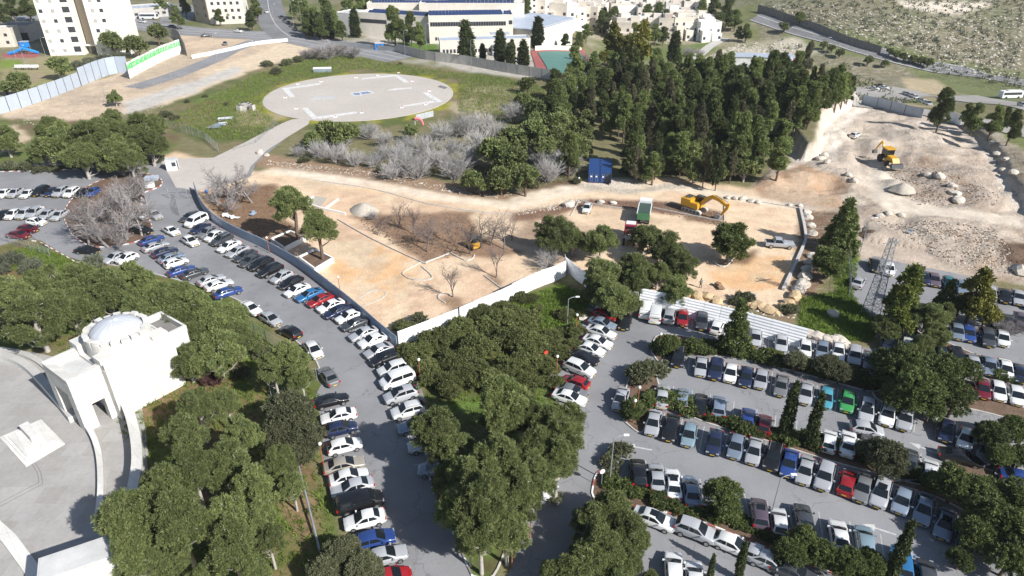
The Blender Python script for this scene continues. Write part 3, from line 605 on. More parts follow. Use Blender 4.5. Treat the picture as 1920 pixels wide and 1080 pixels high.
TP['pine'] = [crown('pine', 10 + i, 1300, 44, .05, 'leaf_pine', .07, .34, True) for i in range(5)]
TP['tallpine'] = [crown('pine', 10 + i, 1300, 44, .05, 'leaf_pine', .07, .34, True, 1.0) for i in range(5)]
TP['pinefar'] = [crown('pine', 30 + i, 420, 22, .12, 'leaf_pine', .12, .5) for i in range(3)]
TP['umbrella'] = [crown('umbrella', 20 + i, 1300, 36, .055, 'leaf_pine', .075, .36, True) for i in range(2)]
TP['olive'] = [crown('round', 40 + i, 700, 36, .06, 'leaf_olive', .11, .45) for i in range(3)]
TP['roundfar'] = [crown('round', 45 + i, 300, 14, .17, 'leaf_pine', .12, .5) for i in range(2)]
TP['carob'] = [crown('round', 50 + i, 700, 38, .062, 'leaf_dark', .10, .5) for i in range(3)]
TP['forest'] = [crown('dark', 60 + i, 800, 26, .105, 'leaf_forest', .12, .36) for i in range(6)]
TP['darkpine'] = [crown('pine', 75 + i, 900, 30, .085, 'leaf_dark', .085, .4, True) for i in range(2)]
TP['spire'] = [crown('dark', 170 + i, 600, 24, .12, ['leaf_cypress', 'leaf_brownish', 'leaf_forest', 'leaf_brownish'][i], .14, .36) for i in range(4)]
TP['conifer'] = [crown('conifer', 70 + i, 620, 26, .11, 'leaf_dark', .10, .4) for i in range(3)]
TP['cypress'] = [crown('cypress', 80 + i, 620, 16, .42, 'leaf_cypress', .28, .4) for i in range(3)]
TP['yellow'] = [crown('round', 90, 300, 16, .15, 'leaf_yellow', .12, .5), crown('dark', 91, 340, 16, .2, 'leaf_yellow', .13, .5)]
TP['goldpine'] = [crown('dark', 95 + i, 480, 18, .17, 'leaf_bright', .14, .42) for i in range(2)]
TB = {}
TB['thicket'] = [crown('thicket', 100 + i, 560, 40, .05, 'leaf_thicket', .10, .55) for i in range(4)]
TB['hedge'] = [crown('thicket', 110 + i, 300, 20, .10, 'leaf_dark', .12, .6) for i in range(3)]
TB['shrub'] = [crown('thicket', 120 + i, 240, 18, .11, 'leaf_olive', .12, .5) for i in range(3)]
TB['greybush'] = [crown('thicket', 130 + i, 220, 18, .11, 'leaf_grey', .13, .3) for i in range(2)]
TB['purple'] = [crown('thicket', 135, 220, 16, .11, 'leaf_purple', .12, .6)]
TB['brightbush'] = [crown('thicket', 137, 220, 16, .12, 'leaf_bright', .12, .6)]
# bare trees: recursion of thin branches, unit crown radius 1
def bare(seed, kind, mat):
    g = np.random.default_rng(seed); mb = MB(); cnt = [0]
    def br(p, d, L, r, lev):
        n_ = 3 if lev < 3 else 2; path = [p]; q = p
        for i in range(n_):
            d = (d + Vector(g.normal(size=3)) * .16 + Vector((0, 0, .06))).normalized(); q = q + d * L / n_; path.append(q)
        mb.tube(path, [r * (1 - .5 * i / n_) for i in range(n_ + 1)], 5 if lev < 2 else 3, False); cnt[0] += 1
        if lev >= maxlev: return
        for i in range(kids[lev]):
            t = path[g.integers(1, len(path))]; nd = (d * (1.0 if lev else .8) + Vector(g.normal(size=3)) * spread).normalized()
            if nd.z < -.1: nd.z *= -.5
            br(t, nd, L * g.uniform(.55, .85), max(r * .5, .0042 if kind == 'tree' else .006), lev + 1)
    if kind == 'tree':
        maxlev, kids, spread = 4, [5, 5, 5, 5], .8; br(Vector((0, 0, 0)), Vector((.05, .03, 1)), .72, .06, 0)
    elif kind == 'tall':
        maxlev, kids, spread = 4, [5, 4, 4, 3], .5; br(Vector((0, 0, 0)), Vector((.06, .03, 1)), 1.25, .06, 0)
    else:
        maxlev, kids, spread = 2, [6, 5], .34
        for i in range(26):
            a = g.uniform(0, 6.28); e = g.uniform(.15, 1.0); br(Vector((.12 * math.cos(a), .12 * math.sin(a), 0)), Vector((math.cos(a) * e, math.sin(a) * e, 1)).normalized(), .62, .018, 0)
    return mb.mesh('bare_branches', mat)
TR = {'sitetree': [bare(21 + i, 'tall', 'twig_dark') for i in range(4)], 'baretree': [bare(1 + i, 'tree', 'twig_brown') for i in range(4)], 'bareshrub': [bare(11 + i, 'shrub', 'twig') for i in range(4)], 'brownshrub': [bare(16 + i, 'shrub', 'twig_brown') for i in range(2)]}
KH = {'tallpine': 2.55, 'sitetree': 1.3, 'pine': 1.55, 'pinefar': 1.55, 'umbrella': 2.4, 'olive': 1.0, 'roundfar': 1.0, 'carob': 1.0, 'forest': 2.2, 'conifer': 1.5, 'spire': 2.2, 'darkpine': 1.55, 'yellow': 1.0, 'goldpine': 2.2, 'thicket': .35, 'hedge': .35, 'shrub': .35, 'greybush': .35, 'purple': .35, 'brightbush': .35, 'baretree': .95, 'bareshrub': .5, 'brownshrub': .5}
KN = {'tallpine': 'pine_tree', 'sitetree': 'bare_tree', 'pine': 'pine_tree', 'pinefar': 'pine_tree', 'umbrella': 'umbrella_pine', 'olive': 'olive_tree', 'roundfar': 'round_tree', 'carob': 'broadleaf_tree', 'forest': 'forest_pine', 'conifer': 'conifer_tree', 'spire': 'forest_pine', 'darkpine': 'pine_tree', 'cypress': 'cypress_tree', 'yellow': 'yellow_tree', 'goldpine': 'pine_tree',
      'thicket': 'evergreen_shrub', 'hedge': 'hedge_bush', 'shrub': 'shrub', 'greybush': 'shrub', 'purple': 'shrub', 'brightbush': 'shrub', 'baretree': 'bare_tree', 'bareshrub': 'bare_shrub', 'brownshrub': 'bare_shrub'}
def scale_at(p):
    return FPX / (p.y * math.cos(TH) - (p.z - CH) * math.sin(TH))
cntr = {}
def plant(kind, px, py, rpx, label, group=None, wide=None, hs=1.0, lift=0.0):
    """crown centre and crown radius in photograph pixels; stands on the terrain"""
    i = cntr.get(kind, 0); cntr[kind] = i + 1; rz = (i * 2.39996) % 6.283
    if kind == 'cypress':      # px, py = base; rpx = height in pixels
        p = W(px, py); s = scale_at(p); ang = math.atan2(CH - p.z, p.y); H_ = rpx / (s * max(.35, math.cos(ang)) * 1.0); sc_ = H_ / 9 * hs
        rs = sc_ * (wide or 1.0); S = (rs, rs, H_ / 9)
    else:
        p = W(px, py); Rm = rpx / scale_at(p)
        for _ in range(4):
            zc = (KH[kind] + lift) * Rm * hs; p = W(px, py, zc); Rm = rpx / scale_at(p)
        p.z = p.z - zc if False else hz(p.x, p.y); S = (Rm, Rm, Rm * hs)
    if kind in TR:
        me = TR[kind][i % len(TR[kind])]; o = link(KN[kind], me, None, p, rz); o.scale = S; return tag(o, label, 'bare tree' if 'tree' in kind else 'bare shrub', group)
    if kind in TB:
        o = link(KN[kind], TB[kind][i % len(TB[kind])][0], None, p, rz); o.scale = S; return tag(o, label, 'shrub', group)
    me, tr = TP[kind][i % len(TP[kind])]
    t = thing(KN[kind], label, 'tree', p, rz, group); t.scale = S; to = link('trunk', tr, t); co = link('crown', me, t)
    return t
G1 = 'pines and shrubs of the wood beside the monument'
def many(kind, pts, label, group, places=None, **k):
    for j, q in enumerate(pts):
        l = label if not places else f'{label}, {places} {ORD[j]} in order'
        plant(kind, q[0], q[1], q[2], q[3] if len(q) > 3 else label, group, **k)
# --- lower left wood
LBL = 'olive-green pine with dense rounded crown among its like'
def srt(pts, where):
    if ' down' in where or 'the top' in where: return sorted(pts, key=lambda q: q[1])
    if 'bottom' in where: return sorted(pts, key=lambda q: -q[1])
    if 'right' in where: return sorted(pts, key=lambda q: -q[0])
    if 'left' in where: return sorted(pts, key=lambda q: q[0])
    return pts
def belt(kind, pts, base, where, group, **k):
    for j, q in enumerate(srt(pts, where)): plant(kind, q[0], q[1], q[2], f'{base}, {ORD[j]} {where}', group, **k)
belt('pine', [(15,545,55),(75,520,50),(60,585,58),(125,560,52),(150,515,42),(195,530,52),(248,512,42),(268,560,48),(320,545,48),(365,575,55),(420,585,48),(335,605,50),(400,640,55),(350,665,42),(445,625,38),(95,480,0)][:-1],
     'bushy pine in the belt above the domed monument', 'from the left edge', 'pines above the monument')
belt('tallpine', [(365,745,39),(340,800,43),(420,745,30),(450,800,39),(420,850,47),(355,865,50),(300,900,52),(240,950,64),(330,960,64),(250,1010,53),(410,960,53),(470,900,47),(480,960,39),(520,850,34),(545,900,28),(430,1010,53),(500,1000,34),(370,1075,36),(470,1070,36),(310,1040,39),(540,660,40),(510,680,33),(560,690,28)],
     'clumpy pine in the wood right of the monument', 'counting down from the dome', 'pines of the lower left wood', hs=1.15)
belt('olive', [(545,785,56),(575,820,44),(530,820,42),(560,850,35)], 'grey-green tree beside the sedans left of the road', 'from the top', 'olive trees by the lower left cars')
belt('olive', [(640,1040,40),(680,1070,40),(610,1070,36),(700,1085,26)], 'grey-green tree at the foot of the long tilted pole', 'from the left', 'olive trees at the frame bottom')
plant('purple', 398, 712, 22, 'dark purple-leaved shrub in the wood right of the monument')
belt('shrub', [(475,640,16),(490,660,20),(450,700,20),(585,655,18)], 'small grey-green shrub on the grass beside the chain link fence', 'from the top', 'small shrubs left of the road')
belt('greybush', [(18,490,28),(60,500,26),(170,495,28),(5,505,20)], 'grey leafless-looking scrub bush above the left pine belt', 'from the left', 'grey scrub by the turning circle')
# --- centre thicket and pines
tk = [(790,665,38),(820,640,42),(850,680,45),(800,700,38),(870,620,40),(900,655,48),(930,610,45),(960,640,48),(985,605,38),(1000,650,42),(1015,690,36),(880,700,45),(920,720,42),(960,690,45),(835,720,40),(760,660,25),(1030,635,26),(1045,625,18),(990,720,38),(780,690,28),(905,590,30),(960,585,26),(1040,720,26),(770,620,26),(750,612,20)]
belt('thicket', tk, 'dense evergreen shrub in the thicket below the white fence', 'from the left end', 'shrubs of the central thicket')
belt('tallpine', [(818,795,50),(850,825,45),(838,885,36),(792,785,28),(945,735,55),(985,765,42),(1030,785,45),(1050,800,48),(1010,820,45),(1060,770,38),(940,780,40),(880,880,52),(930,850,58),(905,920,62),(860,930,48),(960,900,55),(1000,870,50),(900,980,52),(950,975,45),(880,1010,28),(1045,850,45),(985,930,34)],
     'clumpy pine in the belt right of the curved road', 'counting down from the top', 'pines of the central belt', hs=1.1)
belt('pine', [(1110,970,45),(1150,945,45),(1175,985,48),(1130,1020,52),(1190,1000,34),(1085,1050,52),(1045,1075,42),(1150,1070,42),(1180,1050,32),(1220,1080,20)], 'bright green pine overhanging the lowest car park lane', 'counting from the top', 'pines at the lower lot entrance')
belt('shrub', [(1165,850,28),(1145,865,24),(1040,935,18),(1140,625,0)][:-1], 'silvery shrub beside the lot entrance lane', 'from the right', 'shrubs by the lot entrance')
belt('thicket', [(995,560,18),(1010,580,14),(1060,590,22),(1080,620,24),(1075,650,22),(1050,665,25),(1095,590,18),(975,560,20),(940,575,20)], 'low shrub on the grass bank left of the red hatchback', 'from the fence', 'shrubs on the grass bank')
# --- hedges between the lanes
def hedge(line, n_, r, kind, base, where, group, jit=5, hs=.95):
    P = smooth_line([Vector((a, b_, 0)) for a, b_ in line], 8)
    D = [0]
    for i in range(1, len(P)): D.append(D[-1] + (P[i] - P[i - 1]).length)
    for k_ in range(n_):
        d = D[-1] * (k_ + .5) / n_; j = max(0, next((i for i in range(1, len(D)) if D[i] >= d), len(D) - 1) - 1); q = P[j].lerp(P[j + 1], (d - D[j]) / (D[j + 1] - D[j] + 1e-6))
        plant(kind, q.x + random.uniform(-jit, jit), q.y + random.uniform(-jit, jit) * .6, r * random.uniform(.8, 1.25), f'{base}, {ORD[k_]} {where}', group, hs=hs)
hedge([(1235,655),(1330,652),(1400,664),(1470,676),(1530,690),(1640,716)], 32, 20, 'hedge', 'clipped bush in the uppermost hedge of the car park', 'from the left end', 'bushes of the uppermost hedge', 6)
hedge([(1185,770),(1245,748),(1330,778),(1420,810),(1480,820),(1600,842),(1740,895)], 40, 22, 'hedge', 'dark-green bush in the hedge below the green hatchback', 'from the left end', 'bushes of the middle hedge', 6)
hedge([(1150,905),(1200,925),(1280,955),(1360,970),(1440,1000),(1530,1030),(1660,1085)], 34, 20, 'hedge', 'dark-green bush in the lowest hedge of the car park', 'from the left end', 'bushes of the lowest hedge', 8)
hedge([(1640,720),(1720,720),(1800,735)], 8, 22, 'hedge', 'tall bush in the hedge right of the green hatchback lane', 'from the left', 'bushes of the right hedge', 8)
hedge([(1745,645),(1800,668),(1850,690),(1930,725)], 8, 15, 'hedge', 'low bush in the hedge at the right frame edge lanes', 'from the left', 'bushes of the far right hedge', 5)
belt('shrub', [(1200,655+25,0)][:0] + [(1205,705,36),(1230,690,26),(1260,640,0)][:2], 'flowering yellow-green bush tree at the head of the silver sedan', 'from the left', 'bush trees at the lane head')
belt('carob', [(1185,770,22),(1250,645,24),(1330,940,0)][:2], 'small dense tree at the lane end beside a globe lamp', 'from the bottom', 'small trees at lane ends')
belt('carob', [(1355,935,42),(1650,860,0)][:1], 'round dark tree in the lowest hedge beside a gap in the cars', 'by itself', 'trees of the lower hedges')
belt('olive', [(1658,862,44),(1625,850,26),(1550,690,28),(1490,680,24),(1575,700,24)], 'grey-green tree standing in the car park hedge', 'from the bottom', 'olive trees of the hedges')
belt('carob', [(1680,690,52),(1720,740,52),(1760,700,45),(1790,750,42),(1690,750,38),(1660,680,30),(1810,700,30),(1745,770,28)], 'large dark broadleaf tree in the clump between the right lanes', 'from the left', 'broadleaf trees of the right clump')
belt('carob', [(1790,910,45),(1840,930,45),(1860,975,55),(1900,940,48),(1910,1010,55),(1830,1000,45),(1890,1050,45),(1860,820,34),(1900,810,34),(1880,860,30),(1915,860,28),(1800,1050,26),(1750,905,24)], 'dark broadleaf tree in the mass at the lower right corner', 'from the top left', 'trees of the lower right corner')
belt('carob', [(1500,1015,34),(1545,1045,34),(1590,1060,36),(1480,1040,34),(1630,1060,32),(1420,1010,0)][:5], 'yellow-green bushy tree in the lowest hedge near the blue car', 'from the left', 'bushy trees of the lowest hedge')
belt('cypress', [(1668,1085,95),(1468,822,100,.9),(1515,840,98),(1330,1085,42),(1382,1085,62)], 'narrow dark cypress rising from a car park hedge', 'from the right', 'cypresses in the car park', wide=.62)
plant('conifer', 1383, 615, 30, 'tall dark pointed cypress-like conifer in the uppermost hedge', None, hs=1.25)
belt('goldpine', [(1700,545,32),(1690,580,30)], 'golden-green pine behind the lattice mast', 'from the top', 'golden pines by the mast')
belt('pine', [(1665,600,30),(1745,580,38),(1760,620,28),(1730,640,26),(1775,580,22)], 'leaning pine with open crown between the upper right lanes', 'from the left', 'pines of the upper right lot')
plant('conifer', 1775, 560, 24, 'dark conifer between the upper right car rows', None)
belt('yellow', [(1820,580,30),(1850,590,26),(1800,575,22)], 'yellow-green tree beside the upper right lane', 'from the right', 'yellow-green trees upper right')
belt('brownshrub', [(1885,620,26),(1910,615,22),(1870,600,18)], 'leafless brown bush beside the far right lane', 'from the right', 'bare bushes far right')
# --- trees of the building site
plant('umbrella', 545, 366, 42, 'umbrella pine standing in the upper square white planter'); plant('umbrella', 594, 412, 38, 'umbrella pine standing in the lower square white planter')
belt('pine', [(1040,420,42),(1075,440,28)], 'half-bare pine beside the white sedan of the building site', 'from the left', 'half-bare pines on the site')
belt('pine', [(1128,440,36),(1210,430,36),(1250,455,38),(1275,480,38),(1130,495,40),(1190,490,36),(1150,540,42),(1195,520,32),(1270,530,34),(1120,530,34),(1180,560,26),(1235,505,28)], 'olive-green pine in front of the green and red trucks', 'from the top', 'pines in front of the trucks')
plant('darkpine', 1372, 440, 42, 'broad dark-green pine standing beside the silver pickup on the site', None, hs=.85)
plant('conifer', 1582, 425, 34, 'tall dark-green conifer at the stone edging of the site', None)
plant('darkpine', 1562, 480, 40, 'broad dark conifer right of the silver pickup', None, hs=.75)
belt('sitetree', [(745,400,22),(706,420,18),(799,445,24),(810,430,24),(846,432,20),(880,448,24),(919,430,26),(774,415,20),(900,425,22),(945,440,24),(930,493,24),(848,528,26),(960,425,22)], 'leafless young tree in the brown bed of the building site', 'from the left', 'bare trees on the building site')
belt('bareshrub', [(1028,490,30),(700,405,14)], 'silvery leafless bush by the white fence bend', 'from the right', 'silvery bare bushes')
belt('baretree', [(200,375,58),(240,370,56),(175,400,55),(225,405,52),(265,345,44),(155,425,42),(255,405,44),(190,425,45),(230,345,48),(215,435,38)], 'leafless grey tree on the turning circle island', 'from the left', 'bare trees of the turning circle')
belt('baretree', [(435,330,52),(400,350,40),(465,345,40),(420,370,34)], 'leafless grey tree behind the gate and blue fence', 'from the right', 'bare trees by the gate')
belt('shrub', [(755,612,20),(790,600,22),(1400,560,22),(1385,565,18),(1480,580,20)], 'grey-green shrub against the inside of the site fence', 'from the left', 'shrubs at the site fence')
# --- band of scrub above the site road
bs = [(600,285,22),(630,292,26),(690,250,22),(720,290,20),(755,310,32),(780,320,30),(800,280,28),(830,250,24),(850,320,32),(880,300,26),(900,270,28),(870,240,30),(905,235,26),(930,250,24),(965,215,26),(1005,290,22),(1030,325,30),(1060,310,28),(1045,280,20),(1020,300,20),(735,325,22),(700,305,18),(810,300,20),(845,280,24),(760,275,22)]
bs = [(a_, b_ - 2, c_ * 1.22) for a_, b_, c_ in bs] + [(665,300,26),(640,270,24),(720,262,24),(748,285,26),(825,300,28),(560,285,18)]
belt('bareshrub', bs, 'silvery leafless bush between helipad and site road', 'from the left', 'silvery thorn bushes')
bt = [(590,265,20),(612,252,26),(645,258,26),(655,250,20),(770,250,16),(885,340,22),(900,350,18),(960,270,32),(930,290,34),(960,310,34),(985,340,30),(940,340,28),(1000,250,28),(1010,210,26),(1045,240,28),(980,190,18),(990,160,16)]
belt('roundfar', bt, 'green round-crowned tree between helipad and site road', 'from the left', 'green trees of the scrub band')
belt('shrub', [(720,318,14),(805,325,14),(930,355,16),(1000,345,16),(1080,340,12),(1175,320,14),(570,300,12)], 'low green shrub along the edge of the site road', 'from the left', 'shrubs along the site road')
# --- the pine wood
rows = [(125,1075,1530,24,24),(146,1045,1590,30,25),(170,1025,1575,30,26),(196,1030,1530,28,28),(224,1035,1510,25,29),(254,1045,1490,21,30),(284,1060,1470,16,31),(306,1180,1440,10,26)]
k_ = 0
for yy, xa, xb, n_, rr_ in rows:
    for j in range(n_):
        x_ = xa + (xb - xa) * (j + .5) / n_ + random.uniform(-8, 8); y_ = yy + random.uniform(-8, 8) + (x_ - 1250) * .01
        if (x_ < 1075 and yy > 170 and random.random() < .35) or (1075 < x_ < 1178 and y_ > 222): continue
        kd_ = random.choice(['forest', 'forest', 'forest', 'spire', 'spire', 'pinefar']); plant(kd_, x_, y_, rr_ * (random.uniform(.6, .9) if kd_ == 'forest' else random.uniform(.38, .55) if kd_ == 'spire' else random.uniform(.6, .8)), {'forest': 'green pine of the dense wood behind the blue containers', 'spire': 'narrow dark spire-shaped tree of the dense wood behind the blue containers', 'pinefar': 'paler round-topped pine within the dense wood behind the blue containers'}[kd_], 'trees of the dense wood', hs=random.uniform(.75, 1.2) * (1.5 if kd_ == 'spire' else 1.1 if kd_ == 'pinefar' else 1)); k_ += 1
belt('pinefar', [(1185,300,20),(1295,285,30),(1400,300,28),(1350,310,22),(1210,320,16),(1430,270,24)], 'paler pine at the front edge of the dense wood', 'from the left', 'pines at the front of the wood')
belt('yellow', [(1178,92,28),(1200,104,22),(1150,100,20),(1135,110,16)], 'golden-leaved tree behind the sports court', 'from the right', 'golden trees by the court')
belt('forest', [(1500,165,22),(1560,160,20),(1585,165,18),(1595,160,14),(1540,175,20)], 'dark pine on the rim above the white rock cut', 'from the left', 'pines above the rock cut')
belt('forest', [(1770,200,22),(1815,215,14),(1830,220,16),(1865,225,18),(1900,235,18),(1885,220,12)], 'dark tree on the bank behind the dig', 'from the left', 'trees behind the dig')
belt('roundfar', [(1560,92,8),(1575,100,9),(1628,115,10),(1668,98,8),(1680,103,9),(1695,108,9),(1712,112,9),(1728,115,9),(1740,118,10),(1660,120,8),(1500,35,12),(1470,52,10),(1545,85,8)], 'dark bush beside the far highway', 'from the left', 'bushes by the highway')
# --- upper left
belt('pine', [(120,245,45),(165,250,45),(95,235,34),(150,280,38),(195,235,38),(215,270,40),(265,230,36),(275,255,38),(240,290,30),(5,250,30),(80,270,30),(290,225,22),(210,215,22)], 'large pine in the group left of the helipad track', 'from the left', 'pines left of the helipad')
belt('shrub', [(15,312,18),(45,315,18),(75,318,14),(100,318,12),(130,305,14),(160,312,12),(205,312,18),(295,298,14),(245,300,18)], 'low shrub on the verge behind the upper car rows', 'from the left', 'shrubs on the verge')
belt('roundfar', [(209,82,22),(254,88,22),(295,65,20),(112,128,22),(38,160,24),(10,165,14)], 'round-crowned tree on the lawn by the tower block', 'from the right', 'round trees by the tower block')
belt('greybush', [(170,118,18),(195,112,18),(220,108,18),(145,125,18),(160,135,14),(125,150,16),(95,165,14),(70,172,16),(180,122,14)], 'grey-green scrub bush behind the pale hoarding', 'from the right', 'scrub behind the hoarding')
plant('pinefar', 213, 178, 14, 'lone young pine in the bulldozed strip')
belt('brownshrub', [(590,100,20),(615,98,26),(640,95,22),(665,100,20),(570,103,14)], 'brown leafless thicket bush between road and helipad', 'from the left', 'brown bushes above the helipad')
belt('shrub', [(640,92,12),(520,135,14),(500,120,12),(540,118,14),(560,112,12),(310,215,14),(330,222,12),(470,250,0),(1030,160,12),(985,155,14),(960,190,8),(425,195,7),(350,190,7),(385,180,6),(750,120,6)], 'small shrub in the grass field around the helipad', 'from the left', 'small shrubs round the helipad') if False else None
for j, q in enumerate([(640,92,12),(520,135,14),(500,120,12),(540,118,14),(560,112,12),(310,215,14),(330,222,12),(1030,160,12),(985,155,14),(425,195,7),(350,190,7),(385,180,6),(750,120,6)]):
    plant('shrub', q[0], q[1], q[2], f'small shrub in the field around the helipad, {ORD[j]} from the avenue', 'small shrubs round the helipad')
up = [(570,20,16),(590,35,16),(610,15,18),(575,50,12),(600,50,14),(625,40,16),(640,55,12),(555,10,14),(660,8,14),(690,5,14),(720,2,12),(745,10,12),(430,25,10),(410,30,10),(445,12,12),(470,35,12),(480,15,14),(330,30,14),(300,5,14),(345,10,12),(20,12,16),(50,10,16),(5,25,14),(850,14,18),(880,12,20),(910,14,18),(935,12,18),(960,14,18),(830,12,18),(985,14,16),(700,14,18),(725,12,18),(675,18,18),(650,22,16),(755,10,16),(805,6,16)]
belt('forest', up, 'dark tree along the upper avenue and school edge', 'of its row from the left', 'trees along the upper avenue', hs=.8)
belt('forest', [(738,45,20),(770,50,16),(785,65,14),(755,60,14),(800,45,12)], 'tall pine in front of the school', 'from the left', 'pines in front of the school', hs=1.0)
belt('cypress', [(875,118,75),(905,115,32,1),(938,120,60),(957,130,48),(981,130,52),(1008,92,58),(668,70,50),(620,72,48),(600,70,44),(580,68,44),(1262,120,58),(1180,115,40),(1130,62,45),(1200,120,30),(960,105,30)], 'dark cypress standing by the school and sports court', 'from the left of its group', 'cypresses around the school', wide=1.5)
belt('yellow', [(660,45,9)], 'small yellow tree beside the school gable', 'alone', 'yellow trees by the school')
belt('forest', [(1110,25,14),(1130,40,16),(1150,30,14),(1215,28,16),(1235,22,14),(1250,35,14),(1230,62,14),(1245,65,12),(1315,20,16),(1340,15,16),(1365,20,18),(1380,35,14),(1350,40,12),(1300,48,12),(1190,55,10),(1100,60,12),(1275,60,9),(1400,60,12),(1385,62,10),(1085,75,12),(1060,75,10),(1290,12,10),(1010,15,6),(1050,22,8),(1175,18,8)], 'dark tree between the terraced stone houses', 'counting from the left', 'trees between the terraced houses', hs=.75)
belt('brownshrub', [(1215,95,14),(1290,98,16),(1310,100,12),(1090,110,14)], 'grey leafless bush behind the pine wood', 'from the left', 'bare bushes behind the wood')
# grass tufts, scattered stones, scrub: nobody could count them
def scatter(name, px_polys, n_, maker, mat, label, seed):
    g = np.random.default_rng(seed); Pn = []; wts = [pp[1] for pp in px_polys]
    for poly, wt in px_polys:
        wp = [W(*q) for q in poly]; xs = [q.x for q in wp]; ysr = [q.y for q in wp]; need = int(n_ * wt / sum(wts)); got = 0
        while got < need:
            x = g.uniform(min(xs), max(xs), need * 2); y = g.uniform(min(ysr), max(ysr), need * 2); ok = inpoly(x, y, wp); x = x[ok][:need - got]; y = y[ok][:need - got]; got += len(x); Pn.append(np.stack([x, y], 1))
            if not len(x): break
    Pn = np.concatenate(Pn); z = h(Pn[:, 0], Pn[:, 1]); o = maker(np.stack([Pn[:, 0], Pn[:, 1], z], 1), g, mat, name); o['kind'] = 'stuff'; o['label'] = label
    return o
def mk_tufts(size, nl, rc, asp=.16):
    def f(Pn, g, mat, name):
        up_ = np.tile([0, 0, 1.0], (len(Pn), 1)); return link(name, leaf_mesh(name, Pn + [0, 0, .02], up_, nl, rc, size, mat, asp, .55, 5))
    return f
def mk_stones(s0, s1):
    def f(Pn, g, mat, name):
        k = len(Pn); base = np.array([(0, 0, .75), (1, 0, .1), (.3, .9, .0), (-.8, .6, .1), (-.8, -.55, 0), (.35, -.95, .1)]); V = base[None] * g.uniform(.6, 1.3, (k, 6, 3)) * (g.uniform(s0 ** .5, s1 ** .5, (k, 1, 1)) ** 2)
        a = g.uniform(0, 6.28, k); ca, sa = np.cos(a)[:, None], np.sin(a)[:, None]; V = np.stack([V[..., 0] * ca - V[..., 1] * sa, V[..., 0] * sa + V[..., 1] * ca, V[..., 2]], -1) + Pn[:, None]
        T = np.array([(0, 1, 2), (0, 2, 3), (0, 3, 4), (0, 4, 5), (0, 5, 1)]); F = (T[None] + (np.arange(k) * 6)[:, None, None]).reshape(-1)
        me = bpy.data.meshes.new(name); me.vertices.add(k * 6); me.vertices.foreach_set('co', V.astype(np.float32).ravel()); me.loops.add(len(F)); me.loops.foreach_set('vertex_index', F.astype(np.int32)); me.polygons.add(len(F) // 3); me.polygons.foreach_set('loop_start', np.arange(0, len(F), 3, dtype=np.int32)); me.update(calc_edges=True); me.materials.append(M[mat]); return link(name, me)
    return f
scatter('grass', [([(100,640),(330,640),(480,620),(600,740),(600,900),(650,1080),(250,1080),(280,880)], 4), ([(960,565),(1050,535),(1115,560),(1090,600),(1040,640),(960,595)], 2), ([(1500,560),(1590,545),(1640,600),(1640,640),(1560,640),(1500,615)], 2), ([(0,480),(60,460),(130,485),(150,505),(0,510)], 1), ([(1560,480),(1610,480),(1600,550),(1570,555)], .6), ([(760,700),(960,600),(1100,800),(950,1060),(860,990)], 2)], 9000, mk_tufts(.38, 9, .28), 'leaf_grass', 'green grass tufts under the pines and on the banks', 3)
scatter('field_grass', [([(300,235),(480,140),(640,100),(760,125),(1000,155),(1040,190),(1000,225),(860,210),(860,150),(675,130),(520,160),(490,190),(500,215),(530,232),(470,262),(410,262),(350,240)], 1)], 12000, mk_tufts(.42, 7, .7), 'leaf_grass', 'rough green grass of the field around the helipad', 4)
scatter('dry_weeds', [([(300,235),(480,140),(640,100),(760,125),(1000,155),(1040,190),(1000,225),(860,210),(860,150),(675,130),(520,160),(490,190),(500,215),(530,232),(470,262),(410,262),(350,240)], 1), ([(1480,60),(1920,180),(1920,0),(1440,0)], 1), ([(560,290),(960,350),(1090,340),(1000,320),(700,300)], .4)], 8000, mk_tufts(.5, 6, .8), 'leaf_dry', 'dry weeds in the field and on the hillside', 6)
ring = []
for t in np.linspace(-1.2, 4.4, 40): ring.append((675 + 182 * math.cos(t), 180 - 46 * math.sin(t)))
for t in np.linspace(4.4, -1.2, 40): ring.append((675 + 196 * math.cos(t), 180 - 53 * math.sin(t)))
scatter('hillside_scrub', [([(1480,40),(1920,170),(1920,0),(1430,0)], 1), ([(1440,70),(1620,120),(1740,190),(1600,180),(1440,130)], .35)], 1100, mk_tufts(.9, 9, 1.1, .5), 'leaf_grey', 'low dark scrub speckling the far rocky hillside', 7)
scatter('hillside_rocks', [([(1430,24),(1920,160),(1920,30),(1840,30),(1740,32),(1640,20),(1420,6)], 3), ([(1310,110),(1385,80),(1500,80),(1500,110)], 1)], 1700, mk_stones(.25, .9), 'rock', 'pale limestone outcrops on the far hillside', 8)
scatter('rubble', [([(0,215),(240,150),(340,125),(420,130),(230,205),(60,240)], 1.2), ([(230,215),(400,150),(540,85),(560,90),(420,150),(260,222)], .8), ([(1540,215),(1700,230),(1820,290),(1900,380),(1700,380),(1540,300)], 3), ([(1620,410),(1860,425),(1900,520),(1790,500)], 1.2), ([(500,300),(700,322),(860,352),(960,364),(960,374),(860,364),(700,334),(500,310)], 1), ([(1085,350),(1280,352),(1280,346),(1190,340),(1090,342)], .6), ([(960,405),(1050,392),(1105,375),(1060,372),(960,395)], .5), ([(1170,560),(1500,600),(1490,585),(1250,548)], .5)], 5200, mk_stones(.05, .26), 'rock', 'broken limestone rubble strewn over the dig and road edges', 9)
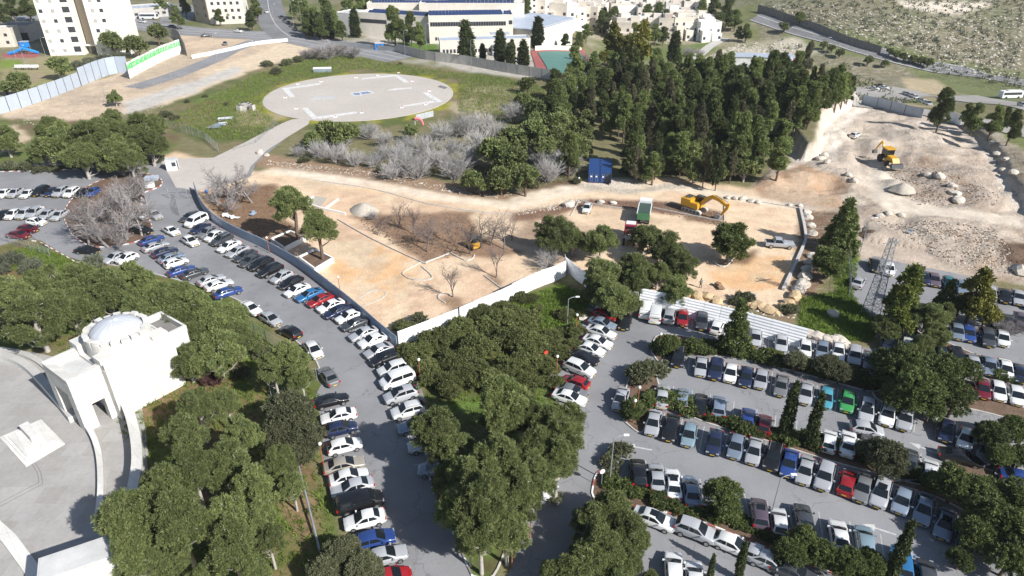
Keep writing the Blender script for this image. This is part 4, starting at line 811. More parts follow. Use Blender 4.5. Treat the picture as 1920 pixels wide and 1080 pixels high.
scatter('clods', [([(672,412),(720,406),(865,402),(895,425),(885,478),(800,488),(702,440)], 1), ([(385,378),(440,352),(520,350),(520,400),(560,440),(500,465),(430,430)], 1), ([(1105,375),(1250,380),(1358,400),(1358,425),(1250,402)], .8), ([(1640,300),(1800,330),(1890,390),(1720,385)], 1), ([(1620,410),(1860,425),(1930,520),(1790,500)], 1)], 4600, mk_stones(.06, .26), 'soil', 'dark clods of dug earth in beds and dig', 10)

belt('bareshrub', [(1012,300,22),(1035,315,24),(1070,322,18),(1050,300,22),(1075,300,18)], 'silvery leafless bush left of the blue containers', 'from the left', 'silvery bushes by the containers')
belt('pinefar', [(1010,225,26),(1045,250,28),(1080,262,24),(1020,265,26),(1055,215,26),(990,240,22),(1066,290,20),(1092,268,20),(1092,236,24),(1075,306,15)], 'green pine at the left fringe of the dense wood', 'from the left', 'pines at the left fringe of the wood')
belt('brownshrub', [(1225,322,14),(1330,326,14),(1380,318,16),(1260,300,16),(1420,305,14),(1450,300,12)], 'brown twiggy bush at the foot of the dense wood', 'from the left', 'twiggy bushes below the wood')
# ---------------------------------------------------------------- cars (front towards +X)
CT = {  # stations: x, z bottom, z belt, z top, half width, half width of top
 'sedan': dict(L=4.55, st=[(2.27,.32,.55,.60,.58,.50),(2.15,.24,.66,.70,.78,.66),(1.75,.22,.74,.80,.86,.70),(1.05,.22,.86,.93,.89,.72),(.20,.22,.90,1.38,.90,.60),(-.30,.22,.92,1.44,.90,.60),(-.95,.22,.94,1.38,.90,.59),(-1.62,.22,.95,1.02,.89,.68),(-2.10,.26,.90,.95,.82,.66),(-2.27,.34,.62,.66,.70,.58)], ws=(1.04,.24), rw=(-1.56,-1.0), sd=(.82,.22,-.92,-1.42), zr=1.36, wb=(1.38,-1.36)),
 'hatchback': dict(L=4.05, st=[(2.02,.32,.58,.62,.58,.50),(1.90,.24,.70,.74,.78,.66),(1.50,.22,.80,.87,.85,.70),(.95,.22,.88,.98,.87,.72),(.15,.22,.94,1.46,.88,.62),(-.50,.22,.96,1.51,.88,.62),(-1.35,.22,.98,1.45,.87,.58),(-1.85,.22,.98,1.05,.84,.66),(-2.02,.32,.60,.66,.74,.60)], ws=(.98,.19), rw=(-1.82,-1.42), sd=(.72,.18,-1.25,-1.55), zr=1.43, wb=(1.25,-1.25)),
 'suv': dict(L=4.45, st=[(2.22,.38,.68,.74,.62,.54),(2.08,.30,.82,.88,.84,.70),(1.65,.28,.94,1.02,.90,.74),(1.05,.28,1.02,1.12,.92,.76),(.28,.28,1.06,1.61,.92,.66),(-.40,.28,1.08,1.68,.92,.66),(-1.60,.28,1.10,1.62,.91,.62),(-2.08,.28,1.08,1.16,.88,.70),(-2.22,.38,.70,.76,.80,.64)], ws=(1.08,.32), rw=(-2.05,-1.66), sd=(.84,.34,-1.50,-1.78), zr=1.60, wb=(1.40,-1.36)),
 'van': dict(L=4.9, st=[(2.45,.36,.70,.76,.66,.56),(2.30,.28,.88,.94,.88,.74),(1.95,.26,1.02,1.10,.93,.78),(1.65,.26,1.06,1.22,.95,.80),(.95,.26,1.10,1.80,.95,.78),(0,.26,1.12,1.90,.95,.78),(-2.05,.26,1.12,1.88,.95,.78),(-2.35,.28,1.10,1.60,.92,.76),(-2.45,.36,.74,.80,.86,.70)], ws=(1.60,1.02), rw=(-2.40,-2.14), sd=(1.42,.90,-1.90,-2.05), zr=1.80, wb=(1.55,-1.5)),
}
def car_meshes(kind):
    q = CT[kind]; r = {}; mb = MB(); rings = []
    for x, zb, zt, ztop, w_, wt in q['st']:
        half = [(0, zb), (w_ * .80, zb), (w_, zb + .14), (w_ * 1.005, (zb + zt) / 2 + .05), (w_ * .965, zt - .03), (w_ * .93, zt + .01), (wt + (.03 if ztop > zt + .2 else .06), ztop - .06 if ztop > zt + .2 else ztop - .03), (wt * .80, ztop - .008), (0, ztop + .012)]
        rings.append([(x, y, z) for y, z in half] + [(x, -y, z) for y, z in half[-2:0:-1]])
    mb.loft(rings, closed=True)
    for f in range(len(mb.f)): mb.f[f] = mb.f[f][::-1]
    r['body'] = mb.mesh('body', 'car_paint', 38)
    st = q['st']
    def top(x):
        for a, b_ in zip(st, st[1:]):
            if b_[0] <= x <= a[0]:
                t = (a[0] - x) / (a[0] - b_[0]); return a[3] + (b_[3] - a[3]) * t, a[5] + (b_[5] - a[5]) * t, a[2] + (b_[2] - a[2]) * t, a[4] + (b_[4] - a[4]) * t
    def screen(x0, x1, nm):
        z0, w0, _, _ = top(x0); z1, w1, _, _ = top(x1); e = .022; s_ = 1 if x0 > x1 else -1; m_ = MB()
        m_.poly([(x0 + e * s_, -w0 * .97, z0 + e - .01), (x0 + e * s_ + .04 * s_, 0, z0 + e), (x0 + e * s_, w0 * .97, z0 + e - .01), (x1 + e * s_, w1 * .9, z1 + e - .01), (x1 + e * s_, 0, z1 + e), (x1 + e * s_, -w1 * .9, z1 + e - .01)][::s_]); r[nm] = m_.mesh(nm, 'car_glass')
    screen(q['ws'][0], q['ws'][1], 'windshield'); screen(q['rw'][0], q['rw'][1], 'rear_window')
    a, b_, c, d = q['sd']
    for sg in (1, -1):
        for nm, (p0, p1, p2, p3) in (('front_side_window', (a, b_, (b_ + c) / 2 + .06, (b_ + c) / 2 + .06)), ('rear_side_window', ((b_ + c) / 2 - .04, (b_ + c) / 2 - .04, c, d))):
            def pt(x, up_):
                zt, wt, zb, wb = top(x); z0 = zb + .05; z1 = zt - .09 
                y0 = wb * .93 + .0; y1 = wt + .03; t = .12 if not up_ else .93
                if not up_: zz, yy = z0 + .03, y0 - (y0 - y1) * .12
                else: zz, yy = zb + (zt - .06 - zb) * .92, y0 + (y1 - y0) * .92
                return (x, sg * (yy + .022), zz + .008)
            lo = [pt(p0, 0)[0:1] + pt(min(p1, p0), 0)[1:], pt(p3, 0)[0:1] + pt(max(p2, p3), 0)[1:]]
            P = [lo[0], (p1,) + pt(p1, 1)[1:], (p2,) + pt(p2, 1)[1:], lo[1]]
            m_ = MB(); m_.poly(P if sg > 0 else P[::-1]); r[nm + ('l' if sg > 0 else 'r')] = m_.mesh(nm, 'car_glass')
    wr = .31 if kind in ('sedan', 'hatchback') else .35
    m_ = MB(); m_.cyl((0, -.11, 0), (0, .11, 0), wr, 16); m_.mi = 1; m_.lathe([(0, .118), (wr * .60, .118), (wr * .64, .10)], sides=10); nb = 30
    # turn rim discs to face sideways
    for i in range(len(m_.v) - nb, len(m_.v)): x, y, z = m_.v[i]; m_.v[i] = (x, z, y)
    b0 = len(m_.v); m_.v += [(x, -y, z) for x, y, z in m_.v[-nb:]]; fs = [f for f in m_.f if min(f) >= b0 - nb]
    for f in fs: m_.f.append(tuple(v + nb for v in f)[::-1]); m_.m.append(1)
    r['wheel'] = m_.mesh('wheel', ['rubber', 'rim'], 40); r['tyre'] = MB().cyl((0, -.11, 0), (0, .11, 0), wr, 16).mesh('wheel', 'rubber', 40)
    rm = MB(); rm.cyl((0, -.125, 0), (0, .125, 0), wr * .62, 10); r['rim'] = rm.mesh('rim', 'rim', 40)
    xf, xr = st[1], st[-2]
    r['headlight'] = MB().box((0, 0, 0), (.22, .34, .13)).mesh('headlight', 'headlight'); r['tail_light'] = MB().box((0, 0, 0), (.14, .26, .20)).mesh('tail_light', 'tail_light')
    r['number_plate'] = MB().box((0, 0, 0), (.03, .5, .11)).mesh('number_plate', 'plate'); r['mirror'] = MB().box((0, 0, 0), (.16, .20, .13)).mesh('mirror', 'car_paint')
    r['grille'] = MB().box((0, 0, 0), (.05, .9, .20)).mesh('grille', 'trim'); r['sunroof'] = MB().box((0, 0, 0), (.8, .85, .02)).mesh('sunroof', 'car_glass')
    rr_ = MB(); [rr_.bx(-1.4, .3, s * .62 - .02, s * .62 + .02, 0, .06) for s in (1, -1)]; r['roof_rails'] = rr_.mesh('roof_rails', 'metal_grey')
    return r
CM = {k: car_meshes(k) for k in CT}
COLS = {'W': ('white', (.78, .78, .76)), 'S': ('silver', (.42, .43, .45)), 'G': ('grey', (.17, .175, .18)), 'K': ('black', (.012, .012, .014)), 'N': ('dark blue', (.018, .026, .065)), 'B': ('blue', (.025, .06, .22)), 'R': ('red', (.32, .015, .02)), 'D': ('dark grey', (.055, .06, .068)),
        'L': ('light blue', (.24, .34, .40)), 'E': ('green', (.06, .36, .10)), 'T': ('teal', (.04, .18, .20)), 'M': ('dark red', (.14, .01, .02)), 'P': ('purple-grey', (.12, .09, .12)), 'A': ('azure blue', (.025, .14, .32)), 'C': ('blue-grey', (.20, .25, .32)), 'Y': ('beige', (.38, .34, .29)), 'F': ('turquoise', (.08, .33, .42))}
KD = {'s': 'sedan', 'h': 'hatchback', 'u': 'suv', 'v': 'van'}
KW = {'sedan': 'sedan', 'hatchback': 'hatchback', 'suv': 'tall crossover', 'van': 'van'}
ncar = 0
def car(p, rz, code, label, group, detail=True):
    global ncar
    p = Vector(p); ck, kind = COLS[code[0]], KD[code[1]]; r = CM[kind]; q = CT[kind]; st = q['st']
    t = thing('parked_van' if kind == 'van' else 'parked_car', label, 'van' if kind == 'van' else 'car', p, rz, group); ncar += 1
    jit = 1 + random.uniform(-.12, .12); cc = tuple(min(.85, c * jit) for c in ck[1]) + (1,)
    t.scale = (random.uniform(.94, 1.05), random.uniform(.97, 1.02), random.uniform(.95, 1.06))
    def part(nm, me, loc=(0, 0, 0)):
        o = link(nm, me, t, loc); o.color = cc; return o
    part('body', r['body']); part('windshield', r['windshield']); part('rear_window', r['rear_window'])
    for s in 'lr': part('front_side_window', r['front_side_window' + s]); part('rear_side_window', r['rear_side_window' + s])
    if detail:
        wr = .31 if kind in ('sedan', 'hatchback') else .35; hw = max(s[4] for s in st) - .09
        for x in q['wb']:
            for s in (1, -1):
                if p.y < 105: wo = part('wheel', r['tyre'], (x, s * hw, wr)); ro = link('rim', r['rim'], wo)
                else: part('wheel', r['wheel'], (x, s * hw, wr))
        f = st[1]; b_ = st[-2]
        for s in (1, -1):
            part('headlight', r['headlight'], (f[0] - .02, s * (f[4] - .20), f[2] - .04)); part('tail_light', r['tail_light'], (b_[0] - .06, s * (b_[4] - .12), b_[2] - .10)); part('mirror', r['mirror'], (q['ws'][0] - .25, s * (hw + .20), st[3][2] + .10))
        part('number_plate', r['number_plate'], (st[0][0] + .005, 0, .45)); part('number_plate', r['number_plate'], (st[-1][0] - .005, 0, .52)); part('grille', r['grille'], (st[0][0] - .01, 0, .52))
    if len(code) > 2:
        if code[2] == 'o': part('sunroof', r['sunroof'], (0, 0, st[5][3] - .002 + .02))
        if code[2] == 'r': part('roof_rails', r['roof_rails'], (-.2, 0, st[5][3] - .03))
    return t
def head(px, py, dx, dy):
    a = flat(px - dx / 2, py - dy / 2, .7); b_ = flat(px + dx / 2, py + dy / 2, .7); return math.atan2(b_.y - a.y, b_.x - a.x)
def row(phrase, order, group, vec, cars, bays=False):
    """cars: (px, py, code[, own heading vector]); centres of the car bodies in the photograph"""
    srt_ = sorted(cars, key=lambda c: c[0]) if 'left' in order else sorted(cars, key=lambda c: c[1])
    for j, c in enumerate(srt_):
        v = c[3] if len(c) > 3 else vec; p = W(c[0], c[1], .7); p.z = hz(p.x, p.y) + .022; rz = head(c[0], c[1], *v) + random.uniform(-.025, .025)
        lab = f"{COLS[c[2][0]][0]} {KW[KD[c[2][1]]]} {phrase}, {ORD[j]} {order}"
        car(p, rz, c[2], lab, group)
    if bays:
        mb = MB(); Q = []
        for c in srt_: q = flat(c[0], c[1]); Q.append((q, head(c[0], c[1], *(c[3] if len(c) > 3 else vec))))
        for (a, r1), (b_, r2) in zip(Q, Q[1:]):
            gap = (b_ - a).length; k_ = max(1, round(gap / 2.7))
            if gap > 12: continue
            for i_ in range(k_):
                m_ = a.lerp(b_, (i_ + .5) / k_); m_.z = .021; mb.box(m_, (4.6, .09, .012), r1)
        if mb.v: struct(mb.obj('bay_lines', 'paint_faded'))
row('parked nose-out along the blue fence', 'from the gate down', 'cars along the blue fence', (-44, 21), [(357,405,'Ds'),(368,415,'Wv'),(375,427,'Ns'),(390,435,'Gs'),(401,443,'Wh'),(416,450,'Dur'),(429,461,'Ws'),(445,470,'Ss'),(460,479,'Ds'),(471,488,'Ds'),(490,495,'Ku'),(507,507,'Ku'),(528,519,'Sh'),(546,529,'Ks'),
    (557,543,'Ws',(-48,21)),(580,552,'As',(-48,20)),(600,562,'Rs',(-48,20)),(620,572,'Ws',(-48,20)),(633,583,'Ns',(-49,20)),(655,592,'Ws',(-49,19)),(666,606,'Ds',(-50,19)),(682,625,'Ss',(-50,18)),(700,637,'Ws',(-50,18)),(710,656,'Ss',(-50,19)),(722,672,'Ku',(-53,18)),(737,691,'Wu',(-53,17)),(745,712,'Wv',(-56,20)),(751,741,'Suo',(-57,17)),(765,769,'Wur',(-56,14)),(780,797,'Cs',(-56,12)),(800,832,'Ss',(-56,10)),(815,878,'Ch',(-56,5))], True)
row('parked alongside the left kerb of the curved road', 'from the top', 'cars along the left kerb', (40, 24), [(470,577,'Ws'),(507,597,'Sh'),(544,622,'Kh',(-40,-22)),(588,655,'Wh',(26,32)),(616,704,'Gs',(-26,-34))])
row('in the lower row left of the curved road', 'from its top', 'cars of the lower left row', (60, -15), [(621,750,'Ks'),(635,779,'Ws',(-60,13)),(640,803,'Nh'),(646,835,'Wh'),(645,871,'Ys'),(654,894,'Ws'),(661,912,'Ss',(-60,15)),(675,942,'Kv'),(684,973,'Ws',(-60,14)),(702,1011,'Bh'),(720,1042,'Ss'),(732,1083,'Rh')])
row('in the row across from the blue fence', 'from the top', 'cars across from the blue fence', (50, -17), [(284,449,'Bs'),(291,461,'Ss'),(309,472,'Ns'),(321,482,'Cs'),(330,492,'Wh'),(340,506,'Bs'),(365,511,'Ds'),(396,524,'Ss'),(410,533,'Ws'),(427,547,'Bs')])
row('in the row under the left verge', 'from the left', 'cars of the upper left row', (-24, 15), [(-14,362,'Ss'),(8,362,'Ws'),(29,361,'Ss'),(52,362,'Ws'),(76,358,'Ku'),(97,359,'Ns'),(114,360,'Su'),(134,361,'Wu'),(153,362,'Kh'),(174,360,'Bh')])
row('in the second row at left', 'from the left', 'cars of the second upper left row', (-24, 15), [(-15,402,'Ss'),(5,402,'Ks'),(24,402,'Wh'),(46,401,'Su'),(66,399,'Su'),(88,401,'Ss'),(112,403,'Ss')])
row('by the grass at the left frame edge', 'from the top', 'cars by the left grass', (52, 5), [(68,416,'Wh'),(53,429,'Mh'),(35,440,'Ms')])
row('between the turning circle and gate', 'from the left', 'loose cars by the turning circle', (56, 4), [(164,468,'Ks'),(216,481,'Ss',(-40,18)),(238,484,'Wh',(-45,18)),(264,402,'Ws',(20,14)),(290,402,'Ss',(28,18)),(266,432,'Ku',(40,5)),(321,432,'Ws',(36,19)),(357,452,'Wh',(36,20))])
row('in the slanting row left in the lot', 'from the top', 'cars of the slanting left row', (46, 14), [(1142,580,'Ws'),(1134,592,'Rho'),(1129,606,'Cs'),(1127,622,'Ws'),(1121,640,'Ws'),(1107,654,'Ws'),(1094,670,'Ks'),(1087,691,'Wu',(52,20)),(1078,716,'Rh',(-46,-16)),(1072,732,'Gs'),(1068,744,'Ws')])
row('parked against the white ribbed fence', 'from the left', 'cars against the white fence', (-2, 34), [(1172,602,'Ks',(-10,34)),(1211,580,'Wv',(6,-30)),(1230,588,'Wv',(6,-30)),(1255,591,'Su',(5,-30)),(1280,596,'Rh'),(1316,602,'Du'),(1345,611,'Wh',(14,-30)),(1417,632,'Ss'),(1465,642,'Ss'),(1510,653,'Wh'),(1542,655,'Ch'),(1572,658,'Ws'),(1602,667,'Su'),(1631,675,'Gs'),(1666,645,'Nu'),(1701,651,'Wh')], True)
row('nose-down below the uppermost hedge', 'from the left', 'cars below the uppermost hedge', (-6, 38), [(1271,669,'Kur'),(1315,686,'Ss'),(1342,693,'Nu'),(1370,699,'Wh'),(1399,706,'Nh'),(1427,711,'Sh'),(1465,722,'Gs'),(1511,737,'Ss'),(1549,745,'Fh'),(1589,753,'Eh'),(1625,769,'Suo'),(1664,777,'Wu'),(1697,785,'Su'),(1775,806,'Ns'),(1811,822,'Wh')], True)
row('behind the middle hedge', 'from the left', 'cars behind the middle hedge', (4, -34), [(1164,747,'Ss',(-12,42)),(1242,742,'Ss'),(1280,746,'Ch'),(1313,757,'Ks'),(1348,763,'Cu'),(1402,784,'Bh'),(1433,795,'Mh'),(1555,826,'Wh'),(1590,831,'Ws'),(1627,836,'Ks'),(1660,847,'Ts'),(1706,863,'Ds'),(1744,882,'Wh')], True)
row('in the long row below the middle hedge', 'from the left', 'cars of the long middle row', (-10, 42), [(1225,791,'Ss'),(1258,801,'Ks'),(1292,815,'Lh'),(1340,829,'Nh'),(1380,836,'Ch'),(1414,845,'Ss'),(1450,856,'Kur'),(1480,868,'Bs'),(1510,881,'Ss'),(1546,893,'Su'),(1589,904,'Rh',(10,-42)),(1618,914,'Gs'),(1651,924,'Suo'),(1691,939,'Ch'),(1732,954,'Cs'),(1772,981,'Cso'),(1812,1008,'Ns')], True)
row('in front of the lowest hedge', 'from the left', 'cars in front of the lowest hedge', (-6, -44), [(1197,887,'Ku'),(1232,895,'Ss'),(1262,907,'Wso'),(1296,920,'Cs'),(1424,963,'Puo'),(1461,978,'Wh'),(1507,977,'Du'),(1574,1006,'Ws'),(1622,1014,'Lh'),(1691,1056,'Au'),(1737,1078,'Dh')], True)
row('crosswise or loose in the car park lanes', 'from the left', 'loose cars in the lanes', (50, 12), [(1028,909,'Wh',(8,40)),(1626,804,'Sh',(48,8)),(1802,856,'Ks'),(1849,845,'Gs',(-10,40)),(1885,872,'Ks',(-10,40)),(1918,897,'Bs')])
row('on the lowest lane of the car park', 'from the left', 'cars on the lowest lane', (62, 24), [(1226,972,'Wso',(58,20)),(1304,995,'Su',(60,22)),(1374,1020,'Wh',(50,20)),(1422,1041,'Ss',(58,26)),(1264,1068,'Wh',(-4,-50)),(1303,1085,'Wh',(-4,-50)),(1444,1052,'Ss',(50,20)),(1488,1072,'Ds',(56,24))])
row('in the upper right lot by the dig', 'from the left', 'cars of the upper right lot', (6, 26), [(1610,528,'Ss',(14,-22)),(1641,497,'Ks'),(1667,505,'Wh',(4,26)),(1732,520,'Ns'),(1752,523,'Ps'),(1779,530,'Th'),(1805,537,'Cs'),(1831,541,'Sh'),(1857,548,'Ss'),(1884,554,'Ks'),(1909,557,'Ss'),(1935,566,'Ws')])
row('in the far right rows', 'from the left', 'cars of the far right rows', (8, 30), [(1766,668,'Nh'),(1793,670,'Ku'),(1825,681,'Ss'),(1855,686,'Cs'),(1886,691,'Ws'),(1912,699,'Ns'),(1842,729,'Mh'),(1872,732,'Wh'),(1906,741,'Wh'),(1795,622,'Ch'),(1816,625,'Bh'),(1851,633,'Du'),(1880,634,'Wh'),(1708,621,'Ch'),(1870,598,'Gs'),(1893,606,'Ks'),(1915,600,'Ps')])
row('on the avenue by the tower block', 'from the left', 'cars on the far avenue', (24, 2), [(240,24,'Wh'),(232,29,'Ws'),(267,40,'Ws'),(323,49,'Ds'),(323,60,'Ds'),(387,66,'Ds',(20,-2)),(422,81,'Gs',(2,12)),(447,58,'Ws'),(475,80,'Wh'),(15,44,'Ws')])
row('in the school yard', 'from the left', 'cars in the school yard', (2, 12), [(833,103,'Ws',(18,0)),(843,104,'Ss',(18,0)),(890,118,'Ns'),(905,121,'Bs'),(918,122,'Cs'),(950,105,'Ws'),(967,112,'Sh'),(967,117,'Wh'),(948,124,'Bs')])
row('on the sloping lane near the avenue junction', 'from the top', 'cars on the sloping lane', (8, 8), [(528,32,'Ks'),(534,37,'Ns'),(541,42,'Ks'),(547,48,'Ds'),(553,53,'Ks'),(500,22,'Wh')])
row('far off in the valley beyond the dig', 'from the left', 'cars in the valley', (20, 4), [(1604,253,'Wh',(18,-8)),(1640,165,'Ws'),(1650,160,'Ds'),(1658,164,'Ws')])
row('parked in the slanting line on the valley bend', 'from the left', 'cars on the valley bend', (14, 8), [(1699,175,'Ss'),(1708,178,'Ss'),(1717,181,'Ws'),(1727,185,'Ss'),(1735,189,'Ws'),(1740,193,'Ss'),(1918,196,'Ss')])
p = W(1101, 389, .7); car((p.x, p.y, .03), head(1101, 389, -8, 22), 'Ws', 'white sedan standing alone on the sand of the building site', None)
p = W(277, 28, 1.2)
# ---------------------------------------------------------------- fences
def panel_fence(name, pts, hgt, mat, label, cat='fence', plen=2.4, ribs=True, horiz=False, lean=0, z=0, group=None, posts='metal_grey'):
    L = [W(*q) if not isinstance(q, Vector) else q for q in pts]; L = smooth_line(L, 4) if len(L) > 2 else L
    D = [0]
    for i in range(1, len(L)): D.append(D[-1] + (L[i] - L[i - 1]).length)
    n_ = max(1, round(D[-1] / plen)); P = []
    for k in range(n_ + 1):
        d = D[-1] * k / n_; j = max(0, next((i for i in range(1, len(D)) if D[i] >= d - 1e-6), len(D) - 1) - 1); q = L[j].lerp(L[j + 1], (d - D[j]) / (D[j + 1] - D[j] + 1e-9)); P.append(Vector((q.x, q.y, hz(q.x, q.y) + z)))
    t = thing(name, label, cat, P[0], 0, group); o0 = P[0]
    for k in range(n_):
        a = P[k] - o0; b_ = P[k + 1] - o0; d = (b_ - a); ln = d.length; d.normalize(); s = Vector((-d.y, d.x, 0)); mb = MB(); hh = hgt * (1 + random.uniform(-.015, .015))
        if horiz:
            prof = []; nr = 14
            for i in range(nr + 1): prof.append(((-.06 if i % 2 else 0) + lean * i / nr, hh * i / nr))
            prof += [(.05 + lean, hh), (.05, 0)]
            mb.loft([[tuple(p_ + s * o_ + Vector((0, 0, zz))) for o_, zz in prof] for p_ in (a + d * .01, b_ - d * .01)], closed=True)
        elif ribs:
            nr = 12; top = []
            for i in range(nr + 1): q = a.lerp(b_, i / nr) + s * (.03 if i % 2 else 0); top.append(q)
            rings = [[tuple(q), tuple(q + Vector((0, 0, hh))), tuple(q - s * .05 + Vector((0, 0, hh))), tuple(q - s * .05)] for q in top]; mb.loft(rings, closed=True)
        else:
            mb.loft([[tuple(p_ + s * o_ + Vector((0, 0, zz))) for o_, zz in ((0, 0), (0, hh), (-.06, hh), (-.06, 0))] for p_ in (a + d * .02, b_ - d * .02)], closed=True)
        mb.obj('panel', mat, t)
        if cat == 'hoarding': MB().tube([a + s * .0, a + Vector((0, 0, hgt + .05))], .14, 4).obj('post', 'metal_dark', t)
        else: MB().tube([a + s * (.12 if horiz else -.08), a + s * ((.12 if horiz else -.08) + lean) + Vector((0, 0, hgt + .05))], .04, 5).obj('post', posts, t)
    return t, P
panel_fence('site_fence', [(366,357),(378,388),(400,415),(440,440),(500,468),(560,502),(620,547),(680,596),(718,630),(745,652)], 2.0, 'fence_blue', 'blue-grey corrugated metal fence curving behind the long row of cars', horiz=True)
panel_fence('site_fence', [(748,650),(800,630),(860,606)], 2.6, 'fence_white', 'white fence section rising from the end of the blue fence behind the shrubs', horiz=True)
panel_fence('site_fence', [(862,607),(900,590),(945,570),(960,562)], 2.9, 'fence_white', 'white fence section beside the last bare tree bed of the site', ribs=False)
panel_fence('site_fence', [(960,562),(1010,538),(1058,520),(1058,505)], 3.0, 'fence_white', 'white fence section bending behind the silvery bare bush', ribs=False)
panel_fence('site_fence', [(1058,505),(1100,540),(1150,562),(1195,574)], 2.6, 'fence_white', 'white fence section hidden behind the site pines', horiz=True)
panel_fence('site_fence', [(1196,576),(1260,590),(1350,611),(1430,634),(1506,655)], 3.0, 'fence_white', 'long white ribbed fence behind the white vans at the top of the car park', horiz=True, lean=.9)  # lean added: panels tilted back so sun and sky brighten the face
panel_fence('hoarding', [(-60,228),(0,214),(60,196),(110,178),(152,161)], 4.6, 'fence_panel', 'lower run of pale panel hoarding along the bulldozed strip', 'hoarding', 4.2, ribs=False)
panel_fence('hoarding', [(153,161),(185,148),(213,138),(243,137)], 6.0, 'fence_panel', 'taller stretch of pale panel hoarding below the tower block', 'hoarding', 3.9, ribs=False)
t, P = panel_fence('hoarding', [(243,148),(275,130),(310,112),(341,100)], 5.5, 'white_wall', 'white hoarding sprayed with green graffiti above the bulldozed strip', 'hoarding', 4.2, ribs=False)
g = np.random.default_rng(5); mb = MB(); o0 = P[0]
for k in range(len(P) - 1):
    a, b_ = P[k] - o0, P[k + 1] - o0; d = (b_ - a).normalized(); s = Vector((d.y, -d.x, 0)) * .07
    for i in range(5):
        x = i / 5 + .06; c0 = a.lerp(b_, x) + s; zz = 3.1; hh = 1.8
        strokes = [[(0, 0), (0, 1)], [(0, 1), (.6, .8)], [(.6, .8), (0, .5)], [(0, .5), (.6, 0)]] if g.random() < .5 else [[(0, 0), (.35, 1)], [(.35, 1), (.7, 0)], [(.1, .4), (.6, .4)]]
        for (u0, v0), (u1, v1) in strokes: mb.tube([c0 + d * u0 * .85 + Vector((0, 0, zz + v0 * hh)), c0 + d * u1 * .85 + Vector((0, 0, zz + v1 * hh))], .13, 4)
mb.obj('graffiti', 'graffiti', t)
panel_fence('boundary_wall', [(745,98),(800,112),(875,122),(960,138),(1040,150)], 3.5, 'concrete', 'grey concrete wall between the helipad field and the school', 'wall', 5, ribs=False)
panel_fence('boundary_wall', [(620,86),(690,92),(745,98)], 2.0, 'metal_grey', 'low metal railing wall along the avenue above the helipad', 'wall', 5, ribs=False)
panel_fence('retaining_wall', [(1420,22),(1500,48),(1540,62),(1580,80),(1650,102)], 3.8, 'concrete_dark', 'long dark retaining wall above the far highway', 'wall', 9, ribs=False)
panel_fence('retaining_wall', [(312,70),(335,75),(345,92),(352,105)], 4.5, 'concrete', 'curved concrete retaining wall at the road junction', 'wall', 3, ribs=False)
panel_fence('pallet_fence', [(1178+600,226),(1192+0,0)][:1] + [(1800,236)], 3, 'fence_white', 'pale fence piece on the track behind the dig', 'fence', 4, ribs=False)
panel_fence('road_barrier', [(360,110),(420,98),(480,84),(540,78)], 1.4, 'plastic_white', 'white barrier line along the bulldozed road', 'barrier', 3.5, ribs=False)
panel_fence('site_hoarding', [(1615,196),(1650,203),(1690,214),(1728,222)], 3, 'fence_blue', 'printed blue-white hoarding beside the track behind the dig', 'hoarding', 6, ribs=False)
def mesh_fence(pts, hgt, label, mat='metal_grey', step=3.0):
    L = [W(*q) for q in pts]; t = thing('mesh_fence', label, 'fence', L[0]); o0 = L[0]; net = MB()
    for a, b_ in zip(L, L[1:]):
        a = a - o0; b_ = b_ - o0; n_ = max(1, int((b_ - a).length / step))
        for k in range(n_ + 1):
            q = a.lerp(b_, k / n_); 
            if len([c for c in t.children if c.name.startswith('post')]) < 90: MB().tube([q, q + Vector((0, 0, hgt))], .045, 5).obj('post', mat, t)
        m_ = max(2, int((b_ - a).length / .55))
        for k in range(m_): q0 = a.lerp(b_, k / m_); q1 = a.lerp(b_, (k + 1) / m_); net.tube([q0, q1 + Vector((0, 0, hgt))], .011, 3, False); net.tube([q1, q0 + Vector((0, 0, hgt))], .011, 3, False)
        for z in (.05, hgt / 2, hgt): net.tube([a + Vector((0, 0, z)), b_ + Vector((0, 0, z))], .02, 3, False)
    net.obj('netting', mat, t); return t
mesh_fence([(460,612),(500,640),(540,668)], 2, 'green chain link fence beside the left kerb of the road', 'metal_grey')
mesh_fence([(510,748),(545,735),(595,712)], 2, 'chain link fence corner by the dark green sedan')
mesh_fence([(0,450),(40,462),(95,482)], 1.8, 'chain link fence at the grass left of the dark red cars')
mesh_fence([(0,318),(60,318),(130,316),(195,312)], 1.6, 'low railing between the upper car row and the verge')
mesh_fence([(305,235),(340,248),(385,262),(410,285)], 2.4, 'leaning wire fence below the helipad field', step=2.5)
mesh_fence([(1590,560),(1592,520),(1588,480)], 2.2, 'wire fence beside the lattice mast')
mesh_fence([(520,232),(480,268),(440,282)], 1.0, 'low wire rail along the helipad track')
# blue gate and double leaf by the guard booth
a = W(318, 372); t = thing('site_gate', 'grey metal gate frame standing open beside the blue fence', 'gate', a); b_ = W(352, 372) - a
fr = MB()
for q in (Vector((0, 0, 0)), b_): fr.tube([q, q + Vector((0, 0, 2.4))], .07, 6)
fr.tube([Vector((0, 0, 2.4)), b_ + Vector((0, 0, 2.4))], .06, 6); fr.tube([Vector((0, 0, .3)), b_ + Vector((0, 0, .3))], .05, 6); fr.obj('gate_frame', 'metal_grey', t)
lf = MB(); lf.tube([b_ / 2 + Vector((0, 0, .3)), b_ / 2 + Vector((0, 0, 2.4))], .05, 5); lf.tube([Vector((0, 0, 1.3)), b_ + Vector((0, 0, 1.3))], .04, 5); lf.obj('rail', 'metal_dark', t)
mesh_fence([(336,374),(332,392),(338,406)], 2.2, 'swung wire gate leaf near the white van', step=1.2)
p = W(325, 317); t = thing('guard_booth', 'white guard booth with flat roof at the fork to the helipad', 'booth', p, .25)
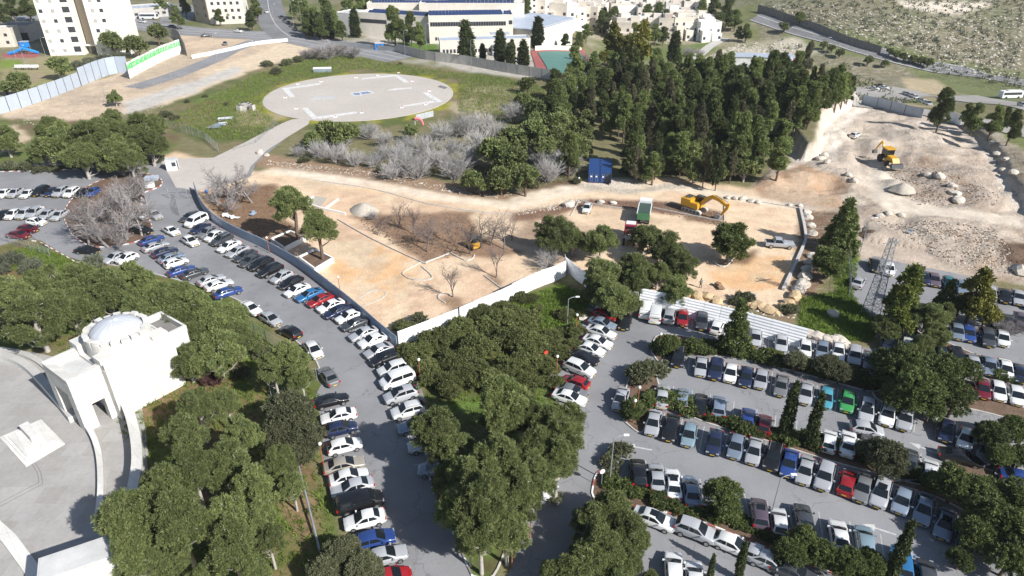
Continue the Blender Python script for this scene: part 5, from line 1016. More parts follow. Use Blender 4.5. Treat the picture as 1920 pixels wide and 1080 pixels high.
MB().bx(-1.2, 1.2, -1.1, 1.1, 0, 2.4).obj('wall', 'plastic_white', t); MB().bx(-1.35, 1.35, -1.25, 1.25, 2.4, 2.55).obj('roof', 'roof_pale', t); MB().bx(.1, 1.0, -1.13, -1.10, 1.0, 2.0).obj('window', 'dark_window', t); MB().bx(1.2, 1.23, -.8, .2, .1, 2.1).obj('door', 'dark_window', t)
p = W(282, 352); t = thing('utility_cabinet', 'small white cabinet near the gate at the island edge', 'cabinet', p, .4); MB().bx(-1.0, 1.0, -.5, .5, 0, 1.1).obj('case', 'plastic_white', t); MB().bx(-1.05, 1.05, -.55, .55, 1.1, 1.18).obj('lid', 'roof_pale', t)
p = W(285, 338); t = thing('pallet_stack', 'light blue stack of pallets beside the gate', 'pallets', p, .2)
for k in range(4): MB().bx(-1.4, 1.4, -.9, .9, k * .25, k * .25 + .14).obj('pallet', 'roof_shed', t)
# ---------------------------------------------------------------- lamps, poles, mast
def lamp(px, py, hgt, label, kind='globe', base=True):
    p = W(px, py) if base else W(px, py, hgt); p.z = hz(p.x, p.y); t = thing('street_lamp', label, 'street lamp', p, 0, 'lamp posts')
    MB().tube([(0, 0, 0), (0, 0, hgt)], [.07, .05], 6).obj('pole', 'rust' if kind == 'globe' else 'metal_grey', t)
    if kind == 'globe': MB().lathe([(0, -.22), (.14, -.18), (.22, 0), (.14, .18), (0, .22)], (0, 0, hgt + .15), 12).obj('globe', 'lamp_white', t, 60)
    else: MB().tube([(0, 0, hgt), (.5, .1, hgt + .25), (1.2, .2, hgt + .3)], .04, 5).obj('arm', 'metal_grey', t); MB().box((1.35, .22, hgt + .3), (.6, .25, .12)).obj('lamp_head', 'lamp_white', t)
    return t
for (x, y, hh, l) in [(1199,728,3.5,'globe lamp at the lane end beside the flowering bush'),(1239,628,3.4,'globe lamp at the left end of the uppermost hedge'),(1191,753,3.4,'globe lamp leaning over the left lane end'),(785,676,3.5,'globe lamp among the thicket shrubs by the curved road'),(600,834,3.5,'globe lamp in the olive trees beside the white hatchback'),
        (1045,670,3.4,'globe lamp on the bank by the black sedan'),(817,905,3.6,'globe lamp under the central pines beside the road'),(995,962,3.6,'globe lamp by the entrance lane in pine shade'),(960,1020,3.6,'globe lamp nearest the frame bottom at the entrance lane'),(1082,592,3.4,'globe lamp on the grass bank by the red hatchback'),(500,447,3,'small globe lamp inside the blue fence by the upper planter'),(634,521,3,'small globe lamp inside the blue fence beside the long sand area')]:
    lamp(x, y, hh, 'white ' + l, 'globe', False)
for (x, y, hh, l) in [(1143,905,6.5,'tall pale lamp post at the entrance of the lower lot'),(1445,968,5.5,'street lamp in the lowest hedge by the white hatchback'),(1063,620,5.5,'double-headed lamp post on the bank above the slanting row'),(1611,478,7,'lamp post beside the big conifer pair'),(92,467,8,'leaning lamp post by the dark red cars'),
        (760,107,10,'lamp post on the avenue by the blue kiosk'),(884,134,11,'lamp post behind the concrete school wall'),(320,147,9,'lamp post on the bulldozed road'),(200,193,8,'lamp post by the lone young pine'),(408,114,10,'lamp post at the road junction'),(30,108,6,'lamp post by the playground'),(50,128,8,'lamp post on the lawn by the benches'),(86,106,7,'lamp post at the tower corner'),(270,55,10,'lamp post by the white bus'),(390,45,9,'lamp post at the avenue bend'),(432,52,9,'lamp post before the beige block'),(517,60,12,'tall lamp post at the junction left of the trees'),(553,62,14,'tall pole with signal box at the junction'),(568,64,14,'pole nearest the tree row at the junction'),(652,80,14,'tall lamp post before the school gable'),(800,98,11,'lamp post before the school lawn'),(1105,112,9,'white mast beside the sports court end'),(1240,118,9,'lamp post behind the pine wood'),(1545,107,9,'lamp post beside the highway'),(1478,122,9,'steel mast above the pine wood')]:
    lamp(x, y, hh, l, 'arm')
p = W(600, 1036); q = W(563, 888); t = thing('leaning_pole', 'long pale pole lying slanted down the slope beside the lower cars', 'pole', p); MB().tube([(0, 0, .3), (q.x - p.x, q.y - p.y, 1.4)], [.13, .10], 8).obj('shaft', 'metal_grey', t)
for f in (.1, .45, .8): MB().box(((q.x - p.x) * f, (q.y - p.y) * f, .25 + 1.0 * f), (.25, .25, .3)).obj('bracket', 'metal_dark', t)
# lattice mast
p = W(1632, 588); t = thing('lattice_mast', 'grey steel lattice mast rising by the golden pine', 'mast', p, .3); Hm = 13.0; b_ = .95; tp = .35
lg = MB()
for sx, sy in ((1, 1), (-1, 1), (-1, -1), (1, -1)): MB().tube([(sx * b_, sy * b_, 0), (sx * tp, sy * tp, Hm)], .06, 4).obj('leg', 'metal_grey', t)
for k in range(12):
    z0 = Hm * k / 12; z1 = Hm * (k + 1) / 12; w0 = b_ + (tp - b_) * k / 12; w1 = b_ + (tp - b_) * (k + 1) / 12
    C4 = ((1, 1), (-1, 1), (-1, -1), (1, -1))
    for i in range(4):
        c0, c1 = C4[i], C4[(i + 1) % 4]; lg.tube([(c0[0] * w0, c0[1] * w0, z0), (c1[0] * w1, c1[1] * w1, z1)], .03, 3, False); lg.tube([(c1[0] * w0, c1[1] * w0, z0), (c0[0] * w1, c0[1] * w1, z1)], .03, 3, False); lg.tube([(c0[0] * w1, c0[1] * w1, z1), (c1[0] * w1, c1[1] * w1, z1)], .03, 3, False)
lg.obj('bracing', 'metal_grey', t); MB().box((0, 0, Hm - .6), (3.2, .12, .12)).obj('crossarm', 'metal_grey', t)
# ---------------------------------------------------------------- buildings
def block(name, label, cat, c, rz, w_, d, hgt, wall='stone_pale', roof='roof_pale', wins=(), par=.7, group=None, side=None, roofmesh=True):
    """c = ground centre of the front wall; +Y goes back into the building. wins: (x, z, w, h[, mat]) on the front"""
    t = thing(name, label, cat, c, rz, group); MB().bx(-w_ / 2, w_ / 2, 0, d, -4, hgt).obj('wall', wall, t)
    if par:
        pb = MB(); e = .25
        for q in ((-w_ / 2 - .03, w_ / 2 + .03, -.03, e), (-w_ / 2 - .03, w_ / 2 + .03, d - e, d + .03), (-w_ / 2 - .03, -w_ / 2 + e, e, d - e), (w_ / 2 - e, w_ / 2 + .03, e, d - e)): pb.bx(*q, hgt - .1, hgt + par)
        pb.obj('parapet', wall, t)
    if roofmesh: MB().bx(-w_ / 2 + .3, w_ / 2 - .3, .3, d - .3, hgt, hgt + .08).obj('roof', roof, t)
    ms = {}
    for q in wins[:99]:
        k = (q[2], q[3], q[4] if len(q) > 4 else 'dark_window')
        if k not in ms: ms[k] = MB().box((0, 0, 0), (k[0], .12, k[1])).mesh('window', k[2])
        link('window', ms[k], t, (q[0], -.02, q[1]))
    return t
def gface(ax, ay, bx_, by):
    a = W(ax, ay); b_ = W(bx_, by); c = (a + b_) / 2; c.z = min(a.z, b_.z); d = b_ - a; return c, math.atan2(d.y, d.x), d.length
# tower block: two wings with a recessed link
c, rz, wd = gface(95, 105, 160, 103)
wins = []
for fl in range(16):
    z = 2.0 + fl * 3.75
    for x in (-.38, -.04): wins.append((x * wd, z, 1.3, 1.3, 'blind_window' if random.random() < .55 else 'dark_window'))
    wins.append((.33 * wd, z + .4, 2.6, 2.1))
tw = block('tower_block', 'left wing of the tall cream tower block above the playground', 'tower block', c, rz, wd * .99, 14, 62, 'tower_wall', wins=wins); 
gb = MB()
for fl in range(0, 17): gb.bx(-wd * .497, wd * .497, -.05, 0, fl * 3.75 + .1, fl * 3.75 + .22)
gb.obj('floor_band', 'stone_pale', tw)
c2, rz2, wd2 = gface(184, 104, 250, 101.5)
wins = []
for fl in range(16):
    z = 2.0 + fl * 3.75
    for x in (-.30, -.06): wins.append((x * wd2, z, 1.3, 1.3, 'blind_window' if random.random() < .5 else 'dark_window'))
block('tower_block', 'right wing of the tall cream tower block beside two round trees', 'tower block', c2, rz2, wd2, 14, 62, 'tower_wall', wins=wins)
a = W(160, 102); b_ = W(185, 103); d = b_ - a
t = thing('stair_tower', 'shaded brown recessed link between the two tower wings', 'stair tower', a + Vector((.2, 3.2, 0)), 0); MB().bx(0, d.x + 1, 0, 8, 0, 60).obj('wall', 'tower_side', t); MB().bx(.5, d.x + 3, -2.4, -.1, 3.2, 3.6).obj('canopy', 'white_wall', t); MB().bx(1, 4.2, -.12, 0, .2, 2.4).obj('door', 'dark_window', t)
def grid(w_, x0, x1, nx_, z0, nz, dz, ww, wh, mat='dark_window'):
    return [(w_ * (x0 + (x1 - x0) * i / max(1, nx_ - 1)), z0 + dz * k, ww, wh, mat) for k in range(nz) for i in range(nx_)]
c, rz, wd = gface(395, 46, 462, 44); block('apartment_block', 'beige stone apartment block behind the avenue trees', 'apartment block', c, rz, wd, 14, 30, 'stone_pale', wins=grid(wd, -.35, .35, 5, 3, 8, 3.4, 1.3, 1.4))
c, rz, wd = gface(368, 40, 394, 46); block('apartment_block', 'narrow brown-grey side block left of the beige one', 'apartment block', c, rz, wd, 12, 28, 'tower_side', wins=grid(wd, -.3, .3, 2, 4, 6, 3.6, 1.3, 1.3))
c, rz, wd = gface(250, 36, 330, 30); block('community_hall', 'low grey hall in the shade behind the white bus', 'hall', c, rz, wd, 16, 4.5, 'concrete', 'roof_shed', grid(wd, -.4, .4, 6, 2.2, 1, 3, 1.8, 1.2))
c, rz, wd = gface(0, 80, 60, 78); block('shade_hall', 'low grey building with arched dark opening left of the tower', 'hall', c, rz, wd, 14, 6, 'concrete', 'concrete_dark', [(wd * .1, 2.2, 9, 3.2), (-wd * .3, 2.2, 4, 2.4)])
c, rz, wd = gface(-30, 90, 30, 88); block('stone_house', 'pale stone house at the left frame edge', 'house', c, rz, wd, 8, 7, 'house_stone', wins=grid(wd, -.3, .3, 3, 2, 2, 3, 1.2, 1.2))
# school
def panels(t, x0, x1, y, z, n_, tilt=.35):
    for i in range(n_):
        x = x0 + (x1 - x0) * (i + .5) / n_; link('solar_panel', SPM, t, (x, y, z + .55)).scale = ((x1 - x0) / n_ * .96, 1, 1)
mb = MB(); mb.box((0, 0, 0), (1, 2.6, .06), 0, (.6, 'X')); SPM = mb.mesh('solar_panel', 'solar')
c, rz, wd = gface(806, 82, 962, 82); ts = block('school_wing', 'main school wing with two window bands and blue solar panels', 'school', c, rz, wd, 16, 11.5, 'stone_pale', wins=grid(wd, -.47, .40, 30, 8.6, 1, 1, 1.0, 1.7) + grid(wd, -.42, .40, 26, 2.6, 1, 1, .9, 1.3) + [(wd * .46, 9, .8, 1.6), (wd * .48, 9, .8, 1.6)])
for r_ in range(3): panels(ts, -wd * .5, wd * .38, 2.5 + r_ * 3.2, 11.6, 22)
panels(ts, wd * .40, wd * .49, 6, 11.6, 3)
c, rz, wd = gface(674, 66, 806, 76); t2 = block('school_wing', 'left school wing partly hidden by tall pines', 'school', c, rz, wd, 14, 9.5, 'stone_pale', wins=grid(wd, -.45, -.1, 14, 6.6, 1, 1, 1.0, 1.6))
for r_ in range(2): panels(t2, -wd * .38, wd * .5, 2.5 + r_ * 3.2, 9.6, 20)
c = W(740, 60); block('school_hall', 'rear school storey with a white band and solar panels', 'school', c + Vector((10, 10, 0)), 0, 48, 9, 11, 'stone_pale', wins=[]); 
t3 = thing('solar_array', 'long upper row of blue solar panels on the white rear roof', 'solar panels', c + Vector((10, 10, 11.1))); panels(t3, -22, 8, 3, 0, 20); panels(t3, 10, 23, 3, 0, 8)
c = W(900, 62); tb = block('school_hall', 'right rear school block behind the main solar roof', 'school', c + Vector((-4, 8, 0)), 0, 50, 9, 11.5, 'stone_pale', wins=[]); t3 = thing('solar_array', 'right rear row of blue solar panels on the school roof', 'solar panels', c + Vector((-4, 8, 11.6))); panels(t3, -22, 20, 3, 0, 24)
c = W(795, 56); t = block('vaulted_hall', 'white hall with three rounded vault roofs behind the school', 'hall', c + Vector((0, 12, 0)), 0, 20, 12, 15, 'concrete', 'concrete', [(-6.4, 13.3, 4.6, 2.2), (0, 13.3, 4.6, 2.2), (6.4, 13.3, 4.6, 2.2)], par=0)
for k in (-1, 0, 1):
    rg = [[(k * 6.6 + 3.2 * math.cos(a_), y, 15 + 2.8 * math.sin(a_)) for a_ in np.linspace(math.pi, 0, 10)] for y in (-.3, 12.3)]; MB().loft(rg, closed=True).obj('vault', 'roof_pale', t, 40)
c, rz, wd = gface(826, 106, 994, 104); t = block('school_wing', 'low front school wing with a grey shed roof behind the parked cars', 'school', c, rz, wd, 8.5, 6.5, 'stone_pale', 'roof_shed', grid(wd, -.46, .44, 24, 2.6, 1, 1, .9, 1.4), par=.3)
MB().bx(wd * .07, wd * .15, -2.2, -.1, 0, 4.8).obj('porch', 'roof_shed', t)
MB().bx(wd*.1, wd*.32, 12, 17, 6.4, 6.7).obj('canopy', 'roof_shed', t)
c, rz, wd = gface(598 + 36, 62, 672, 66); block('school_gable', 'bright white gabled annex at the left end of the school', 'school', c, rz, wd * 1.0, 12, 9, 'white_wall', par=.3)
c, rz, wd = gface(1001, 87, 1072, 84); t = thing('sports_hall', 'blank cream sports hall with blue-grey shed roof beside the court', 'sports hall', c, rz)
MB().bx(-wd / 2, wd / 2, 0, 22, -3, 12).obj('wall', 'tower_wall', t); MB().loft([[(-wd / 2 - 2.2, -.6, 12), (-wd / 2 - 2.2, 23, 12.6), (-wd / 2 - 2.2, 23, 13.1), (-wd / 2 - 2.2, -.6, 12.5)], [(wd / 2 + .6, -.6, 12), (wd / 2 + .6, 23, 12.6), (wd / 2 + .6, 23, 13.1), (wd / 2 + .6, -.6, 12.5)]], closed=True).obj('roof', 'roof_shed', t)
# court
def wsheet(name, pts, mat, z):
    P = [W(*q) for q in pts]; mb = MB(); n_ = 12; b0 = 0
    for i in range(n_ + 1):
        for j in range(n_ + 1):
            q = P[0].lerp(P[1], i / n_).lerp(P[3].lerp(P[2], i / n_), j / n_); mb.v.append((q.x, q.y, hz(q.x, q.y) + z))
    for i in range(n_):
        for j in range(n_): mb.face((i * (n_ + 1) + j, (i + 1) * (n_ + 1) + j, (i + 1) * (n_ + 1) + j + 1, i * (n_ + 1) + j + 1))
    if (P[1] - P[0]).cross(P[3] - P[0]).z < 0: mb.f = [f[::-1] for f in mb.f]
    return struct(mb.obj(name, mat))
wsheet('court_margin', [(1008,142),(1120,142),(1095,94),(995,96)], 'court_red', .25); wsheet('sports_court', [(1032,142),(1112,140),(1088,99),(1008,100)], 'court_green', .45)
panel_fence('court_wall', [(1003,96),(1050,95),(1090,94)], 2.2, 'stone_pale', 'cream wall along the far side of the sports court', 'wall', 6, ribs=False)
# playground, kiosk, bus
p = W(42, 102); t = thing('play_frame', 'bright blue playground slide and climbing frame', 'playground', p)
MB().tube([(-5, -1, .4), (-2, 0, 1.2), (1, 0, 2.4), (4, 1, 1.2), (6, 1.5, .3)], .55, 6).obj('slide', 'bright_blue', t, 50); MB().bx(-.5, 2.2, 1, 3, 2.6, 4.6).obj('cabin', 'bright_blue', t); MB().bx(-.7, 2.4, .8, 3.2, 4.6, 4.8).obj('canopy', 'roof_shed', t)
for sx, sy in ((-.4, 1.1), (2.1, 1.1), (2.1, 2.9), (-.4, 2.9)): MB().tube([(sx, sy, 0), (sx, sy, 2.6)], .1, 5).obj('post', 'metal_grey', t)
struct(sheet('playground_floor', [(4,100),(72,98),(75,104),(66,108),(6,108)], 'court_red', .06))
for j, x in enumerate((36, 50, 66)):
    p = W(x, 131); t = thing('picnic_bench', f'white slatted bench on the lawn, {ORD[j]} from the left of three', 'bench', p, .1, 'benches on the lawn'); MB().bx(-1.4, 1.4, -.3, .3, .9, 1.05).obj('seat', 'plastic_white', t); MB().bx(-1.4, 1.4, .35, .5, 1.1, 1.8).obj('backrest', 'plastic_white', t); MB().bx(-1.1, -.9, -.2, .2, 0, .9).obj('leg', 'metal_dark', t); MB().bx(.9, 1.1, -.2, .2, 0, .9).obj('leg', 'metal_dark', t)
p = W(712, 93); t = thing('kiosk', 'small bright blue kiosk at the school gate', 'kiosk', p); MB().bx(-1.6, 1.6, -1, 1, 0, 2.6).obj('wall', 'bright_blue', t); MB().bx(-1.8, 1.8, -1.2, 1.2, 2.6, 2.8).obj('roof', 'roof_pale', t); MB().bx(-1, 1, -1.05, -1, 1, 2).obj('window', 'dark_window', t)
def bus(px, py, rz, label, c='plastic_white', L=11):
    p = W(px, py); t = thing('bus', label, 'bus', p, rz); MB().bx(-L / 2, L / 2, -1.25, 1.25, .4, 3.1).obj('body', c, t); MB().bx(-L / 2 + .4, L / 2 - .8, -1.28, 1.28, 1.6, 2.6).obj('window_band', 'dark_window', t); MB().bx(L / 2, L / 2 + .03, -1.1, 1.1, 1.3, 2.7).obj('windshield', 'dark_window', t); MB().bx(-L/4, L/4, -.8, .8, 3.1, 3.35).obj('roof_unit', 'roof_pale', t)
    for x in (-L * .3, L * .3):
        for s in (1, -1): MB().cyl((x, s * 1.0, .5), (x, s * 1.3, .5), .5, 12).obj('wheel', 'rubber', t)
bus(280, 36, .0, 'white bus with dark windows parked behind the avenue lamp', L=9)
bus(1893, 184, .1, 'pale lorry-like bus on the far dirt lot at the right edge', L=9)
# terraced stone houses
HW = {'dark': MB().box((0, 0, 0), (1.3, .14, 1.4)).mesh('window', 'dark_window')}
def house(j, px, py, w_, d, hgt, rz=0.0):
    p = W(px, py); wall = random.choice(['house_stone', 'stone_pale', 'white_wall', 'house_stone']); t = thing('stone_house', f'pale terraced stone house with flat roof on the far slope, {ORD[j]} from the left', 'house', p, rz, 'terraced stone houses')
    mb = MB(); mb.bx(-w_ / 2, w_ / 2, 0, d, -6, hgt); a_ = random.uniform(.25, .5); mb.bx(-w_ / 2 + .1, -w_ / 2 + w_ * a_, -3.4, 0, -6, hgt - 3.2); mb.bx(w_ * .05, w_ / 2 - .1, -2.2, 0, -6, hgt * .45); mb.bx(-w_ * .2, w_ * .25, d * .4, d * .85, hgt, hgt + 2.4); mb.obj('wall', wall, t)
    rb = MB(); rb.bx(-w_ / 2 + .3, w_ / 2 - .3, .3, d - .3, hgt, hgt + .12) if False else rb.bx(-w_ / 2 + .25, w_ / 2 - .25, .25, d * .38, hgt, hgt + .12); rb.obj('roof', random.choice(['roof_pale'] * 5 + ['roof_red']), t)
    bl = MB(); 
    for e in ((-w_ / 2, w_ / 2, -.04, .2), (-w_ / 2, -w_ / 2 + .22, .2, d), (w_ / 2 - .22, w_ / 2, .2, d)): bl.bx(*e, hgt - .05, hgt + .8)
    bl.obj('parapet', wall, t)
    for k in range(int(hgt // 3.2)):
        for x in np.linspace(-w_ * .38, w_ * .38, max(2, int(w_ // 3.4))):
            y = -3.45 if (x < -w_ / 2 + w_ * a_ - .7 and k * 3.2 + 2.4 < hgt - 3.2) else (-2.25 if (x > w_ * .05 + .7 and k * 3.2 + 2.4 < hgt * .45) else -.04)
            link('window', HW['dark'], t, (x, y, 1.7 + k * 3.2))
    if random.random() < .75:
        s_ = MB(); s_.cyl((w_ * .3, d * .6, hgt + .8), (w_ * .3 + 1.3, d * .6, hgt + .8), .35, 8); s_.box((w_ * .3, d * .6 - 1.2, hgt + .6), (1.6, 1.2, .06), 0, (.5, 'X')); s_.bx(w_*.3, w_*.3+.1, d*.6-.05, d*.6+.05, hgt, hgt+.8); s_.obj('solar_heater', 'roof_pale', t)
HS = []
for (x0, x1, y, n_, hh) in [(968,1062,26,7,9),(1040,1120,48,6,11),(1085,1160,14,5,10),(1125,1215,34,6,9),(1170,1260,10,5,9),(1150,1235,64,6,8),(1240,1340,66,7,10),(1255,1345,50,5,9),(1290,1400,26,5,7),(1330,1375,68,3,5),(970,1040,10,4,8),(1210,1300,30,4,8),(1060,1100,30,3,10)]:
    for k in range(n_): HS.append((x0 + (x1 - x0) * (k + .5) / n_ + random.uniform(-4, 4), y + random.uniform(-4, 4) + 6, random.uniform(9, 13), random.uniform(8, 11), hh * random.uniform(.8, 1.15), random.uniform(-.35, .2)))
HS.sort()
for j, q in enumerate(HS): house(j % 60 if j < 60 else 59, *q[:2], *q[2:5], q[5]) if j < 59 else None
p = W(1310, 77); t = thing('cistern', 'small turquoise tank beside the footpath below the terraced houses', 'tank', p); MB().cyl((0, 0, 0), (0, 0, 3), 1.6, 12).obj('tank', 'roof_shed', t); MB().cyl((0, 0, 3), (0, 0, 3.2), 1.7, 12).obj('lid', 'roof_pale', t)
p = W(1430, 128); t = thing('shed', 'long pale shed roof showing above the pine wood', 'shed', p, -.1); MB().bx(-14, 14, 0, 8, 0, 5).obj('wall', 'roof_pale', t); MB().bx(-14.5, 14.5, -.5, 8.5, 5, 5.4).obj('roof', 'roof_shed', t)
p = W(1478, 134); t = thing('awning_stall', 'small stall with green, white and red awnings above the wood', 'stall', p, -.2); MB().bx(-3, -1, -1, 1, 5, 6.4).obj('awning', 'green_paint', t); MB().bx(-1, 1, -1, 1, 5, 6).obj('awning', 'plastic_white', t); MB().bx(1, 3, -1, 1, 4, 5.6).obj('awning', 'red_plastic', t); MB().bx(-2.8, 2.8, -.8, .8, 0, 5).obj('wall', 'concrete', t)
# windsock, banner benches and materials on the field
p = W(780, 256); t = thing('windsock', 'pink windsock drooping from a white pole beside the helipad', 'windsock', p); MB().tube([(0, 0, 0), (0, 0, 5.0)], .07, 6).obj('pole', 'plastic_white', t); MB().tube([(0, 0, 4.9), (1.1, 0, 4.9), (1.7, 0, 4.5), (2.2, -.1, 3.2)], [.42, .38, .34, .24], 8).obj('sock', 'pink', t, 50)
panel_fence('low_screen', [(780,226),(800,221),(813,218)], 1.7, 'fence_back', 'grey metal screen beside the windsock', 'screen', 3, ribs=False)
p = W(605, 135); t = thing('equipment_shelter', 'long low white shelter on the grass above the helipad', 'shelter', p, .12); MB().bx(-3.2, 3.2, -.5, .5, 0, 1.2).obj('wall', 'fence_blue', t); MB().box((0, 0, 1.4), (6.6, 1.4, .15), 0, (.25, 'X')).obj('roof', 'plastic_white', t)
for j, (x, y) in enumerate([(450,209),(458,208),(468,205),(455,204),(463,203),(474,207)]):
    p = W(x, y); t = thing('concrete_block', f'pale concrete block in the pile on the field left of the helipad, {ORD[j]} placed', 'concrete block', p, random.uniform(-.5, .5), 'concrete blocks on the field'); MB().bx(-.7, .7, -.6, .6, 0, 1.7).obj('block', 'concrete', t); MB().bx(-.3, .3, -.3, .3, 1.7, 1.85).obj('lifting_eye', 'metal_dark', t)
for j, (x, y, s_) in enumerate([(402,240,2.6),(412,236,2.2),(424,224,3.0),(416,234,1.8)]):
    p = W(x, y); t = thing('metal_sheets', f'heap of grey metal sheets lying in the field, {ORD[j]} from the left', 'metal sheets', p, random.uniform(0, 1), 'sheet heaps on the field')
    for k in range(4): MB().box((random.uniform(-.4, .4), random.uniform(-.4, .4), .12 + k * .14), (s_ * 1.3, s_ * .8, .05), random.uniform(-.6, .6), (random.uniform(-.1, .1), 'X')).obj('sheet', random.choice(['metal_grey', 'fence_blue', 'plastic_white']), t)
# ---------------------------------------------------------------- building site
def kerbs(pts, closed=False, hgt=.45, wd=.17): o = kerb(pts, closed, hgt=hgt * .7, wd=wd, name='kerb', sm_=3 if len(pts) > 2 else 0); return o
kerbs([(585,338),(700,355),(800,382),(900,398),(960,402)], hgt=.25); kerbs([(633,412),(700,450),(790,492),(800,492),(845,475)], hgt=.35); kerbs([(845,475),(870,488),(885,486),(890,478)], hgt=.3)
kerbs([(790,492),(760,508),(756,516),(775,525),(802,525),(810,518),(790,500)], hgt=.25); kerbs([(908,517),(925,530),(945,545)], hgt=.25); kerbs([(835,568),(822,560),(826,552),(845,553)], hgt=.25); kerbs([(680,575),(715,560),(723,548),(700,545),(672,560)], hgt=.1)
kerbs([(1085,375),(1110,382),(1170,392)], hgt=.3); kerbs([(1225,390),(1300,405),(1357,416)], hgt=.3); kerbs([(1358,415),(1358,385)], hgt=.25); kerbs([(1086,376),(1070,405)], hgt=.2)
kerbs([(1335,490),(1350,500),(1365,497),(1380,478)], hgt=.3); kerbs([(1360,372),(1420,378),(1500,392)], hgt=.25); kerbs([(1500,392),(1510,440),(1505,465),(1468,545)], hgt=.7, wd=.5)
for (pts, nm) in (([(510,455),(545,440),(572,452),(535,472)], 'upper'), ([(562,490),(592,475),(625,492),(592,512)], 'lower')):
    P = [flat(*q) for q in pts]; cc = sum(P, Vector()) / 4; t = thing('tree_planter', f'{nm} square white-walled planter around an umbrella pine', 'planter', cc); wl = MB()
    for i in range(4): a, b_ = P[i] - cc, P[(i + 1) % 4] - cc; wallstrip(wl, [a + (a - b_).normalized() * .1, b_], -.14, .14, -.1, .95 if nm == 'upper' else 1.0)
    wl.obj('wall', 'white_wall', t); Q = [(q - cc) * .94 for q in P]; ar = sum(Q[i].x * Q[(i + 1) % 4].y - Q[(i + 1) % 4].x * Q[i].y for i in range(4)); MB().prism([(q.x, q.y) for q in (Q if ar > 0 else Q[::-1])], 0, .7).obj('soil', 'soil', t)
t = thing('low_wall', 'long low white garden wall beside the upper planters', 'wall', flat(590, 385)); o0 = flat(590, 385); wl = MB(); wallstrip(wl, [flat(572,382) - o0, flat(600,392) - o0, flat(648,403) - o0], -.15, .15, -.1, .5); wl.obj('wall', 'white_wall', t)
wl = MB(); wallstrip(wl, [flat(572,382) - o0, flat(588,370) - o0], -.12, .12, -.1, .4); wallstrip(wl, [flat(610,392) - o0, flat(634,375) - o0], -.12, .12, -.1, .35); wl.obj('stub', 'white_wall', t)
sheet('gravel_bed', [(575,382),(590,368),(615,372),(600,388)], 'gravel', .06)
def heap(px, py, r, hgt, mat, label, nm='gravel_heap'):
    p = W(px, py); t = thing(nm, label, 'heap', p, random.uniform(0, 3)); mb = MB(); g = np.random.default_rng(int(px)); rg = []
    S_ = 22
    for i, f in enumerate((1, .85, .65, .45, .25, .08)): rg.append([(r * f * (1 + .12 * math.sin(3 * a_ + i) + g.uniform(-.05, .05)) * math.cos(a_), r * f * (1 + .1 * math.cos(2 * a_)) * math.sin(a_), hgt * (1 - f) ** .85 - (.1 if i == 0 else 0) + g.uniform(-.04, .04)) for a_ in np.linspace(0, 6.283, S_, endpoint=False)])
    mb.loft(rg, closed=True); mb.obj('heap', mat, t, 60); return t
heap(683, 395, 3.2, 1.9, 'gravel', 'pale gravel heap beside the bare tree bed of the site'); heap(1692, 356, 2.8, 1.7, 'gravel', 'grey gravel heap in the middle of the dig')
heap(1635, 442, 2.6, 1.2, 'soil', 'brown earth mound beside the leaning lamp at the dig edge', 'earth_mound')
# limestone boulders
def boulder(px, py, s_, label, mat='rock', group='limestone boulders'):
    g = np.random.default_rng(int(px * 7 + py)); bm = bmesh.new(); bmesh.ops.create_icosphere(bm, subdivisions=2, radius=1)
    for v in bm.verts: v.co *= 1 + .28 * (vn(np.array([v.co.x * 1.3 + px]), np.array([v.co.y * 1.3 + v.co.z * 2.1 + py]))[0] - .5) * 2; v.co.z *= .68
    me = bpy.data.meshes.new('boulder'); bm.to_mesh(me); bm.free(); me.materials.append(M[mat]); p = W(px, py); p.z += s_ * .25; o = link('boulder', me, None, p, g.uniform(0, 6)); o.scale = (s_ * g.uniform(.9, 1.4), s_, s_ * g.uniform(.8, 1.1)); tag(o, label, 'boulder', group)
B1_ = [(1275,551,.9),(1290,554,1.0),(1308,558,1.1),(1327,560,1.1),(1343,566,1.0),(1402,570,.9),(1414,574,1.0),(1428,577,1.0),(1440,583,1.0),(1490,558,1.1),(1479,570,1.0),(1467,578,.9),(1456,586,.9)]
for j, q in enumerate(sorted(B1_)): boulder(*q, f'yellowish limestone boulder in the line behind the white ribbed fence, {ORD[j]} from the left', 'rock_orange', 'boulders behind the fence')
B2_ = [(1497,545,1.1),(1503,535,1.2),(1508,522,1.2),(1512,508,1.1),(1517,495,1.0),(1522,482,1.0),(1522,440,1.0),(1520,425,1.0),(1515,410,.9),(1512,400,.9)]
for j, q in enumerate(sorted(B2_, key=lambda q: -q[1])): boulder(*q, f'pale block of the stone edging right of the silver pickup, {ORD[j]} from the bottom', 'rock', 'stone edging blocks')
B3_ = [(1364,372,.7),(1378,373,.7),(1392,374,.8),(1408,378,.7),(1422,381,.7),(1500,387,.7),(1480,386,.6)]
for j, q in enumerate(sorted(B3_)): boulder(*q, f'white boulder along the site road beyond the excavator bucket, {ORD[j]} from the left', 'rock', 'boulders on the site road')
B4_ = [(1518,629,1.0),(1532,633,1.1),(1548,638,1.0),(1562,640,1.1),(1575,642,1.2),(1562,592,1.0),(1735,683,1.0),(1752,687,1.0),(1100,590,1.1),(1095,598,.9)]
for j, q in enumerate(sorted(B4_)): boulder(*q, f'limestone boulder at the edge of the car park rows, {ORD[j]} from the left', 'rock', 'boulders at the car park edge')
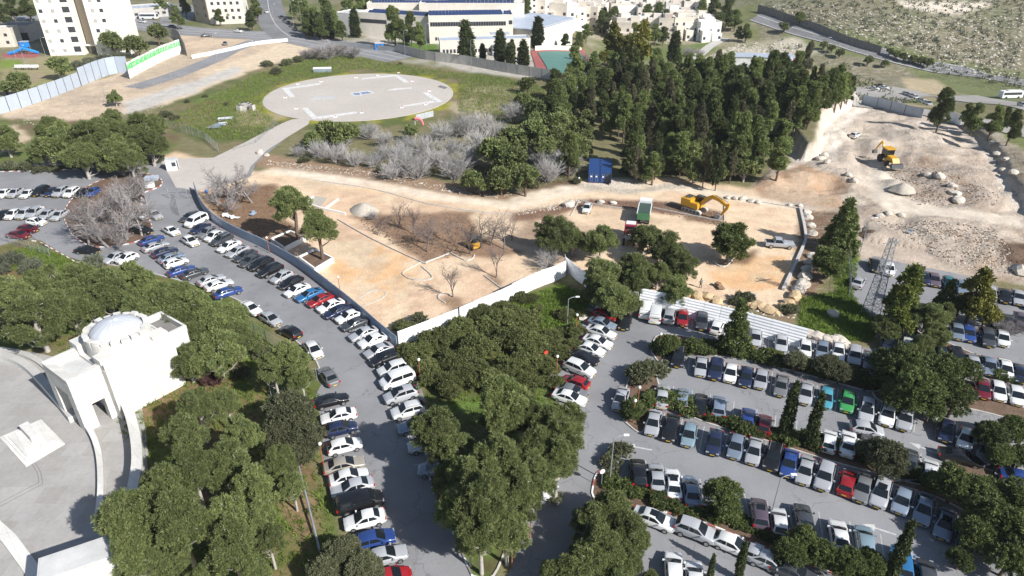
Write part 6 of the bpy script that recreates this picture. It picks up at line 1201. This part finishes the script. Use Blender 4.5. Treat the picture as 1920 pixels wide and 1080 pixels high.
B5_ = [(1067,386,1.2),(1125,380,.8),(1150,382,.7),(488,288,1.1),(500,292,.7),(1540,300,1.2),(1547,293,1.0),(1550,305,.9),(1740,330,1.1),(1760,332,1.2),(1790,365,1.3),(1795,378,1.2),(1785,350,1.0),(1590,330,.9),(1600,340,.9),(1910,510,1.4),(1690,405,.8),(1665,402,.8),(1650,406,.8),(1885,300,1.0),(1870,290,.9),(1860,270,.9),(1900,325,1.0),(1880,320,.8)]
for j, q in enumerate(sorted(B5_)): boulder(*q, f'loose pale boulder lying on the building ground or dig, {ORD[j]} from the left', 'rock', 'loose boulders')
# blue containers
for j, (bx_, by_, side, nm) in enumerate([(1113, 343, 0, 'left'), (1135, 344, 1, 'right')]):
    a = W(bx_, by_); q = W(1124 if not j else 1143, 313) - W(1113 if not j else 1135, 343); rz = math.atan2(20, 1.2) - math.pi / 2; t = thing('shipping_container', f'{nm} blue shipping container of the pair at the wood edge' + (' with its dark door open' if j else ''), 'container', a, -.12, 'blue shipping containers')
    Lc = 9.5; wd = 2.44; hh = 2.6; rg = []; mb = MB()
    for i in range(41):
        y = Lc * i / 40; o_ = .05 if (i // 1) % 2 else 0; rg.append([(-wd / 2 + o_, y, .15), (wd / 2 - o_, y, .15), (wd / 2 - o_, y, hh - .1), (-wd / 2 + o_, y, hh - .1)])
    mb.loft(rg, closed=True); mb.obj('shell', 'container_blue', t); rb = MB()
    for sx in (-1, 1):
        rb.bx(sx * wd / 2 - .06, sx * wd / 2 + .06, -.02, Lc + .02, hh - .14, hh); rb.bx(sx * wd / 2 - .07, sx * wd / 2 + .07, -.05, .1, 0, hh + .01)
    rb.obj('frame', 'container_blue', t); MB().bx(-wd / 2 + .05, wd / 2 - .05, .05, Lc - .05, hh - .1, hh - .05).obj('roof', 'container_blue', t)
    for sx in ((-1, 1) if not j else (-1,)):
        dr = MB(); dr.bx(sx * .58 - .55, sx * .58 + .55, -.10, -.03, .2, hh - .2); d_ = dr.obj('door', 'container_blue', t); bar = MB(); [bar.tube([(sx * .58 + k * .22, -.13, .25), (sx * .58 + k * .22, -.13, hh - .25)], .025, 5) for k in (-1, 1)]; bar.obj('lock_bar', 'metal_grey', d_); MB().bx(sx * .58 - .2, sx * .58 + .15, -.12, -.105, 1.4, 1.75).obj('sticker', 'plastic_white', d_)
    if j: MB().bx(.05, 1.1, -.06, -.03, .2, hh - .2).obj('opening', 'metal_dark', t); MB().box((1.15, -.6, 1.35), (.06, 1.1, 2.2)).obj('door', 'container_blue', t)
# excavator
p = W(1302, 396, 0); ez = head(1302, 396, 60, 20); t = thing('excavator', 'yellow tracked excavator with its boom reaching over the brown trench', 'excavator', (p.x, p.y, hz(p.x, p.y)), ez)
for s in (1, -1):
    tr = MB(); pr_ = [(-2.3, .5), (-2.1, .12), (-1.7, 0), (1.7, 0), (2.1, .12), (2.3, .5), (2.1, .85), (1.7, .98), (-1.7, .98), (-2.1, .85)]; y0, y1 = s * 1.25 - .32, s * 1.25 + .32
    tr.loft([[(x, y, z) for x, z in pr_] for y in (y0, y1)], closed=True); tk_ = tr.obj('track', 'concrete', t)
    wm = MB(); [wm.cyl((x, y1 if s > 0 else y0, .5), ((x, (y1 if s > 0 else y0) + s * .03, .5)), .26, 10) for x in (-1.7, -.85, 0, .85, 1.7)]; wm.obj('roller', 'metal_dark', tk_)
MB().cyl((0, 0, .8), (0, 0, 1.15), .9, 16).obj('turntable', 'metal_dark', t)
bd = MB(); bd.bx(-2.6, 1.4, -1.45, 1.45, 1.15, 2.0); bd.bx(-2.6, -.4, -1.45, 1.45, 2.0, 2.75); bd.bx(-.4, 1.3, -1.45, -.45, 2.0, 2.3); bd.obj('body', 'yellow', t)
MB().bx(-2.4, -1.1, -.6, 1.2, 2.75, 2.83).obj('engine_cover', 'metal_dark', t); MB().cyl((-1.6, -1, 2.75), (-1.6, -1, 3.3), .09, 8).obj('exhaust', 'metal_dark', t)
cb = MB(); cb.prism([(-.2, .5), (1.5, .5), (1.5, 1.42), (-.2, 1.42)], 2.0, 3.2); cb.obj('cab', 'car_glass', t); MB().bx(-.25, 1.45, .45, 1.47, 3.2, 3.3).obj('cab_roof', 'metal_dark', t)
bm_ = MB()
def beam(mb, pts, ws, yw): 
    rg = []
    for i, (x, z) in enumerate(pts):
        a_ = pts[max(0, i - 1)]; b2 = pts[min(len(pts) - 1, i + 1)]; d = Vector((b2[0] - a_[0], 0, b2[1] - a_[1])).normalized(); nn = Vector((-d.z, 0, d.x)); c_ = Vector((x, 0, z)); w0 = ws[i]
        rg.append([tuple(c_ + nn * w0 + Vector((0, -yw, 0))), tuple(c_ + nn * w0 + Vector((0, yw, 0))), tuple(c_ - nn * w0 + Vector((0, yw, 0))), tuple(c_ - nn * w0 + Vector((0, -yw, 0)))])
    mb.loft(rg, closed=True)
beam(bm_, [(1.0, 1.9), (2.6, 3.6), (3.8, 4.3), (5.2, 4.1), (7.2, 3.2)], [.25, .38, .42, .35, .2], .28); bm_.obj('boom', 'yellow', t)
sk = MB(); beam(sk, [(7.4, 3.9), (7.1, 2.9), (6.0, .9)], [.2, .32, .18], .2); sk.obj('stick', 'yellow', t)
bk = MB(); bk.loft([[(6.2, y, 1.1), (5.5, y, 1.2), (4.9, y, .7), (5.0, y, .15), (5.7, y, -.1), (6.0, y, .3)] for y in (-.6, .6)], closed=True); bk.obj('bucket', 'metal_grey', t)
cy = MB(); cy.tube([(1.6, .35, 1.9), (3.4, .35, 3.7)], .09, 8); cy.tube([(1.6, -.35, 1.9), (3.4, -.35, 3.7)], .09, 8); cy.tube([(4.2, 0, 4.75), (7.2, 0, 4.1)], .09, 8); cy.obj('hydraulic_ram', 'metal_grey', t)
# backhoe loader in the dig
p = W(1662, 305); t = thing('backhoe_loader', 'yellow backhoe loader digging in the pale rubble of the dig', 'backhoe', p, head(1662, 305, 26, 16))
t.scale = (1.25, 1.25, 1.25)
MB().bx(-1.2, 2.1, -.6, .6, .7, 1.5).obj('body', 'yellow', t); MB().bx(-1.2, .5, -.75, .75, 1.2, 2.7).obj('cab', 'car_glass', t); MB().bx(-1.35, .65, -.9, .9, 2.7, 2.85).obj('cab_roof', 'yellow', t)
for x, r_ in ((-.9, .72), (1.6, .5)):
    for s in (1, -1): MB().cyl((x, s * .8, r_), (x, s * 1.15, r_), r_, 16).obj('wheel', 'rubber', t)
lb = MB(); beam(lb, [(.6, 1.6), (2.3, 1.5), (3.0, .7)], [.12, .14, .1], .65); lb.obj('loader_arm', 'yellow', t); MB().loft([[(3.0, y, .9), (3.5, y, .8), (3.7, y, .1), (3.0, y, .1)] for y in (-1.1, 1.1)], closed=True).obj('loader_bucket', 'metal_dark', t)
bb = MB(); beam(bb, [(-1.4, 1.1), (-2.4, 2.9), (-3.0, 3.2)], [.14, .18, .12], .14); beam(bb, [(-2.8, 3.4), (-4.0, 1.9), (-4.3, 1.2)], [.12, .13, .1], .1); bb.obj('backhoe_arm', 'yellow', t); MB().loft([[(-4.3, y, 1.2), (-4.9, y, .9), (-4.7, y, .3), (-4.1, y, .5)] for y in (-.35, .35)], closed=True).obj('backhoe_bucket', 'metal_dark', t)
# small yellow loader
p = W(888, 465); t = thing('mini_loader', 'small yellow loader working under the bare trees of the site', 'loader', p, 2.2); MB().bx(-1.1, .9, -.7, .7, .4, 1.3).obj('body', 'yellow', t); MB().bx(-.7, .4, -.55, .55, 1.3, 2.2).obj('cab', 'car_glass', t); MB().bx(-.8, .5, -.65, .65, 2.2, 2.3).obj('cab_roof', 'metal_dark', t)
for x in (-.7, .6):
    for s in (1, -1): MB().cyl((x, s * .7, .4), (x, s * .95, .4), .4, 12).obj('wheel', 'rubber', t)
MB().bx(.9, 1.9, -.8, .8, .1, .7).obj('bucket', 'yellow', t)
# green tipper with load and maroon tractor unit
p = W(1207, 410); hr = head(1207, 410, -8, 40); t = thing('tipper_truck', 'truck with green open bin and white front at the top of the site lot', 'truck', p, hr + math.pi)
MB().bx(-3.2, 2.0, -1.2, 1.2, 1.1, 2.5).obj('bin', 'green_paint', t); ri = MB(); 
for s in (1, -1): ri.bx(-3.2, 2.0, s * 1.25 - .08, s * 1.25 + .08, 2.3, 2.65)
ri.obj('bin_rim', 'plastic_white', t); MB().bx(-3.0, 1.8, -1.05, 1.05, 2.5, 2.62).obj('load', 'metal_dark', t)
rb = MB(); [rb.bx(-2.8 + k * .75, -2.68 + k * .75, -1.1, 1.1, 2.6, 2.65) for k in range(7)]; rb.obj('bin_rib', 'green_paint', t)
MB().bx(2.2, 3.9, -1.2, 1.2, .7, 3.0).obj('cab', 'plastic_white', t); MB().bx(3.9, 3.94, -1.0, 1.0, 1.8, 2.7).obj('windshield', 'car_glass', t); MB().bx(-3.2, 3.8, -.5, .5, .6, 1.1).obj('chassis', 'metal_dark', t)
for x in (-2.4, -1.2, 3.0):
    for s in (1, -1): MB().cyl((x, s * .85, .5), (x, s * 1.2, .5), .5, 14).obj('wheel', 'rubber', t)
p = W(1180, 450); t = thing('tractor_truck', 'maroon tractor with white bonnet half hidden by the site pines', 'truck', p, head(1180, 450, -6, 40)); MB().bx(-2.6, -.4, -1.1, 1.1, 1.0, 2.8).obj('cab', 'maroon', t); MB().bx(-.4, 1.6, -.9, .9, .9, 2.0).obj('bonnet', 'maroon', t); MB().bx(1.6, 2.1, -.9, .9, .8, 1.9).obj('front', 'plastic_white', t); MB().bx(-.42, -.36, -.9, .9, 1.9, 2.6).obj('windshield', 'car_glass', t)
MB().bx(-2.4, -1.0, -.9, .9, 2.8, 2.9).obj('roof', 'plastic_white', t)
for x in (-1.8, 2.4):
    for s in (1, -1): MB().cyl((x, s * .75, .65), (x, s * 1.15, .65), .65, 14).obj('wheel', 'rubber', t)
# silver pickup
p = W(1462, 456, .8); p.z = .03; t = thing('pickup_truck', 'silver double-cab pickup truck parked on the sand of the site lot', 'pickup', p, head(1462, 456, 60, 4)); q_ = (.42, .44, .48, 1)
def pk(nm, mb, mats, smth=None): o = mb.obj(nm, mats, t, smth); o.color = q_; return o
mb = MB(); rg = []
for x, zb, zt, w_, wt in [(2.65,.5,.85,.7,.6),(2.5,.4,1.05,.88,.75),(1.3,.38,1.15,.93,.8),(.75,.38,1.2,.93,.8),(.2,.38,1.8,.93,.66),(-.9,.38,1.82,.93,.66),(-1.15,.38,1.15,.93,.85),(-1.2,.38,1.1,.93,.85),(-2.6,.4,1.1,.93,.85)]:
    rg.append([(x, -w_ * .9, zb), (x, w_ * .9, zb), (x, w_, zb + .15), (x, w_, min(zt, 1.08)), (x, wt, zt), (x, -wt, zt), (x, -w_, min(zt, 1.08)), (x, -w_, zb + .15)])
mb.loft(rg, closed=True); mb.f = [f[::-1] for f in mb.f]; pk('body', mb, 'car_paint', 35); pk('cargo_bed', MB().bx(-2.45, -1.3, -.75, .75, 1.08, 1.13), 'trim'); pk('windshield', MB().poly([(.78, -.7, 1.24), (.78, .7, 1.24), (.24, .58, 1.79), (.24, -.58, 1.79)]), 'car_glass')
pk('rear_window', MB().poly([(-1.17, .62, 1.25), (-1.17, -.62, 1.25), (-.96, -.55, 1.76), (-.96, .55, 1.76)]), 'car_glass')
for s in (1, -1): P = [(.55, s * .93, 1.2), (.15, s * .72, 1.72), (-.88, s * .72, 1.74), (-.98, s * .93, 1.2)]; pk('side_window', MB().poly(P if s > 0 else P[::-1]), 'car_glass')
for x in (1.65, -1.6):
    for s in (1, -1): link('wheel', CM['suv']['wheel'], t, (x, s * .86, .37)).scale = (1.08, 1, 1.08)
rb = MB(); rb.tube([(-1.2, -.8, 1.1), (-1.2, -.75, 1.85), (-1.2, .75, 1.85), (-1.2, .8, 1.1)], .05, 6); rb.obj('roll_bar', 'metal_dark', t)
# odd things in the beds by the gate
for j, (x, y, m_, l, s_) in enumerate([(428,407,'plastic_white','white broken panel lying in the brown bed by the gate',1.2),(442,410,'plastic_white','white twisted sheet beside the broken panel',1.0),(475,403,'fence_blue','grey-white bundle in the shaded bed',.9),(388,362,'bright_blue','small blue barrel in the bed behind the blue fence',.5),(1404,562,'metal_grey','grey pallet of metal behind the white fence',1.3),(1350,540,'wood','scrap timber on the sand behind the fence',1.1),(1705,437,'metal_grey','pale broken slab on the dug bank',.8)]):
    p = W(x, y); t = thing('debris', l, 'debris', p, random.uniform(0, 3)); MB().box((0, 0, .3), (s_ * 1.6, s_, .1), 0, (.15, 'X')).obj('board', m_, t); MB().box((s_ * .5, s_ * .2, .45), (s_ * .8, s_ * .7, .5), .6).obj('chunk', m_, t)
# person in pale top by the containers
def person(px, py, rz, label, shirt, trousers):
    p = W(px, py); t = thing('person', label, 'person', p, rz); bm = bmesh.new()
    J = {'p': (0, 0, .95), 'c': (.02, 0, 1.3), 'n': (.02, 0, 1.5), 'h': (.05, 0, 1.68), 'ls': (.0, .2, 1.42), 'le': (.06, .27, 1.15), 'lh': (.2, .25, .92), 'rs': (0, -.2, 1.42), 're': (-.03, -.27, 1.15), 'rh': (.08, -.28, .9), 'lk': (.1, .1, .5), 'lf': (.02, .11, .06), 'rk': (-.05, -.1, .5), 'rf': (-.15, -.11, .06), 'lt': (.2, .12, .04), 'rt': (.05, -.12, .04)}
    rad = dict(p=.15, c=.16, n=.06, h=.11, ls=.065, le=.05, lh=.04, rs=.065, re=.05, rh=.04, lk=.075, lf=.05, rk=.075, rf=.05, lt=.04, rt=.04); ks = list(J)
    me = bpy.data.meshes.new('body'); E_ = [('p', 'c'), ('c', 'n'), ('n', 'h'), ('c', 'ls'), ('ls', 'le'), ('le', 'lh'), ('c', 'rs'), ('rs', 're'), ('re', 'rh'), ('p', 'lk'), ('lk', 'lf'), ('lf', 'lt'), ('p', 'rk'), ('rk', 'rf'), ('rf', 'rt')]
    me.from_pydata([J[k] for k in ks], [(ks.index(a), ks.index(b_)) for a, b_ in E_], []); bm.free(); o = link('body', me, t); me.materials.append(M['trim']); 
    o.modifiers.new('skin', 'SKIN'); 
    for k, sv in zip(ks, me.skin_vertices[0].data): sv.radius = (rad[k], rad[k]); sv.use_root = (k == 'p')
    s2 = o.modifiers.new('sub', 'SUBSURF'); s2.levels = 1; s2.render_levels = 1
    me.materials.clear(); me.materials.append(M[trousers]); MB().lathe([(.12, .95), (.19, 1.0), (.21, 1.3), (.17, 1.46), (.07, 1.5)], sides=12).obj('shirt', shirt, t, 60); MB().lathe([(.0, 1.83), (.08, 1.81), (.12, 1.72), (.11, 1.66)], (.04, 0, 0), 10).obj('hair', 'trim', t, 60)
person(1085, 344, -1.2, 'person in a pale jacket standing on the site road left of the blue containers', 'plastic_white', 'concrete_dark')
person(1313, 540, 2.0, 'person in dark clothes on the sand behind the site pines', 'concrete_dark', 'metal_dark')
# signs
def sign(px, py, hgt, label, col_='plastic_white'):
    p = W(px, py); t = thing('road_sign', label, 'road sign', p, -1.2); MB().tube([(0, 0, 0), (0, 0, hgt)], .04, 6).obj('pole', 'metal_grey', t); m_ = MB(); m_.cyl((-.02, 0, hgt), (.03, 0, hgt), .32, 14); m_.obj('disc', col_, t)
sign(1127, 914, 2.4, 'round pale sign on its post at the entrance island'); sign(1023, 665 + 20, 2.2, 'red sign leaning in the bushes by the slanting row', 'red_plastic')
# ---------------------------------------------------------------- domed monument
O = Vector((-51.8, 64.0, 0)); AU = R(54)
t = thing('domed_monument', 'white stone monument with pale ribbed dome and tall portal', 'monument', O, AU)      # local x = u, y = v
def bxp(nm, *a, mat='stone_monument', par=None): return MB().bx(*a).obj(nm, mat, par or t)
# portal: piers and lintel leave the doorway open
pw = MB(); pw.bx(0, 1.6, 0, 1.0, 0, 7.7); pw.bx(3.1, 3.8, 0, 1.0, 0, 7.7); pw.bx(1.6, 3.1, 0, 1.0, 3.4, 7.7)
pw.bx(0, 1.0, 1.0, 1.5, 0, 7.7); pw.bx(0, 1.0, 1.5, 4.9, 5.2, 7.7); pw.bx(0, 1.0, 4.9, 6.4, 0, 7.7); pw.bx(1.0, 3.8, 5.6, 6.4, 0, 7.7); pw.obj('portal', 'stone_monument', t)
bxp('portal_roof', 1.0, 3.8, 1.0, 5.6, 6.6, 6.9, mat='roof_pale'); cp = MB(); cp.bx(-.06, 3.86, -.06, .35, 7.7, 7.85); cp.bx(-.06, 3.86, 6.05, 6.46, 7.7, 7.85); cp.bx(-.06, .35, .35, 6.05, 7.7, 7.85); cp.obj('portal_coping', 'stone_monument', t)
mn = MB(); mn.bx(3.8, 12.6, -.9, 7.4, 0, 7.3); mn.obj('hall', 'stone_monument', t)
bxp('pilaster', 3.8, 4.7, -1.25, -.9, 0, 8.3); bxp('cornice', 4.7, 12.65, -1.02, -.9, 6.5, 6.75); bxp('lintel_band', -.06, 3.8, -.07, 0, 3.7, 3.95); bxp('step_block', 3.8, 5.4, -.5, 1.4, 7.3, 8.6); bxp('step_block', 3.8, 5.4, 5.2, 7.2, 7.3, 8.6); bxp('step_block', 10.4, 12.4, -.4, 1.2, 7.3, 8.4); bxp('step_block', 10.6, 12.4, 5.4, 7.2, 7.3, 8.4); bxp('ledge', 5.4, 10.4, -.6, .4, 7.3, 7.9)
cop = MB(); cop.bx(3.74, 12.66, -.96, -.7, 7.3, 7.45); cop.bx(12.4, 12.66, -.7, 7.46, 7.3, 7.45); cop.bx(3.74, 12.4, 7.2, 7.46, 7.3, 7.45); cop.obj('coping', 'stone_monument', t)
an = MB(); an.bx(12.6, 15.2, .4, 6.4, 0, 6.6); an.obj('rear_annex', 'stone_monument', t); bxp('rear_court', 12.9, 14.9, .8, 6.0, 6.6, 6.65, mat='concrete_dark'); rp = MB(); rp.bx(12.6, 15.25, .34, .7, 6.6, 7.5); rp.bx(14.95, 15.25, .7, 6.4, 6.6, 7.5); rp.bx(12.6, 14.95, 6.1, 6.46, 6.6, 7.5); rp.obj('rear_parapet', 'stone_monument', t)
DC = (8.0, 3.2); dr = MB(); dr.lathe([(3.75, 7.3), (3.75, 9.4), (3.15, 9.4), (3.15, 8.9), (0, 8.9)], (*DC, 0), 56); dr.obj('drum', 'stone_monument', t, 35)
mer = MB(); nM = 20
for k in range(nM):
    a0 = 2 * math.pi * k / nM; a1 = a0 + 2 * math.pi / nM * .72; pts = [(DC[0] + r_ * math.cos(a_), DC[1] + r_ * math.sin(a_)) for r_, a_ in ((3.14, a0), (3.78, a0), (3.79, (a0 + a1) / 2), (3.78, a1), (3.14, a1))]
    MB().prism(pts, 8.9, 10.0 if k % 2 else 9.85).obj('merlon', 'stone_monument', t)
dm = MB(); prof = [(3.12 * math.cos(a_), 9.2 + 1.75 * math.sin(a_)) for a_ in np.linspace(0, math.pi / 2, 9)]; S_ = 48; b0 = len(dm.v)
for r_, z in prof:
    for k in range(S_): f = 1 + (.012 if k % 3 == 0 else 0); a_ = 2 * math.pi * k / S_; dm.v.append((DC[0] + r_ * f * math.cos(a_), DC[1] + r_ * f * math.sin(a_), z + (.035 if k % 3 == 0 else 0)))
for i in range(len(prof) - 1):
    for k in range(S_): dm.face((b0 + i * S_ + k, b0 + i * S_ + (k + 1) % S_, b0 + (i + 1) * S_ + (k + 1) % S_, b0 + (i + 1) * S_ + k))
dm.obj('dome', 'dome', t, 50)
# plaza with curved walls, steps, memorial table
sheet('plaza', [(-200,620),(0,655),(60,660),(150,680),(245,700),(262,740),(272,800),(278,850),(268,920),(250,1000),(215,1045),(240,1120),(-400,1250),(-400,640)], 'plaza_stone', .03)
t = thing('curved_wall', 'low white curved wall sweeping left from the monument portal', 'wall', flat(150, 700)); o0 = flat(150, 700); wl = MB(); L = smooth_line([flat(-60,668), flat(0,672), flat(50,690), flat(95,735), flat(140,790)], 6); wallstrip(wl, [q - o0 for q in L], -.5, .5, -.1, .9); wl.obj('wall', 'stone_monument', t); wl = MB(); wallstrip(wl, [q - o0 for q in offs(L, 1.6)], -.4, .4, -.1, .45); wl.obj('ledge', 'stone_monument', t)
t = thing('curved_wall', 'thick white curved parapet running down right of the portal', 'wall', flat(240, 760)); o0 = flat(240, 760); L = smooth_line([flat(222,742), flat(236,765), flat(252,800), flat(264,850), flat(266,900), flat(255,960)], 6); wl = MB(); wallstrip(wl, [q - o0 for q in L], -.55, .55, -.1, 2.3); wl.obj('wall', 'stone_monument', t)
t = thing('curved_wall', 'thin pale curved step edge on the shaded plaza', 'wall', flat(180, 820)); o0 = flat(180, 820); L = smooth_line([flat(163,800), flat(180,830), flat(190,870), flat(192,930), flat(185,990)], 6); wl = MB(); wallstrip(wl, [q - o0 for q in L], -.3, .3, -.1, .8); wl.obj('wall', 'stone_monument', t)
t = thing('memorial_platform', 'stepped white stone platform with a slab table in the plaza', 'platform', flat(60, 838)); o0 = flat(60, 838)
Pq = [flat(49, 876), flat(122, 833), flat(78, 788), flat(0, 822)]; Pc = sum(Pq, Vector()) / 4
for k in range(3):
    f = 1 - k * .14; Q = [(q - Pc) * f + Pc - o0 for q in Pq]; ar = sum(Q[i].x * Q[(i + 1) % 4].y - Q[(i + 1) % 4].x * Q[i].y for i in range(4)); MB().prism([(q.x, q.y) for q in (Q if ar > 0 else Q[::-1])], k * .18, k * .18 + .18).obj('step', 'stone_monument', t)
mn_ = flat(62, 822) - o0; dz_ = math.atan2((Pq[0] - Pq[3]).y, (Pq[0] - Pq[3]).x); MB().box((mn_.x, mn_.y, 1.0), (3.4, 1.0, .9), dz_).obj('slab_table', 'stone_monument', t)
t = thing('entry_block', 'white rectangular stone building at the lower left frame edge', 'building', flat(150, 1062)); o0 = flat(150, 1062)
A_ = flat(72, 1047, 6.0); B_ = flat(183, 1010, 6.0); dx = (B_ - A_).normalized(); pr2 = Vector((dx.y, -dx.x, 0))
def qd(o_, u0, u1, v0, v1, z0, z1, nm, mat): Q = [A_ + dx * u0 + pr2 * v0, A_ + dx * u1 + pr2 * v0, A_ + dx * u1 + pr2 * v1, A_ + dx * u0 + pr2 * v1]; Q = [(q.x - o0.x, q.y - o0.y) for q in Q][::-1]; MB().prism(Q, z0, z1).obj(nm, mat, t)
Lb = (flat(185, 990, 6.0) - A_).length + 1.5; qd(t, 0, Lb, 0, 3.0, 0, 6.0, 'wall', 'stone_monument'); qd(t, -.15, Lb + .1, 3.0, 6.4, 0, 4.4, 'lower_wall', 'stone_monument'); qd(t, .15, Lb - .1, .15, 2.8, 6.0, 6.06, 'roof', 'roof_pale')
t = thing('plaza_wall', 'long low pale wall slanting down the lower left plaza', 'wall', flat(20, 1010)); o0 = flat(20, 1010); wl = MB(); wallstrip(wl, [flat(-40, 960) - o0, flat(20, 1015) - o0, flat(75, 1090) - o0, flat(110, 1150) - o0], -.6, .6, -.1, .5); wl.obj('wall', 'stone_monument', t)
# thin paving seams
def seam(pts):
    L = [flat(*q) for q in pts]; L = smooth_line(L, 4) if len(L) > 2 else L; mb = MB(); wallstrip(mb, L, -.04, .04, .0, .036); struct(mb.obj('paving_seam', 'concrete_dark'))
seam([(65,868),(76,885),(80,908)]); seam([(60,870),(70,888),(73,905)]); seam([(80,908),(0,950)]); seam([(73,905),(-2,944)]); seam([(0,822),(70,790)])


# ---------------------------------------------------------------- air
hzb = MB().bx(-1420, 1420, -40, 1540, -60, 330).obj('haze', []); hzb['kind'] = 'stuff'
m = bpy.data.materials.new('haze_air'); m.use_nodes = True; n = m.node_tree; n.nodes.clear(); o_ = N(n, 'OutputMaterial'); v_ = N(n, 'VolumePrincipled'); v_.inputs['Density'].default_value = HAZE; v_.inputs['Color'].default_value = (.86, .92, 1, 1)
n.links.new(v_.outputs[0], o_.inputs[1]); hzb.data.materials.append(m)
